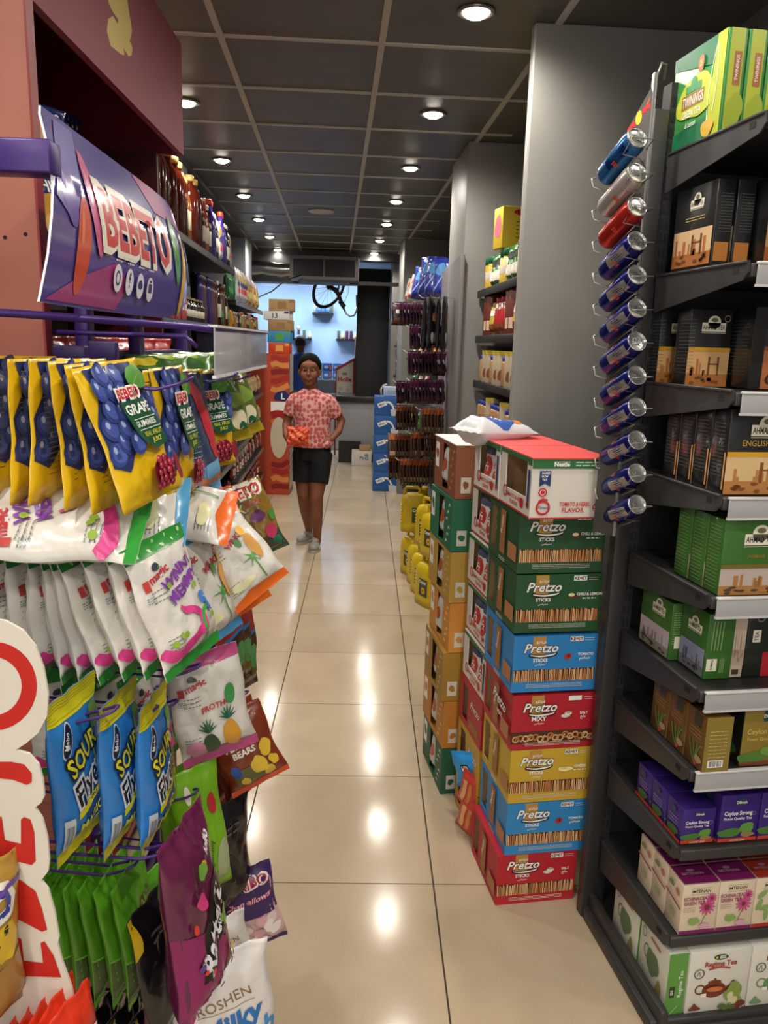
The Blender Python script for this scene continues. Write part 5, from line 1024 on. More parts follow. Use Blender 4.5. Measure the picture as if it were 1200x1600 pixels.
# ================================================================ LEFT: long black gondola (in the ceiling's frame)
gd = empty('wall_shelving', gp(-1.05, 6.0), TH, 'long black wall shelving crowded with groceries along the left side of the aisle', 'shelving unit')
def rg(o, par=None): o.location = (1.05, -6.0, 0); o.parent = par or gd; return o
BKM = m('#161617', .5)
g = G(); g.box(-1.07, -1.055, 2.9, 8.12, 0, 2.12, BKM); rg(g.build('back_panel'))
B1 = [2.11, 1.71, 1.40, 1.06, .77, .45, .12]; B2 = [1.91, 1.69, 1.40, 1.12, .82, .56, .29, .07]
for zs, t0, t1 in ((B1, 2.95, 5.92), (B2, 5.95, 8.1)):
    for z in zs:
        g = G(); g.box(-1.055, -.742, t0, t1, z-.02, z, BKM); g.box(-.744, -.736, t0, t1, z-.035, z+.003, m('#29292b', .35, .3)); sh = rg(g.build('shelf'))
        g = G(); g.box(-.7358, -.733, t0+.02, t1-.02, z-.033, z-.002, m('#55555a', .25)); e = g.build('price_rail'); e.parent = sh
g = G()
for t in (2.93, 5.935, 8.115): g.box(-1.06, -1.02, t-.012, t+.012, 0, 2.14 if t < 6 else 1.96, BKM)
rg(g.build('upright'))
# grocery prototypes (base centre at the origin, front to -Y)
def bottle(c, cap, r, h, label=None, neck=.35, glass=True):
    e = empty('bottle'); g = G(); b = m(c, .12, 0, .5); hb = h*(1-neck*.55)
    g.lathe([(r*.9, 0), (r, .006), (r, hb*.8), (r*.8, hb*.9), (r*.45, hb), (r*.42, h*.95)], b, 16); g.build('body', e)
    g = G(); g.lathe([(r*.5, 0), (r*.52, h*.01), (r*.52, h*.085), (r*.4, h*.095)], m(cap, .4), 14, c=(0, 0, h*.93)); g.build('cap', e)
    if label:
        g = G(); g.lathe([(r+.0004, h*.2), (r+.0006, h*.201), (r+.0006, h*.5), (r+.0004, h*.501)], m(label, .5), 16); g.build('label', e)
    return e
def squeeze(c, cap):
    e = empty('squeeze_bottle'); g = G(); g.lathe([(.025, 0), (.032, .01), (.034, .09), (.026, .16), (.03, .2), (.022, .235)], m(c, .3), 16, sx=1.1, sy=.75); g.build('body', e)
    g = G(); g.lathe([(.018, 0), (.024, .005), (.024, .03), (.012, .045)], m(cap, .35), 14, c=(0, 0, .236)); g.build('cap', e); return e
def jar(c, lid, r=.035, h=.11):
    e = empty('jar'); g = G(); g.lathe([(r*.9, 0), (r, .008), (r, h*.8), (r*.85, h*.9)], m(c, .15, 0, .5), 16); g.build('body', e)
    g = G(); g.lathe([(r*.9, 0), (r*.92, .002), (r*.92, h*.16), (r*.8, h*.17)], m(lid, .4), 16, c=(0, 0, h*.88)); g.build('lid', e); return e
def gbox(w, d, h, c, decs, name='grocery_box'):
    g = G(); g.box(-w/2, w/2, -d/2, d/2, 0, h, m(c, .45), .0015); O = (-w/2, -d/2, 0)
    for sh, mt in decs: g.dec(O, (1, 0, 0), (0, 0, 1), sh, mt)
    return g.build(name)
def sbag(w, h, t, c, decs, seed, name='snack_bag'):
    g = bag_mesh(w, h, t, m(c, .25, 0, .5), decs, seed=seed, nu=8, nv=12, wav=.004, seam=.01); g.v = [q + V((0, 0, h)) for q in g.v]; return g.build(name)
K = {
 'honey': (bottle('#4a160a', '#b08a4a', .047, .34, neck=.22), 'large dark syrup bottle with gold cap'),
 'syrup': (bottle('#8a4a1c', '#a88a50', .029, .31, '#d9cfae'), 'slim amber syrup bottle'),
 'syrupr': (bottle('#a0382c', '#b02a24', .027, .29, '#e0d6c8'), 'slim red syrup bottle'),
 'purp': (bottle('#3a2a78', '#d03a2a', .036, .33, '#30246a'), 'purple syrup bottle with red cap'),
 'dark': (bottle('#241512', '#e0ddd6', .028, .28, '#d9d4c0'), 'dark sauce bottle with pale label'),
 'choc': (squeeze('#6a4426', '#4a2c18'), 'brown chocolate sauce bottle'), 'pursq': (squeeze('#35246a', '#2a1c58'), 'purple sauce bottle'),
 'smalls': (bottle('#30241c', '#a89058', .017, .12, '#d9d4c8'), 'small flavouring bottle with pale label'),
 'rbox': (gbox(.09, .09, .12, '#b8444a', [(rect(.01, .05, .08, .08), CW)]), 'pink-red grocery box'),
 'gpack': (sbag(.12, .2, .05, '#1d6a38', [(rect(.02, .06, .1, .1), m('#3c9a58', .3))], 71), 'shiny green vacuum pack'),
 'pasta': (sbag(.12, .27, .05, '#b39a5c', [(blob(.06, .12, .04, .05, 3), m('#d0bc84', .3)), (rect(0, .2, .12, .26), m('#b8a9b0', .3)), (rect(.02, .14, .1, .16), m('#b0403a', .3))], 72), 'clear bag of pale pasta'),
 'chipw': (sbag(.13, .27, .06, '#b9b4b8', [(blob(.06, .2, .035, .03, 3), m('#d9b83c', .3)), (rect(.02, .08, .11, .12), m('#b8323a', .3)), (blob(.06, .15, .04, .025, 3), m('#282a60', .3))], 73), 'white and navy snack bag'),
 'orang': (sbag(.12, .17, .05, '#c98a24', [(blob(.06, .1, .035, .03, 3), m('#e0b44a', .3)), (rect(.02, .03, .1, .05), m('#7a2c1c', .3))], 74), 'orange-yellow snack bag'),
 'blk': (sbag(.12, .17, .05, '#26242a', [(blob(.06, .09, .035, .03, 3), m('#b8a88c', .3)), (rect(.02, .13, .1, .14), m('#c9803a', .3))], 75), 'black snack bag with tan picture'),
 'jarr': (jar('#a08a54', '#b8402c', .04, .15), 'jar with red lid'), 'jarg': (jar('#a8782c', '#8a7a4a', .038, .13), 'jar of amber preserves with gold lid'),
 'book': (gbox(.07, .03, .21, '#c9c4ba', [(rect(.01+.02*i, .02+.05*j, .022+.02*i, .05+.05*j), m('#2a282a', .5)) for i in range(3) for j in range(4)]), 'narrow cream box with dark squares'),
 'bblk': (gbox(.05, .03, .2, '#1c1a1c', [(rect(.01, .03, .04, .07), m('#b8602c', .5)), (rect(.01, .1, .04, .17), m('#6a645c', .5))]), 'narrow black chocolate box'),
 'bblu': (gbox(.05, .03, .2, '#20407a', [(rect(.005, .0, .014, .2), m('#b9bcc4', .5)), (rect(.03, .0, .036, .2), m('#8a8e9a', .5))]), 'narrow blue and black box'),
 'wafr': (sbag(.11, .17, .05, '#bfa878', [(rect(0, .02, .02, .16), m('#a82a2c', .3)), (rect(.09, .02, .11, .16), m('#a82a2c', .3)), (rect(.04, .06, .07, .12), m('#e0cfa0', .3))], 76), 'tan wafer bag with red edges'),
 'wafb': (sbag(.11, .17, .05, '#c4ad7c', [(rect(.02, .02, .08, .05), m('#26304a', .3)), (rect(.05, .08, .1, .15), m('#e0d2a6', .3))], 77), 'tan biscuit bag with dark corner'),
 'redt': (sbag(.1, .14, .05, '#a81c22', [(blob(.05, .07, .03, .02, 3), m('#d04a44', .3))], 78), 'shiny red sweet bag'),
 'blkt': (sbag(.1, .13, .05, '#1a1a1d', [(blob(.05, .07, .03, .02, 3), m('#55585e', .3))], 79), 'shiny black sweet bag'),
 'brw': (sbag(.1, .14, .05, '#6a2418', [(rect(.01, .04, .09, .09), m('#d9cfba', .3)), (rect(.03, .05, .05, .08), m('#7a3a1c', .3))], 80), 'brown and cream nut bag'),
 'yelt': (sbag(.1, .14, .04, '#c9b824', [(rect(.01, .0, .09, .05), m('#1c1c1c', .3)), (blob(.05, .09, .03, .02, 3), m('#e0d860', .3))], 81), 'yellow and black sweet bag'),
 'pink': (gbox(.13, .09, .13, '#c98a92', [(rect(.01, .02, .12, .04), m('#a86a74', .5)), (rect(.02, .06, .11, .1), m('#d9a8aa', .5))]), 'pale pink confectionery box'),
}
used_w = {'honey': .115, 'syrup': .062, 'syrupr': .06, 'purp': .08, 'dark': .06, 'choc': .08, 'pursq': .08, 'smalls': .04, 'rbox': .1, 'gpack': .125, 'pasta': .11, 'chipw': .13, 'orang': .12, 'blk': .115, 'jarr': .09, 'jarg': .085, 'book': .075, 'bblk': .055, 'bblu': .055, 'wafr': .105, 'wafb': .105, 'redt': .1, 'blkt': .1, 'brw': .1, 'yelt': .1, 'pink': .135}
CAT = {'honey': 'bottle', 'syrup': 'bottle', 'syrupr': 'bottle', 'purp': 'bottle', 'dark': 'bottle', 'choc': 'bottle', 'pursq': 'bottle', 'smalls': 'bottle', 'jarr': 'jar', 'jarg': 'jar', 'rbox': 'box', 'book': 'box', 'bblk': 'box', 'bblu': 'box', 'pink': 'box'}
SHN = {}
def row(z, t0, t1, kinds, where, s0=-.80, rows=1, rnd=random.Random(5), yaw=0):
    t = t0; i = 0; cnt = {}
    while t < t1:
        k = kinds[i % len(kinds)]; w = used_w[k]
        cnt[k] = cnt.get(k, 0) + 1; n = cnt[k]
        lb = K[k][1] + ', ' + where
        if n <= 20: lb += ', ' + ORD[n-1] + ' one'
        p = gp(s0 + rnd.uniform(-.006, .006), t + w/2, z+.001)
        put(K[k][0], TR(p.x, p.y, p.z, rz=TH+math.pi/2+rnd.uniform(-.08, .08)+yaw), lb, CAT.get(k, 'snack bag'), K[k][1] + 's on the ' + where)
        t += w; i += 1
row(B1[0], 3.35, 3.9, ['honey'], 'near top shelf', -.79); row(B1[0], 3.95, 4.5, ['honey', 'honey', 'syrup', 'syrup', 'syrup'], 'top shelf behind the curved sign', -.785)
row(B1[0], 4.52, 5.0, ['syrupr', 'syrupr', 'syrup', 'dark'], 'middle of the top shelf', -.785); row(B1[0], 5.02, 5.85, ['purp', 'purp', 'dark', 'dark', 'dark', 'chipw'], 'far end of the top shelf', -.785)
row(B1[1], 3.5, 4.15, ['rbox', 'rbox', 'smalls'], 'second shelf near end', -.80); row(B1[1], 4.15, 4.65, ['smalls'], 'second shelf front edge', -.77); row(B1[1], 4.66, 5.15, ['pursq', 'pursq', 'choc'], 'second shelf', -.79); row(B1[1], 5.16, 5.85, ['choc', 'choc', 'dark', 'gpack'], 'far half of the second shelf', -.79)
row(B2[0], 6.0, 6.4, ['gpack'], 'far bay top shelf', -.82); row(B2[0], 6.4, 6.95, ['chipw'], 'far bay top shelf', -.80); row(B2[0], 6.95, 8.05, ['pasta', 'pasta', 'orang'], 'far bay top shelf', -.80)
row(B2[1], 6.0, 8.0, ['orang', 'jarg', 'orang', 'blk', 'blk', 'jarr'], 'far bay second shelf', -.80)
row(B1[2], 3.0, 5.8, ['pink'], 'third shelf of the near bay', -.83)
row(B1[3], 3.6, 5.85, ['book', 'bblk', 'bblk', 'book'], 'fourth shelf of the near bay', -.79); row(B1[4], 3.8, 5.85, ['bblu', 'brw', 'wafb'], 'fifth shelf of the near bay', -.79); row(B1[5], 4.2, 5.85, ['brw', 'redt', 'brw'], 'sixth shelf of the near bay', -.79)
row(B2[2], 6.0, 8.05, ['wafr', 'wafb', 'blk'], 'far bay third shelf', -.79)
row(B2[3], 6.0, 6.7, ['book', 'bblk', 'bblk'], 'far bay fourth shelf', -.79); row(B2[3], 6.7, 8.05, ['wafb', 'wafb', 'wafr'], 'far bay fourth shelf end', -.79)
row(B2[4], 6.0, 6.9, ['bblu'], 'far bay fifth shelf', -.79); row(B2[4], 6.9, 8.05, ['wafr', 'wafb', 'wafr'], 'far bay fifth shelf end', -.79)
row(B2[5], 6.0, 7.0, ['brw', 'book'], 'far bay sixth shelf', -.79); row(B2[5], 7.0, 8.05, ['blkt', 'wafr', 'redt'], 'far bay sixth shelf end', -.79)
row(B2[6], 6.0, 8.05, ['brw', 'blkt', 'redt'], 'far bay seventh shelf', -.79); row(B2[7], 6.2, 8.05, ['yelt', 'redt', 'yelt'], 'far bay lowest shelf', -.79)

# ================================================================ red end display with boxes on top
g = G(); x0, x1, y0, y1 = -1.0, -.805, 8.35, 8.75; OR = m('#b5492c', .4)
g.box(x0-.25, x1, y0, y1, 0, 1.50, OR)
fr = ((x0, y0, 0), (1, 0, 0), (0, 0, 1))
def wv(z, amp, w, c, ph=0): g.dec(*fr, stroke([(.004, z), (.06, z+amp*math.sin(1+ph)), (.12, z+amp*math.sin(2.4+ph)), (.191, z+amp*math.sin(3.8+ph)+.02)], w), m(c, .4))
for i, z in enumerate((.08, .17, .26, .34, 1.14, 1.22, 1.30, 1.38, 1.45)): wv(z, .02, .055, ('#8a1c1c', '#d98a4a', '#a82a20')[i % 3], i)
g.dec(*fr, rect(.0, .88, .195, 1.0), CW); wv(.86, .02, .07, '#a81c1c'); wv(.78, .02, .05, '#d9703a', 1)
g.dec(*fr, xf(ell(0, 0, .09, .22, 28), .085, .62), m('#cdbfa6', .4)); g.dec(*fr, blob(.12, 1.06, .075, .06, 3), m('#1c2c66', .4)); g.dec(*fr, text('L', .06, .13, 1.03, .03), CW)
g.dec((x1, y0, 0), (0, 1, 0), (0, 0, 1), rect(.0, .0, .4, 1.5), m('#b3a49c', .5)); g.dec((x1, y0, 0), (0, 1, 0), (0, 0, 1), join(rect(.05, 0, .35, .06), rect(.05, .5, .35, .75), rect(.0, .95, .4, 1.1)), m('#8c2226', .5))
for i in range(5): g.dec((x1, y0, 0), (0, 1, 0), (0, 0, 1), stroke([(.02, .2+.08*i), (.38, .26+.08*i)], .02), m('#7c1c28', .5))
tag(g.build('cardboard_display'), 'tall orange-red cardboard display stand with cream oval at the end of the left shelves', 'display stand')
zz = 1.501
for w, h, c, dl, lb, ox in ((.22, .11, '#c2401c', '#d9a04a', 'small orange carton on top of the red display stand', 0), (.24, .12, '#2f84b4', '#4a9a3c', 'blue and green carton second above the red display stand', .0), (.25, .11, '#9a7a50', '#8a6a40', 'brown carton between the blue and the white one', .01), (.27, .09, '#d2cfca', '#24356a', 'white carton with dark marks above a brown one', -.02), (.26, .12, '#a5855a', '#8a6a40', 'brown carton on the very top of the red display pile', .02)):
    g = G(); g.box(-w/2, w/2, -.15, .15, 0, h, m(c, .6), .003); g.dec((-w/2, -.15, 0), (1, 0, 0), (0, 0, 1), rect(w*.35, h*.2, w*.7, h*.8) if c != '#d2cfca' else text('13', .05, w*.45, .02, .02), m(dl, .5)); g.dec((-w/2, -.15, 0), (1, 0, 0), (0, 0, 1), rect(w*.8, h*.7, w*.98, h*.95), m(dl, .5))
    tag(g.build('carton', loc=(-.92+ox, 8.55, zz), rz=.04*(ox*50)), lb, 'carton'); zz += h+.001

# ================================================================ RIGHT: niche shelves between the grey pillars
ns = empty('niche_shelving', gp(1.1, 4.1), TH, 'black shelves in the niche between the two grey pillars on the right', 'shelving unit')
g = G(); g.box(-.02, 0, -.75, .4, .1, 2.1, BKM); o = g.build('back_panel'); o.parent = ns
NZ = [1.925, 1.68, 1.435, 1.19, .9, .5, .1]
for z in NZ:
    g = G(); g.box(-.31, -.02, -.75, .4, z-.025, z, BKM, .004); g.box(-.315, -.305, -.75, .4, z-.035, z+.004, BKM, .003); o = g.build('shelf'); o.parent = ns
def nrow(z, t0, t1, items, where, s0=.835):
    t = t1; cnt = {}; i = 0
    while t > t0:
        k = items[i % len(items)]; w = used_w[k]; cnt[k] = cnt.get(k, 0)+1
        p = gp(s0, t - w/2, z+.001); put(K[k][0], TR(p.x, p.y, p.z, rz=TH-math.pi/2+.25), K[k][1] + ', ' + where + ', ' + ORD[min(19, cnt[k]-1)] + ' one', CAT.get(k, 'snack bag'), K[k][1] + 's on the ' + where); t -= w; i += 1
K['gcan'] = (None, 'green-capped yellow grocery tin'); e = empty('grocery_tin'); g = G(); g.lathe([(.033, 0), (.034, .004), (.034, .13)], m('#c9a83c', .35), 16); g.lathe([(.0343, .05), (.0346, .051), (.0346, .09), (.0343, .091)], m('#d9cfc0', .4), 16); g.build('body', e); g = G(); g.lathe([(.036, 0), (.036, .03), (.034, .034)], m('#1d6a44', .4), 16, c=(0, 0, .13)); g.build('lid', e); K['gcan'] = (e, 'green-capped yellow grocery tin'); used_w['gcan'] = .085; CAT['gcan'] = 'tin'
K['bjar'] = (jar('#a8845c', '#1c2f8a', .04, .14), 'jar with a blue lid'); used_w['bjar'] = .085; CAT['bjar'] = 'jar'
K['gpch'] = (sbag(.11, .17, .05, '#3a7a34', [(rect(.02, .03, .09, .08), m('#e0dcd0', .3)), (blob(.05, .12, .03, .02, 3), m('#1c2c1c', .3))], 85), 'green and white pouch'); used_w['gpch'] = .11
K['coco'] = (gbox(.07, .06, .21, '#6a2c24', [(rect(.01, .03, .06, .08), m('#d9b8a0', .4))]), 'dark red cocoa box'); used_w['coco'] = .075; CAT['coco'] = 'box'
K['yelb'] = (sbag(.11, .17, .05, '#c9b43c', [(rect(.02, .02, .09, .06), m('#7a3c1c', .3)), (rect(.02, .1, .09, .13), CW)], 86), 'yellow cereal pouch'); used_w['yelb'] = .105
K['redb'] = (sbag(.12, .19, .05, '#b5202c', [(rect(.02, .02, .1, .06), m('#7a3c1c', .3)), (text('OATY', .03, .06, .13, .03), CW)], 87), 'red cereal pouch'); used_w['redb'] = .12
K['crm'] = (gbox(.1, .05, .17, '#b3a488', [(blob(.05, .05, .03, .03, 3), m('#7a4a2c', .4)), (rect(.0, .15, .1, .17), m('#c9b43c', .4))]), 'cream biscuit box with yellow edge'); used_w['crm'] = .105; CAT['crm'] = 'box'
nrow(NZ[0], 3.4, 4.42, ['gcan', 'gcan', 'gpch', 'gpch'], 'top niche shelf'); nrow(NZ[1], 3.4, 4.42, ['dark', 'coco', 'coco', 'yelb', 'redb', 'redb'], 'second niche shelf'); nrow(NZ[2], 3.4, 4.42, ['bjar', 'crm', 'crm'], 'third niche shelf'); nrow(NZ[3], 3.4, 4.42, ['bjar', 'bjar', 'bjar', 'crm'], 'fourth niche shelf')
g = G(); g.box(-.08, .08, -.06, .06, 0, .19, m('#cdb02c', .45), .002); g.dec((-.08, -.06, 0), (1, 0, 0), (0, 0, 1), join(ell(.1, .165, .045, .015)), m('#a8242c', .4)); g.dec((-.08, -.06, 0), (1, 0, 0), (0, 0, 1), lines(.07, .12, .14, 5, .004, .018), m('#4a3c1c', .5)); g.dec((-.08, .06, 0), (0, -1, 0), (0, 0, 1), blob(.06, .1, .04, .06, 3), m('#c86a7c', .4))
p = gp(.86, 4.0); tag(g.build('cereal_box', loc=(p.x, p.y, NZ[0]+.172), rz=.2), 'large yellow cereal box standing on top of the green-capped tins', 'box')

# ================================================================ RIGHT: board of hanging purple packs
pg = empty('hook_board', (.52, 5.05, 0), 0, 'grey board with steel hooks holding purple dried fruit packs', 'hook board')
g = G(); g.box(-.012, .012, -.55, .55, .74, 2.12, m('#6c6668', .5), .002); o = g.build('board'); o.parent = pg
NP = sbag(.085, .15, .018, '#2e1a2a', [(rect(.0, .10, .085, .15), m('#5c2448', .3)), (rect(.03, .075, .06, .1), CW), (blob(.043, .03, .035, .022, 3), m('#5a3020', .3))], 91, 'dried_fruit_pack'); NO = sbag(.085, .17, .014, '#4a3428', [(rect(0, .13, .085, .17), m('#c8682c', .3)), (rect(.01, .02, .075, .05), m('#b8a488', .3))], 92, 'nut_pack'); ND = sbag(.12, .32, .03, '#17141a', [(blob(.06, .2, .03, .03, 3), m('#9a6a54', .3)), (blob(.04, .08, .02, .03, 5), m('#b0aeb0', .3)), (rect(.05, .0, .1, .04), m('#b8704a', .3))], 93, 'dried_fruit_pack')
RW_ = [(1.89, 5.3, .20, .46, NP, .15), (1.90, 4.75, .34, .49, ND, .32), (1.74, 5.2, .29, .48, NP, .15), (1.58, 5.0, .27, .49, NP, .15), (1.41, 4.9, .29, .49, NP, .15), (1.38, 5.3, .22, .40, NP, .15), (1.24, 4.85, .35, .49, NO, .17), (1.22, 5.3, .22, .36, NO, .17), (1.08, 4.95, .30, .49, NO, .17), (1.02, 5.35, .2, .36, NO, .17), (.90, 5.0, .24, .46, NO, .17), (.86, 5.4, .18, .34, NO, .17)]
rn = random.Random(12)
for ri, (z, Y, xa, xb, pr, h) in enumerate(RW_):
    g = G()
    for dy in (-.006, .006): g.tube([(0, Y-5.05+dy, z), (xa-.54, Y-5.05+dy, z-.004), (xa-.56, Y-5.05+dy*.5, z+.012)], .002, m('#b9b7b8', .3, .7), 6)
    o = g.build('hook'); o.parent = pg
    x = xa; n = 0; st = .021 if pr is not ND else .04
    while x < xb:
        fr_ = (ri in (0, 3) and n in ((0,), (9,))[ri == 3]) or (ri == 9 and n < 1)
        kd = {NP.data.name: 'purple dried fruit pack', NO.data.name: 'brown and orange nut pack', ND.data.name: 'large black dried fruit pack'}[pr.data.name]
        put(pr, TR(x, Y, z-h+.008, rz=(.15 if fr_ else 1.35 + rn.uniform(-.25, .15)), ry=rn.uniform(-.03, .03)), '%s, %s hook row of the board, %s one out' % (kd, ORD[ri], ORD[min(19, n)]), 'snack pack', kd + 's on the hook board'); x += st; n += 1
P['bl'] = simple('snack_bag', .16, .28, .07, '#26358c', [(blob(.08, .2, .04, .05, 3), m('#4a86b8', .3)), (blob(.12, .04, .015, .02, 4), m('#c0503c', .3)), (stroke([(.02, .05), (.08, .12), (.14, .24)], .012), m('#8a9acc', .3))], 95, coat=.6); HP['bl'] = .28
P['wh'] = simple('snack_bag', .14, .22, .06, '#b9b2ac', [(blob(.06, .16, .03, .03, 3), m('#d0702c', .3)), (rect(.02, .02, .12, .05), m('#c05048', .3))], 96, coat=.6); HP['wh'] = .22
fs = empty('niche_shelving', gp(.95, 6.6), TH, 'dark shelving in the far right niche behind the purple packs', 'shelving unit')
g = G(); g.box(.1, .12, -.92, 1.7, 0, 1.9, BKM); o = g.build('back_panel'); o.parent = fs
for z in (1.86, 1.5, 1.18, .85, .5, .15): g = G(); g.box(-.22, .1, -.92, 1.7, z-.025, z, BKM); o = g.build('shelf'); o.parent = fs
for i, (t, b, Y, k) in enumerate([((694, 404), (690, 466), 5.75, 'bl'), ((684, 401), (676, 464), 5.95, 'bl'), ((674, 403), (666, 464), 6.2, 'bl'), ((662, 418), (652, 468), 6.5, 'bl'), ((655, 430), (646, 470), 6.7, 'wh'), ((648, 436), (640, 472), 7.0, 'wh')]):
    bagat(k, t, b, Y, -35, '%s snack bag on top of the far right shelving, %s from the right' % (('shiny blue', 'white and orange')[k == 'wh'], ORD[i]), 'snack bag', 'bags on top of the far right shelving')
for z, wh in ((1.5, 'second'), (1.18, 'third'), (.85, 'fourth')):
    for i in range(4):
        p = gp(.78, 6.2+.5*i, z+.001); k = ('redb', 'wafb', 'gpch', 'orang')[(i+int(z*10)) % 4]
        put(K[k][0], TR(p.x, p.y, p.z, rz=-1.3), '%s, %s shelf of the far right niche, %s back' % (K[k][1], wh, ORD[i]), 'snack bag', 'bags in the far right niche')
fs2 = empty('niche_shelving', gp(.95, 9.6), TH, 'narrow dark shelving beyond the furthest grey pillar', 'shelving unit')
for z in (1.95, 1.62, 1.25, .9): g = G(); g.box(-.22, .1, -.35, .5, z-.025, z, BKM); o = g.build('shelf'); o.parent = fs2
for z, wh in ((1.95, 'top'), (1.62, 'second'), (1.25, 'third'), (.9, 'fourth')):
    for i in range(3): p = gp(.78, 9.38+.2*i, z+.001); k = ('orang', 'wafr', 'blk')[(i+int(z*10)) % 3]; put(K[k][0], TR(p.x, p.y, p.z, rz=-.8), '%s on the %s shelf past the furthest pillar, %s back' % (K[k][1], wh, ORD[i]), 'snack bag', 'bags beyond the furthest pillar')

# ================================================================ far end of the aisle
BLU = m('#1f5aa0', .45)
for i in range(5):
    g = G(); w, h = .32, .212; g.box(0, w, 0, .26, 0, h, BLU, .002); F_ = ((0, 0, 0), (1, 0, 0), (0, 0, 1))
    g.dec(*F_, poly((.03, .13), (.12, .165), (.14, .12), (.05, .085)), CW); g.dec(*F_, text('MILK', .02, .085, .115, .03, rot=.37), m('#2a5aa8', .5)); g.dec(*F_, stroke([(.13, .15), (.17, .145), (.2, .11), (.215, .07)], [.025, .022, .018, .02]), CW); g.dec(*F_, poly((.19, .0), (.27, .0), (.28, .07), (.25, .065), (.24, .08), (.22, .065), (.18, .075)), m('#c9ced6', .5)); g.dec(*F_, rect(.245, .13, .31, .2), m('#d9d4cc', .5)); g.dec(*F_, ell(.277, .17, .02, .015), m('#7a6a58', .5)); g.dec(*F_, lines(.02, .05, .14, 2, .006, .02, i), m('#4a80c4', .5))
    tag(g.build('milk_carton_case', loc=(.10+.006*(i % 2), 8.7, i*.2125), rz=.02*(i % 2)), 'blue case of milk cartons, %s' % ('at the foot of its stack', 'second from the floor', 'in the middle of its stack', 'second from the top', 'topmost with a folded flap')[i], 'carton', 'blue milk cases')
g = G(); g.box(0, .2, 0, .18, 0, .1, m('#a9bdd8', .5), .003); g.dec((0, 0, 0), (1, 0, 0), (0, 0, 1), lines(.04, .05, .16, 2, .008, .02), m('#7a8aa8', .5)); tag(g.build('carton', loc=(.20, 8.74, 1.066)), 'small pale blue box on top of the blue milk cases', 'carton')
cn = empty('service_counter', (0, 11.1, 0), 0, 'grey service counter with a dark top at the end of the aisle', 'counter')
g = G(); g.box(-.36, .5, -.25, .35, .12, .84, m('#96989c', .4), .004); o = g.build('body'); o.parent = cn
g = G(); g.box(-.40, .55, -.3, .4, .84, .92, m('#26282b', .25), .006); o = g.build('worktop'); o.parent = cn
g = G(); g.box(-.34, .5, -.22, .35, 0, .12, m('#1c1c1e', .5)); g.box(-.36, -.05, -.27, -.24, 0, .3, m('#1c1c1e', .5)); o = g.build('base'); o.parent = cn
g = G(); g.box(0, .27, 0, .2, 0, .2, m('#cfcac4', .6), .003); g.box(.1, .25, .02, .18, .2, .27, m('#a8865c', .7), .002); g.dec((0, 0, 0), (1, 0, 0), (0, 0, 1), text('PH2', .05, .17, .08, .02), m('#4a5a50', .5)); g.dec((0, 0, 0), (1, 0, 0), (0, 0, 1), ell(.2, .15, .03, .015), m('#5a7a5a', .5)); tag(g.build('carton', loc=(-.17, 10.55, 0)), 'white carton with a brown one peeping out, standing before the grey counter', 'carton')
# baby food stand
st = empty('display_board', (-.3, 11.6, 0), 0, 'cream display board with red frame and slanted top behind the counter', 'display board')
g = G(); o_ = [(-.14, .6), (.14, .6), (.14, 1.43), (-.14, 1.27)]; g.prism(o_, -.02, .02, m('#a8242c', .45)); g.prism([(-.125, .6), (.11, .6), (.11, 1.37), (-.125, 1.235)], -.024, -.02, m('#cfc8b8', .5))
F_ = ((-.14, -.0245, 0), (1, 0, 0), (0, 0, 1)); g.dec(*F_, text('Holle', .065, .13, 1.08, .04, w=.2), m('#a8242c', .5)); g.dec(*F_, blob(.13, 1.19, .035, .02, 3), m('#7a6a48', .5)); g.dec(*F_, join(ell(.07, .98, .03), ell(.17, .96, .03), ell(.12, .9, .03)), m('#b8b4a4', .5)); g.dec(*F_, rect(.03, .84, .07, .93), m('#5a7a58', .5)); o = g.build('board'); o.parent = st
g = G(); g.tube([(.14, 0, 0), (.14, 0, 1.72)], .012, m('#8c1c26', .4)); g.tube([(-.14, 0, 0), (-.14, 0, .7)], .012, m('#8c1c26', .4)); o = g.build('frame'); o.parent = st
# glass display counter and blue packets
dc = empty('chilled_counter', (-.75, 12.4, 0), 0, 'white glass-fronted display counter before the pale blue back wall', 'display counter')
g = G(); g.box(-.8, .75, -.25, .35, 0, .82, m('#d6dee8', .3), .01); o = g.build('body'); o.parent = dc
g = G(); g.box(-.8, .75, -.25, .35, .82, .86, m('#9ab0a8', .3)); g.box(-.8, .75, -.15, .35, 1.05, 1.075, m('#8fa6a0', .3)); g.box(-.8, .75, .3, .33, .86, 1.05, m('#e3ebf2', .3)); o = g.build('shelf'); o.parent = dc
for i in range(7):
    g = G(); g.box(-.07, .07, -.04, .04, 0, .12, m(('#2a5aa0', '#3470b4')[i % 2], .4), .002); g.dec((-.07, -.04, 0), (1, 0, 0), (0, 0, 1), ell(.05, .06, .035, .025), m('#a9bce0', .4)); g.dec((-.07, -.04, 0), (1, 0, 0), (0, 0, 1), rect(.1, .02, .13, .1), m(('#c8502c', '#d9a02c')[i % 2], .4))
    for j in range(2): tag(g.build('packet_box', loc=(-1.2+.15*i, 12.4, 1.077+.121*j)), 'blue packet box on the back counter, %s row, %s from the left' % (('lower', 'upper')[j], ORD[i]), 'box', 'blue boxes on the back counter')
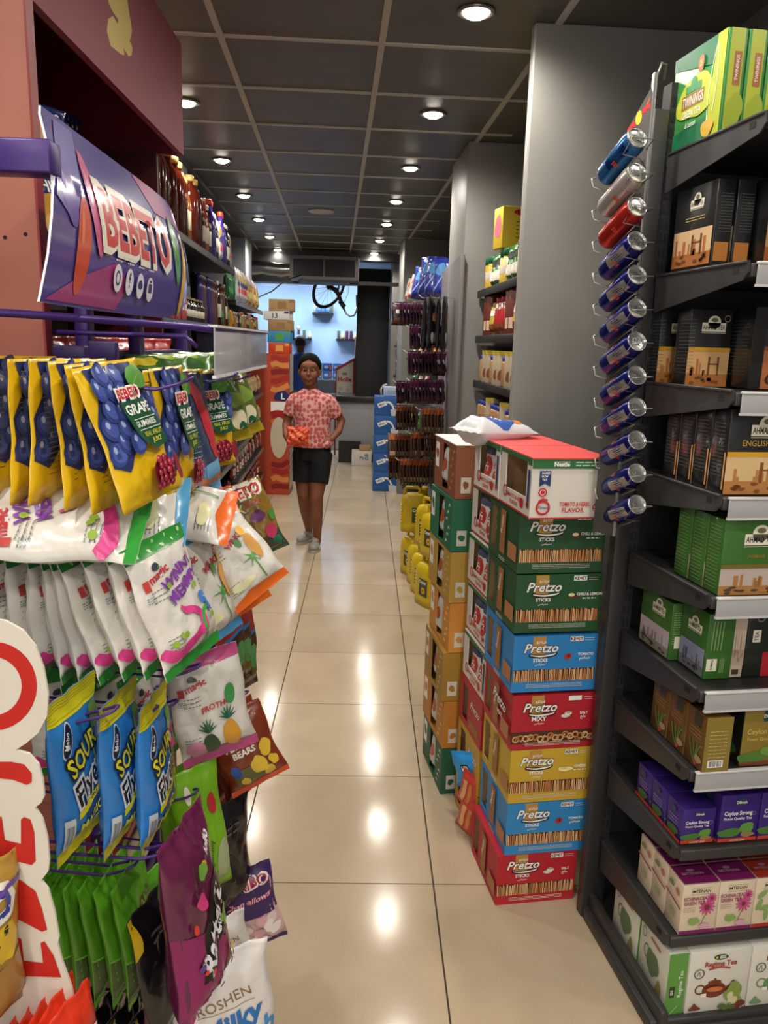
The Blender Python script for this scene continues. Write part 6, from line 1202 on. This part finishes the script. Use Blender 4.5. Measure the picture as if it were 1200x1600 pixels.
for x, z, w, lb, its in ((-.72, 2.10, .34, 'upper middle', ['w', 'p', 'p', 'p', 'b']), (-1.07, 1.69, .34, 'lower left', ['d', 'f', 'b', 'j']), (-.33, 1.695, .34, 'lower right', ['b', 'j', 'r', 'r', 'j'])):
    g = G(); g.box(-w/2, w/2, -.09, .1, -.03, 0, m('#16181c', .4)); tag(g.build('wall_shelf', loc=(x, 13.09, z)), 'small black wall shelf on the pale blue wall, %s one' % lb, 'shelf')
    for i, k in enumerate(its):
        px = x - w/2 + .04 + i*(w-.07)/(len(its)-1)
        if k in 'dw': g = G(); g.lathe([(.02, 0), (.022, .12), (.008, .16), (.008, .22)], m('#1c1416' if k == 'd' else '#c9cfd0', .3), 12)
        elif k == 'p': g = G(); g.lathe([(.045, -.02), (.05, 0), (.045, .02)], m('#5a86c4', .3), 16, c=(0, 0, 0), M=Matrix.Translation((0, 0, .05)) @ Matrix.Rotation(1.5, 4, 'X'))
        elif k == 'j': g = G(); g.lathe([(.03, 0), (.035, .04), (.014, .09), (.014, .12)], m('#d9cfa0', .3), 12)
        elif k == 'f': g = G(); g.box(-.035, .035, -.02, .02, 0, .05, m('#d8d8d8', .4)); g.ball((0, 0, .16), (.035, .02, .04), m('#c0a8b0', .4)); g.box(-.02, .02, -.01, .01, .05, .13, m('#3a3c48', .4))
        else: g = G(); g.box(-.025, .025, -.02, .02, 0, .13, m(('#5a5f50', '#5a2c44')[k == 'r'], .4), .002)
        tag(g.build({'d': 'bottle', 'w': 'bottle', 'p': 'plate', 'j': 'jar', 'f': 'figurine', 'b': 'small_box', 'r': 'small_box'}[k], loc=(px, 13.08, z+(.0 if k != 'p' else .001))), '%s on the %s black wall shelf, %s from the left' % ({'d': 'dark bottle', 'w': 'clear bottle', 'p': 'blue plate standing up', 'j': 'cream jar', 'f': 'small pale figurine', 'b': 'dark small box', 'r': 'wine red box'}[k], lb, ORD[i]), {'d': 'bottle', 'w': 'bottle', 'p': 'plate', 'j': 'jar', 'f': 'ornament', 'b': 'box', 'r': 'box'}[k])
# ceiling air conditioner
ac = empty('air_conditioner', (-.515, 9.5, 2.34), 0, 'grey ceiling air conditioner with two black grilles above the aisle end', 'air conditioner')
g = G(); g.box(-.4, .4, 0, .4, 0, .27, m('#6e6e70', .4), .006); g.box(-.3, .3, -.02, .3, -.03, .0, m('#2a2a2c', .5)); o = g.build('housing'); o.parent = ac
for sx in (-.185, .185):
    g = G(); g.box(sx-.175, sx+.175, -.006, .0, .04, .23, m('#0f0f10', .6)); 
    for i in range(12): g.box(sx-.172, sx+.172, -.012, -.006, .05+.015*i, .055+.015*i, m('#1e1e20', .4))
    o = g.build('grille'); o.parent = ac
# foil duct and cable
g = G(); pts = [(-1.9 + .08*i, 9.75, 2.47 + .012*math.sin(i)) for i in range(14)]; g.tube(pts, [.075 + .008*(i % 2) for i in range(14)], m('#a9a9a8', .25, .9), 16); tag(g.build('foil_duct'), 'silver foil air duct under the ceiling left of the air conditioner', 'air duct')
a_, b_, c_ = at(425, 455, 9.3), at(447, 437, 9.3), at(470, 430, 9.45); g = G(); g.tube([at(400, 466, 9.0), a_, b_, c_], .008, BLACKM); tag(g.build('cable'), 'black cable drooping from the air conditioner to the left shelves', 'cable')
# bicycle hung under the ceiling behind the beam
YB_ = 10.7
bk = empty('hanging_bicycle', at(520, 445, YB_), 0, 'bicycle hanging upside down from the ceiling at the aisle end', 'bicycle')
def rb(o): o.location = -V(bk.location); o.parent = bk; return o
wc = at(514, 450, YB_); TI = m('#1c1c1e', .6); SI = m('#b0b2b5', .25, .9); FRM = m('#3a2020', .4)
Mw = Matrix.Translation(wc) @ Matrix.Rotation(.55, 4, 'Y') @ Matrix.Rotation(.95, 4, 'Z')
def circ(r, n=30): return [Mw @ V((r*math.cos(2*math.pi*i/n), 0, r*math.sin(2*math.pi*i/n))) for i in range(n+1)]
g = G(); g.tube(circ(.27), .018, TI, 10, False); rb(g.build('tyre')); g = G(); g.tube(circ(.25), .009, SI, 8, False); rb(g.build('rim'))
g = G()
for i in range(14): a = 2*math.pi*i/14; g.tube([Mw @ V((0, .015*(-1)**i, 0)), Mw @ V((.25*math.cos(a), 0, .25*math.sin(a)))], .0016, SI, 5)
g.tube([Mw @ V((0, -.04, 0)), Mw @ V((0, .04, 0))], .018, SI, 10); rb(g.build('spokes'))
g = G(); g.tube([at(505, 440, YB_), at(516, 446, YB_), at(528, 458, YB_), at(537, 482, YB_)], [.02, .026, .03, .02], FRM, 10); g.tube([at(512, 450, YB_), at(527, 452, YB_-.05)], .02, TI); g.tube([at(531, 470, YB_), at(538, 480, YB_)], .032, TI, 10); g.tube([at(500, 436, YB_), at(530, 440, YB_-.1), at(528, 458, YB_)], .014, FRM); rb(g.build('frame'))
g = G(); g.tube([at(537, 482, YB_), at(541, 490, YB_), at(547, 494.5, YB_), at(553, 493, YB_), at(557, 486, YB_), at(558.5, 478, YB_)], .013, SI, 10); rb(g.build('handlebar')); g = G(); g.tube([at(558.5, 479, YB_), at(558, 461, YB_)], .019, TI, 10); rb(g.build('grip'))
g = G(); g.tube([at(546, 436, YB_), at(544, 458, YB_), at(537, 474, YB_)], .003, TI, 5); rb(g.build('brake_cable')); t_ = at(508, 440, YB_); g = G(); g.tube([t_, V((t_.x, t_.y, HC))], .01, TI, 6); rb(g.build('hanging_strap'))
w1 = at(597, 605, 10.8); g = G(); g.tube([(w1.x-.0, 10.9, .92), (w1.x-.01, 10.9, 1.02), (w1.x+.02, 10.9, 1.07), (w1.x+.07, 10.9, 1.09)], .016, WHITE); tag(g.build('bent_pipe'), 'short bent white pipe on the grey counter by the black column', 'pipe')

# ================================================================ PEOPLE
SK = noisy('#7a4a34', '#86543c', 6, r=.55)
def loft(g, rings, mt, n=20):
    vs = []; fs = []
    for x, y, z, rx, ry in rings:
        for k in range(n): a = 2*math.pi*k/n; vs.append((x+rx*math.cos(a), y+ry*math.sin(a), z))
    L_ = len(rings)
    for i in range(L_-1):
        for k in range(n): l = (k+1) % n; fs.append((i*n+k, i*n+l, (i+1)*n+l, (i+1)*n+k))
    fs += [tuple(range(n))[::-1], tuple((L_-1)*n+k for k in range(n))]
    g.add(vs, fs, mt, True)
def limb(g, pts, rs, mt):
    g.tube(pts, rs, mt, 14)
    for p, r in zip(pts, rs): g.ball(p, r, mt, 12)
def blend(o, vox, it=4):
    r = o.modifiers.new('remesh', 'REMESH'); r.mode = 'VOXEL'; r.voxel_size = vox; r.use_smooth_shade = True
    if it: s = o.modifiers.new('smooth', 'SMOOTH'); s.iterations = it; s.factor = .5
    return o
def hand(g, wrist, d, palm_n, mt, s=1.0, curl=.5, thumb=1):
    """palm with five separate bent fingers; d = finger direction, palm_n = palm facing"""
    d = V(d).normalized(); n = V(palm_n); n = (n - d*n.dot(d)).normalized(); w = d.cross(n)
    W0 = V(wrist); M = Matrix((w, d, n)).transposed()
    g.ball(W0 + d*.042*s, (.036*s, .045*s, .016*s), mt, 14, M)
    for i, (o, L, b) in enumerate(((-.027, .062, .074), (-.009, .07, .08), (.009, .066, .078), (.026, .052, .07))):
        p0 = W0 + d*(b-.012)*s + w*o*s; c = curl
        p1 = p0 + (d*math.cos(c*.6) + n*math.sin(c*.6))*L*.45*s; p2 = p1 + (d*math.cos(c*1.5) + n*math.sin(c*1.5))*L*.32*s; p3 = p2 + (d*math.cos(c*2.3) + n*math.sin(c*2.3))*L*.26*s
        limb(g, [p0, p1, p2, p3], [.0088*s, .0082*s, .0076*s, .0068*s], mt)
    t0 = W0 + d*.022*s + w*thumb*-.028*s; t1 = t0 + (d*.7 - w*thumb*.75 + n*.3).normalized()*.032*s; t2 = t1 + (d*.95 - w*thumb*.2 + n*.35).normalized()*.028*s
    limb(g, [t0, t1, t2], [.0115*s, .0105*s, .0085*s], mt)
CXg, CYg = -.425, 6.10
girl = empty('person', (CXg, CYg, 0), 0, 'person with dark tied hair in pink patterned shirt and black shorts walking up the aisle', 'person')
g = G(); S1 = SK
# trunk
loft(g, [(-.405, 6.12, .74, .115, .085), (-.405, 6.12, .84, .12, .09), (-.41, 6.12, .95, .105, .08), (-.415, 6.12, 1.08, .125, .085), (-.42, 6.12, 1.18, .14, .08), (-.425, 6.12, 1.235, .10, .06), (-.43, 6.12, 1.27, .045, .045), (-.432, 6.11, 1.32, .043, .045)], S1)
# head
HC0 = V((-.433, 6.1, 1.30))
def hs(g):
    g.v = [HC0 + (q-HC0)*1.09 for q in g.v]; return g
HX, HY, HZ = -.433, 6.09, 1.405
g.ball((HX, HY+.012, HZ+.02), (.073, .088, .088), S1, 22); g.ball((HX, HY-.018, HZ-.045), (.056, .062, .062), S1, 20); g.ball((HX, HY-.045, HZ-.088), (.026, .026, .02), S1, 14)
g.ball((HX, HY-.085, HZ-.012), (.011, .016, .022), S1, 12); g.ball((HX, HY-.096, HZ-.026), (.016, .012, .009), S1, 12); g.ball((HX, HY-.045, HZ+.03), (.058, .040, .04), S1, 16)
for s in (-1, 1): g.ball((HX+s*.028, HY-.046, HZ-.034), (.033, .034, .036), S1, 14); g.ball((HX+s*.074, HY+.005, HZ-.012), (.008, .018, .028), S1, 12)
g.ball((HX, HY-.078, HZ-.058), (.022, .012, .009), S1, 12)
# legs
limb(g, [(-.475, 6.15, .78), (-.478, 6.12, .60), (-.472, 6.10, .44), (-.462, 6.20, .30), (-.448, 6.36, .10), (-.45, 6.37, .055)], [.082, .072, .052, .050, .030, .032], S1)
limb(g, [(-.345, 6.12, .78), (-.355, 6.06, .60), (-.368, 6.02, .44), (-.366, 6.05, .30), (-.362, 6.12, .10), (-.364, 6.12, .055)], [.084, .074, .054, .051, .031, .032], S1)
# arms
limb(g, [(-.555, 6.12, 1.185), (-.585, 6.13, 1.09), (-.612, 6.12, .99), (-.60, 6.02, .92), (-.575, 5.95, .885)], [.044, .038, .033, .030, .023], S1)
limb(g, [(-.29, 6.12, 1.185), (-.235, 6.15, 1.10), (-.185, 6.17, 1.03), (-.205, 6.12, .95), (-.255, 6.05, .895)], [.044, .038, .033, .030, .023], S1)
hand(g, (-.575, 5.95, .885), (.85, -.25, .18), (0, .2, 1), S1, .95, .35, 1)
hand(g, (-.255, 6.05, .895), (-.85, -.3, -.3), (.1, .9, -.2), S1, .95, .5, -1)
for i_ in range(len(g.v)):
    if g.v[i_].z > 1.29: g.v[i_] = HC0 + (g.v[i_]-HC0)*1.09
body = g.build('body'); body.location = (-CXg, -CYg, 0); body.parent = girl; blend(body, .005, 5)
def gp_(o): o.location = (-CXg, -CYg, 0); o.parent = girl; return o
HR = noisy('#060404', '#0e0908', 40, r=.8, stretch=(1, 1, .2))
HR.node_tree.nodes['Principled BSDF'].inputs['Specular IOR Level'].default_value = .12
SK.node_tree.nodes['Principled BSDF'].inputs['Specular IOR Level'].default_value = .35
g = G()
def hairp(th, ph, k=1.0):
    return V((HX + .081*k*math.sin(th)*math.sin(ph), HY + .014 - .094*k*math.sin(th)*math.cos(ph), HZ + .022 + .098*k*math.cos(th)))
vs = []; fs = []; NA, NB = 40, 12
for layer, kk in enumerate((1.0, .90)):
    for a in range(NA):
        ph = 2*math.pi*a/NA; c_ = math.cos(ph)                 # ph = 0 faces forward
        fr = max(0, c_); lim = 1.02 + .95*(1-fr)**1.1 - .12*math.exp(-(ph if ph < math.pi else 2*math.pi-ph)**2/.02) if c_ > 0 else 1.97 + .25*(-c_)
        for b_ in range(NB+1): vs.append(hairp(.02 + lim*b_/NB, ph, kk + (.035*math.sin(math.pi*b_/NB) if layer == 0 else 0)))
m1 = NA*(NB+1)
for a in range(NA):
    n_ = (a+1) % NA
    for b_ in range(NB):
        p, q = a*(NB+1)+b_, n_*(NB+1)+b_; fs += [(p, q, q+1, p+1), (m1+p, m1+p+1, m1+q+1, m1+q)]
    p, q = a*(NB+1)+NB, n_*(NB+1)+NB; fs.append((p, q, m1+q, m1+p))
g.add(vs, fs, HR, True); g.ball((HX, HY+.118, HZ+.0), (.036, .036, .042), HR, 14)
gp_(hs(g).build('hair'))

EW = m('#a39890', .5); ED = m('#140c09', .5)
for s in (-1, 1):
    g = G(); g.ball((HX+s*.028, HY-.0735, HZ+.006), (.0125, .009, .0045), EW, 12); ey = gp_(hs(g).build('eye'))
    g = G(); g.ball((HX+s*.028, HY-.0790, HZ+.006), (.0060, .0055, .0055), ED, 10); ir = hs(g).build('iris'); ir.parent = ey
    g = G(); g.tube([(HX+s*.012, HY-.0905, HZ+.025), (HX+s*.028, HY-.090, HZ+.030), (HX+s*.045, HY-.078, HZ+.026)], [.0012, .0018, .001], ED, 6); gp_(hs(g).build('eyebrow'))
g = G(); LP = m('#7a3a34', .4); g.ball((HX, HY-.0885, HZ-.0545), (.019, .004, .004), LP, 12); g.ball((HX, HY-.088, HZ-.0615), (.016, .004, .005), LP, 12); gp_(hs(g).build('lips'))
# shirt
def shirt_mat():
    mt = bpy.data.materials.new('pink_pattern'); mt.use_nodes = True; nt = mt.node_tree; N = nt.nodes.new; L = nt.links.new; b = nt.nodes['Principled BSDF']
    tc = N('ShaderNodeTexCoord'); mp = N('ShaderNodeMapping'); mp.inputs['Scale'].default_value = (36, 36, 30); vo = N('ShaderNodeTexVoronoi'); vo.inputs['Scale'].default_value = 1; vo.inputs['Randomness'].default_value = .6
    cr = N('ShaderNodeValToRGB'); e = cr.color_ramp.elements; e[0].position = .0; e[0].color = lin('#a8484c'); e[1].position = .58; e[1].color = lin('#d9a095'); k = e.new(.47); k.color = lin('#b8585a')
    L(tc.outputs['Object'], mp.inputs[0]); L(mp.outputs[0], vo.inputs['Vector']); L(vo.outputs['Distance'], cr.inputs[0]); L(cr.outputs[0], b.inputs['Base Color']); b.inputs['Roughness'].default_value = .85
    nz = N('ShaderNodeTexNoise'); nz.inputs['Scale'].default_value = 9; bp = N('ShaderNodeBump'); bp.inputs['Strength'].default_value = .5; bp.inputs['Distance'].default_value = .03; L(tc.outputs['Object'], nz.inputs['Vector']); L(nz.outputs[0], bp.inputs['Height']); L(bp.outputs[0], b.inputs['Normal'])
    return mt
SM = shirt_mat(); g = G()
loft(g, [(-.405, 6.11, .825, .15, .112), (-.405, 6.11, .85, .152, .114), (-.408, 6.115, .95, .142, .108), (-.412, 6.115, 1.06, .146, .105), (-.42, 6.12, 1.16, .158, .10), (-.424, 6.12, 1.215, .148, .082), (-.428, 6.12, 1.25, .09, .064), (-.43, 6.118, 1.272, .056, .054)], SM, 24)
g.tube([(-.53, 6.12, 1.195), (-.562, 6.125, 1.15), (-.59, 6.125, 1.06)], [.06, .06, .053], SM, 16); g.ball((-.535, 6.12, 1.18), .06, SM, 14)
g.tube([(-.315, 6.12, 1.195), (-.27, 6.13, 1.15), (-.215, 6.15, 1.065)], [.06, .06, .053], SM, 16); g.ball((-.315, 6.12, 1.18), .06, SM, 14)
g.ball((-.29, 6.06, .86), (.05, .05, .04), SM, 12)
blend(gp_(g.build('shirt')), .007, 4)
SHM = m('#07080b', .9, bump=20); g = G()
loft(g, [(-.405, 6.12, .72, .148, .10), (-.405, 6.12, .84, .143, .104), (-.405, 6.12, .88, .135, .1)], SHM, 22)
g.tube([(-.476, 6.145, .78), (-.48, 6.12, .65), (-.482, 6.11, .545)], [.092, .086, .080], SHM, 18); g.tube([(-.338, 6.115, .78), (-.348, 6.075, .65), (-.358, 6.045, .545)], [.092, .087, .082], SHM, 18)
blend(gp_(g.build('shorts')), .007, 3)
def shoe(x, y, rz):
    g = G(); SG = noisy('#8f8c86', '#a9a6a0', 60, r=.6); M_ = TR(x, y, 0, rz)
    R3 = M_.to_3x3()
    g.ball(M_ @ V((0, -.07, .04)), (.046, .075, .036), SG, 16, R3); g.ball(M_ @ V((0, .04, .045)), (.040, .07, .042), SG, 16, R3); g.ball(M_ @ V((0, .02, .07)), (.036, .05, .028), SG, 14, R3)
    o = blend(gp_(g.build('shoe')), .006, 3)
    g = G(); n = 24; ol = []
    for k in range(n): a = 2*math.pi*k/n; ol.append((.047*math.cos(a)*(1+.08*-math.sin(a)), -.02+.128*math.sin(a)))
    vs = [M_ @ V((a, b, z)) for z in (0, .022) for a, b in ol]; g.add(vs, [tuple(range(n))[::-1], tuple(range(n, 2*n))] + [(i, (i+1) % n, (i+1) % n+n, i+n) for i in range(n)], m('#b5ab98', .6)); s_ = g.build('sole'); s_.parent = o
shoe(-.462, 6.34, -.45); shoe(-.378, 6.095, -.06)
g = bag_mesh(.17, .15, .05, m('#c8431c', .35, 0, .3), [(blob(.08, .08, .05, .03, 3, .3), m('#e06a34', .3)), (blob(.12, .05, .03, .015, 5, .3), m('#8a2410', .3))], seed=99, wav=.018, nu=18, nv=18)
tag(g.build('snack_bag', M=TR(-.505, 5.895, 1.0, rz=.1, rx=-.35)), 'crumpled orange snack bag held by the walking person', 'snack bag')
# man at the back
MX, MY = -.97, 11.75
man = empty('person', (MX, MY, 0), 0, 'person in a blue shirt and jeans seen from behind near the back counter', 'person')
g = G(); s2 = m('#5a3826', .6)
loft(g, [(MX, MY, .85, .15, .1), (MX, MY, 1.1, .15, .1), (MX, MY, 1.36, .18, .1), (MX, MY, 1.44, .1, .07), (MX, MY, 1.48, .055, .055), (MX, MY, 1.55, .052, .055)], s2)
g.ball((MX, MY, 1.615), (.075, .092, .1), s2, 18); g.ball((MX, MY+.04, 1.57), (.055, .05, .055), s2, 14); g.ball((MX, MY+.098, 1.6), (.012, .016, .02), s2, 10)
for s in (-1, 1):
    g.ball((MX+s*.076, MY, 1.605), (.008, .018, .028), s2, 10)
    limb(g, [(MX+s*.085, MY, .86), (MX+s*.09, MY, .48), (MX+s*.095, MY+.01, .1)], [.085, .058, .036], s2)
    limb(g, [(MX+s*.18, MY, 1.37), (MX+s*.215, MY+.02, 1.1), (MX+s*.19, MY+.2, .98)], [.05, .04, .028], s2); hand(g, (MX+s*.19, MY+.2, .98), (-s*.2, 1, 0), (0, 0, -1), s2, 1, .4, s)
b2 = g.build('body'); b2.location = (-MX, -MY, 0); b2.parent = man; blend(b2, .008, 2)
def mp_(o): o.location = (-MX, -MY, 0); o.parent = man; return o
g = G(); g.ball((MX, MY-.018, 1.635), (.08, .09, .092), m('#15100e', .7), 18); mp_(g.build('hair'))
SB_ = m('#1c3f8c', .8, bump=8); g = G(); loft(g, [(MX, MY, .93, .175, .125), (MX, MY, 1.15, .17, .12), (MX, MY, 1.36, .2, .115), (MX, MY, 1.44, .13, .09), (MX, MY, 1.475, .07, .07)], SB_, 22)
for s in (-1, 1): g.tube([(MX+s*.16, MY, 1.38), (MX+s*.205, MY+.01, 1.24), (MX+s*.215, MY+.02, 1.12)], [.065, .062, .055], SB_, 14)
blend(mp_(g.build('shirt')), .009, 3)
g = G(); JN = m('#5a6478', .8); loft(g, [(MX, MY, .8, .165, .12), (MX, MY, .97, .16, .115)], JN, 20)
for s in (-1, 1): g.tube([(MX+s*.08, MY, .86), (MX+s*.09, MY, .48), (MX+s*.095, MY, .08)], [.098, .075, .062], JN, 14)
blend(mp_(g.build('jeans')), .01, 2)
g = G()
for s in (-1, 1): g.ball((MX+s*.1, MY+.05, .045), (.045, .13, .045), BLACKM, 14)
mp_(g.build('shoes'))
for nm in list(P): pass
for o in list(bpy.data.objects):                # drop prototypes that were never placed
    if o.parent is None and o.type in ('MESH', 'EMPTY') and 'label' not in o.keys() and o.get('kind') != 'structure':
        for c in list(o.children_recursive): bpy.data.objects.remove(c)
        bpy.data.objects.remove(o)
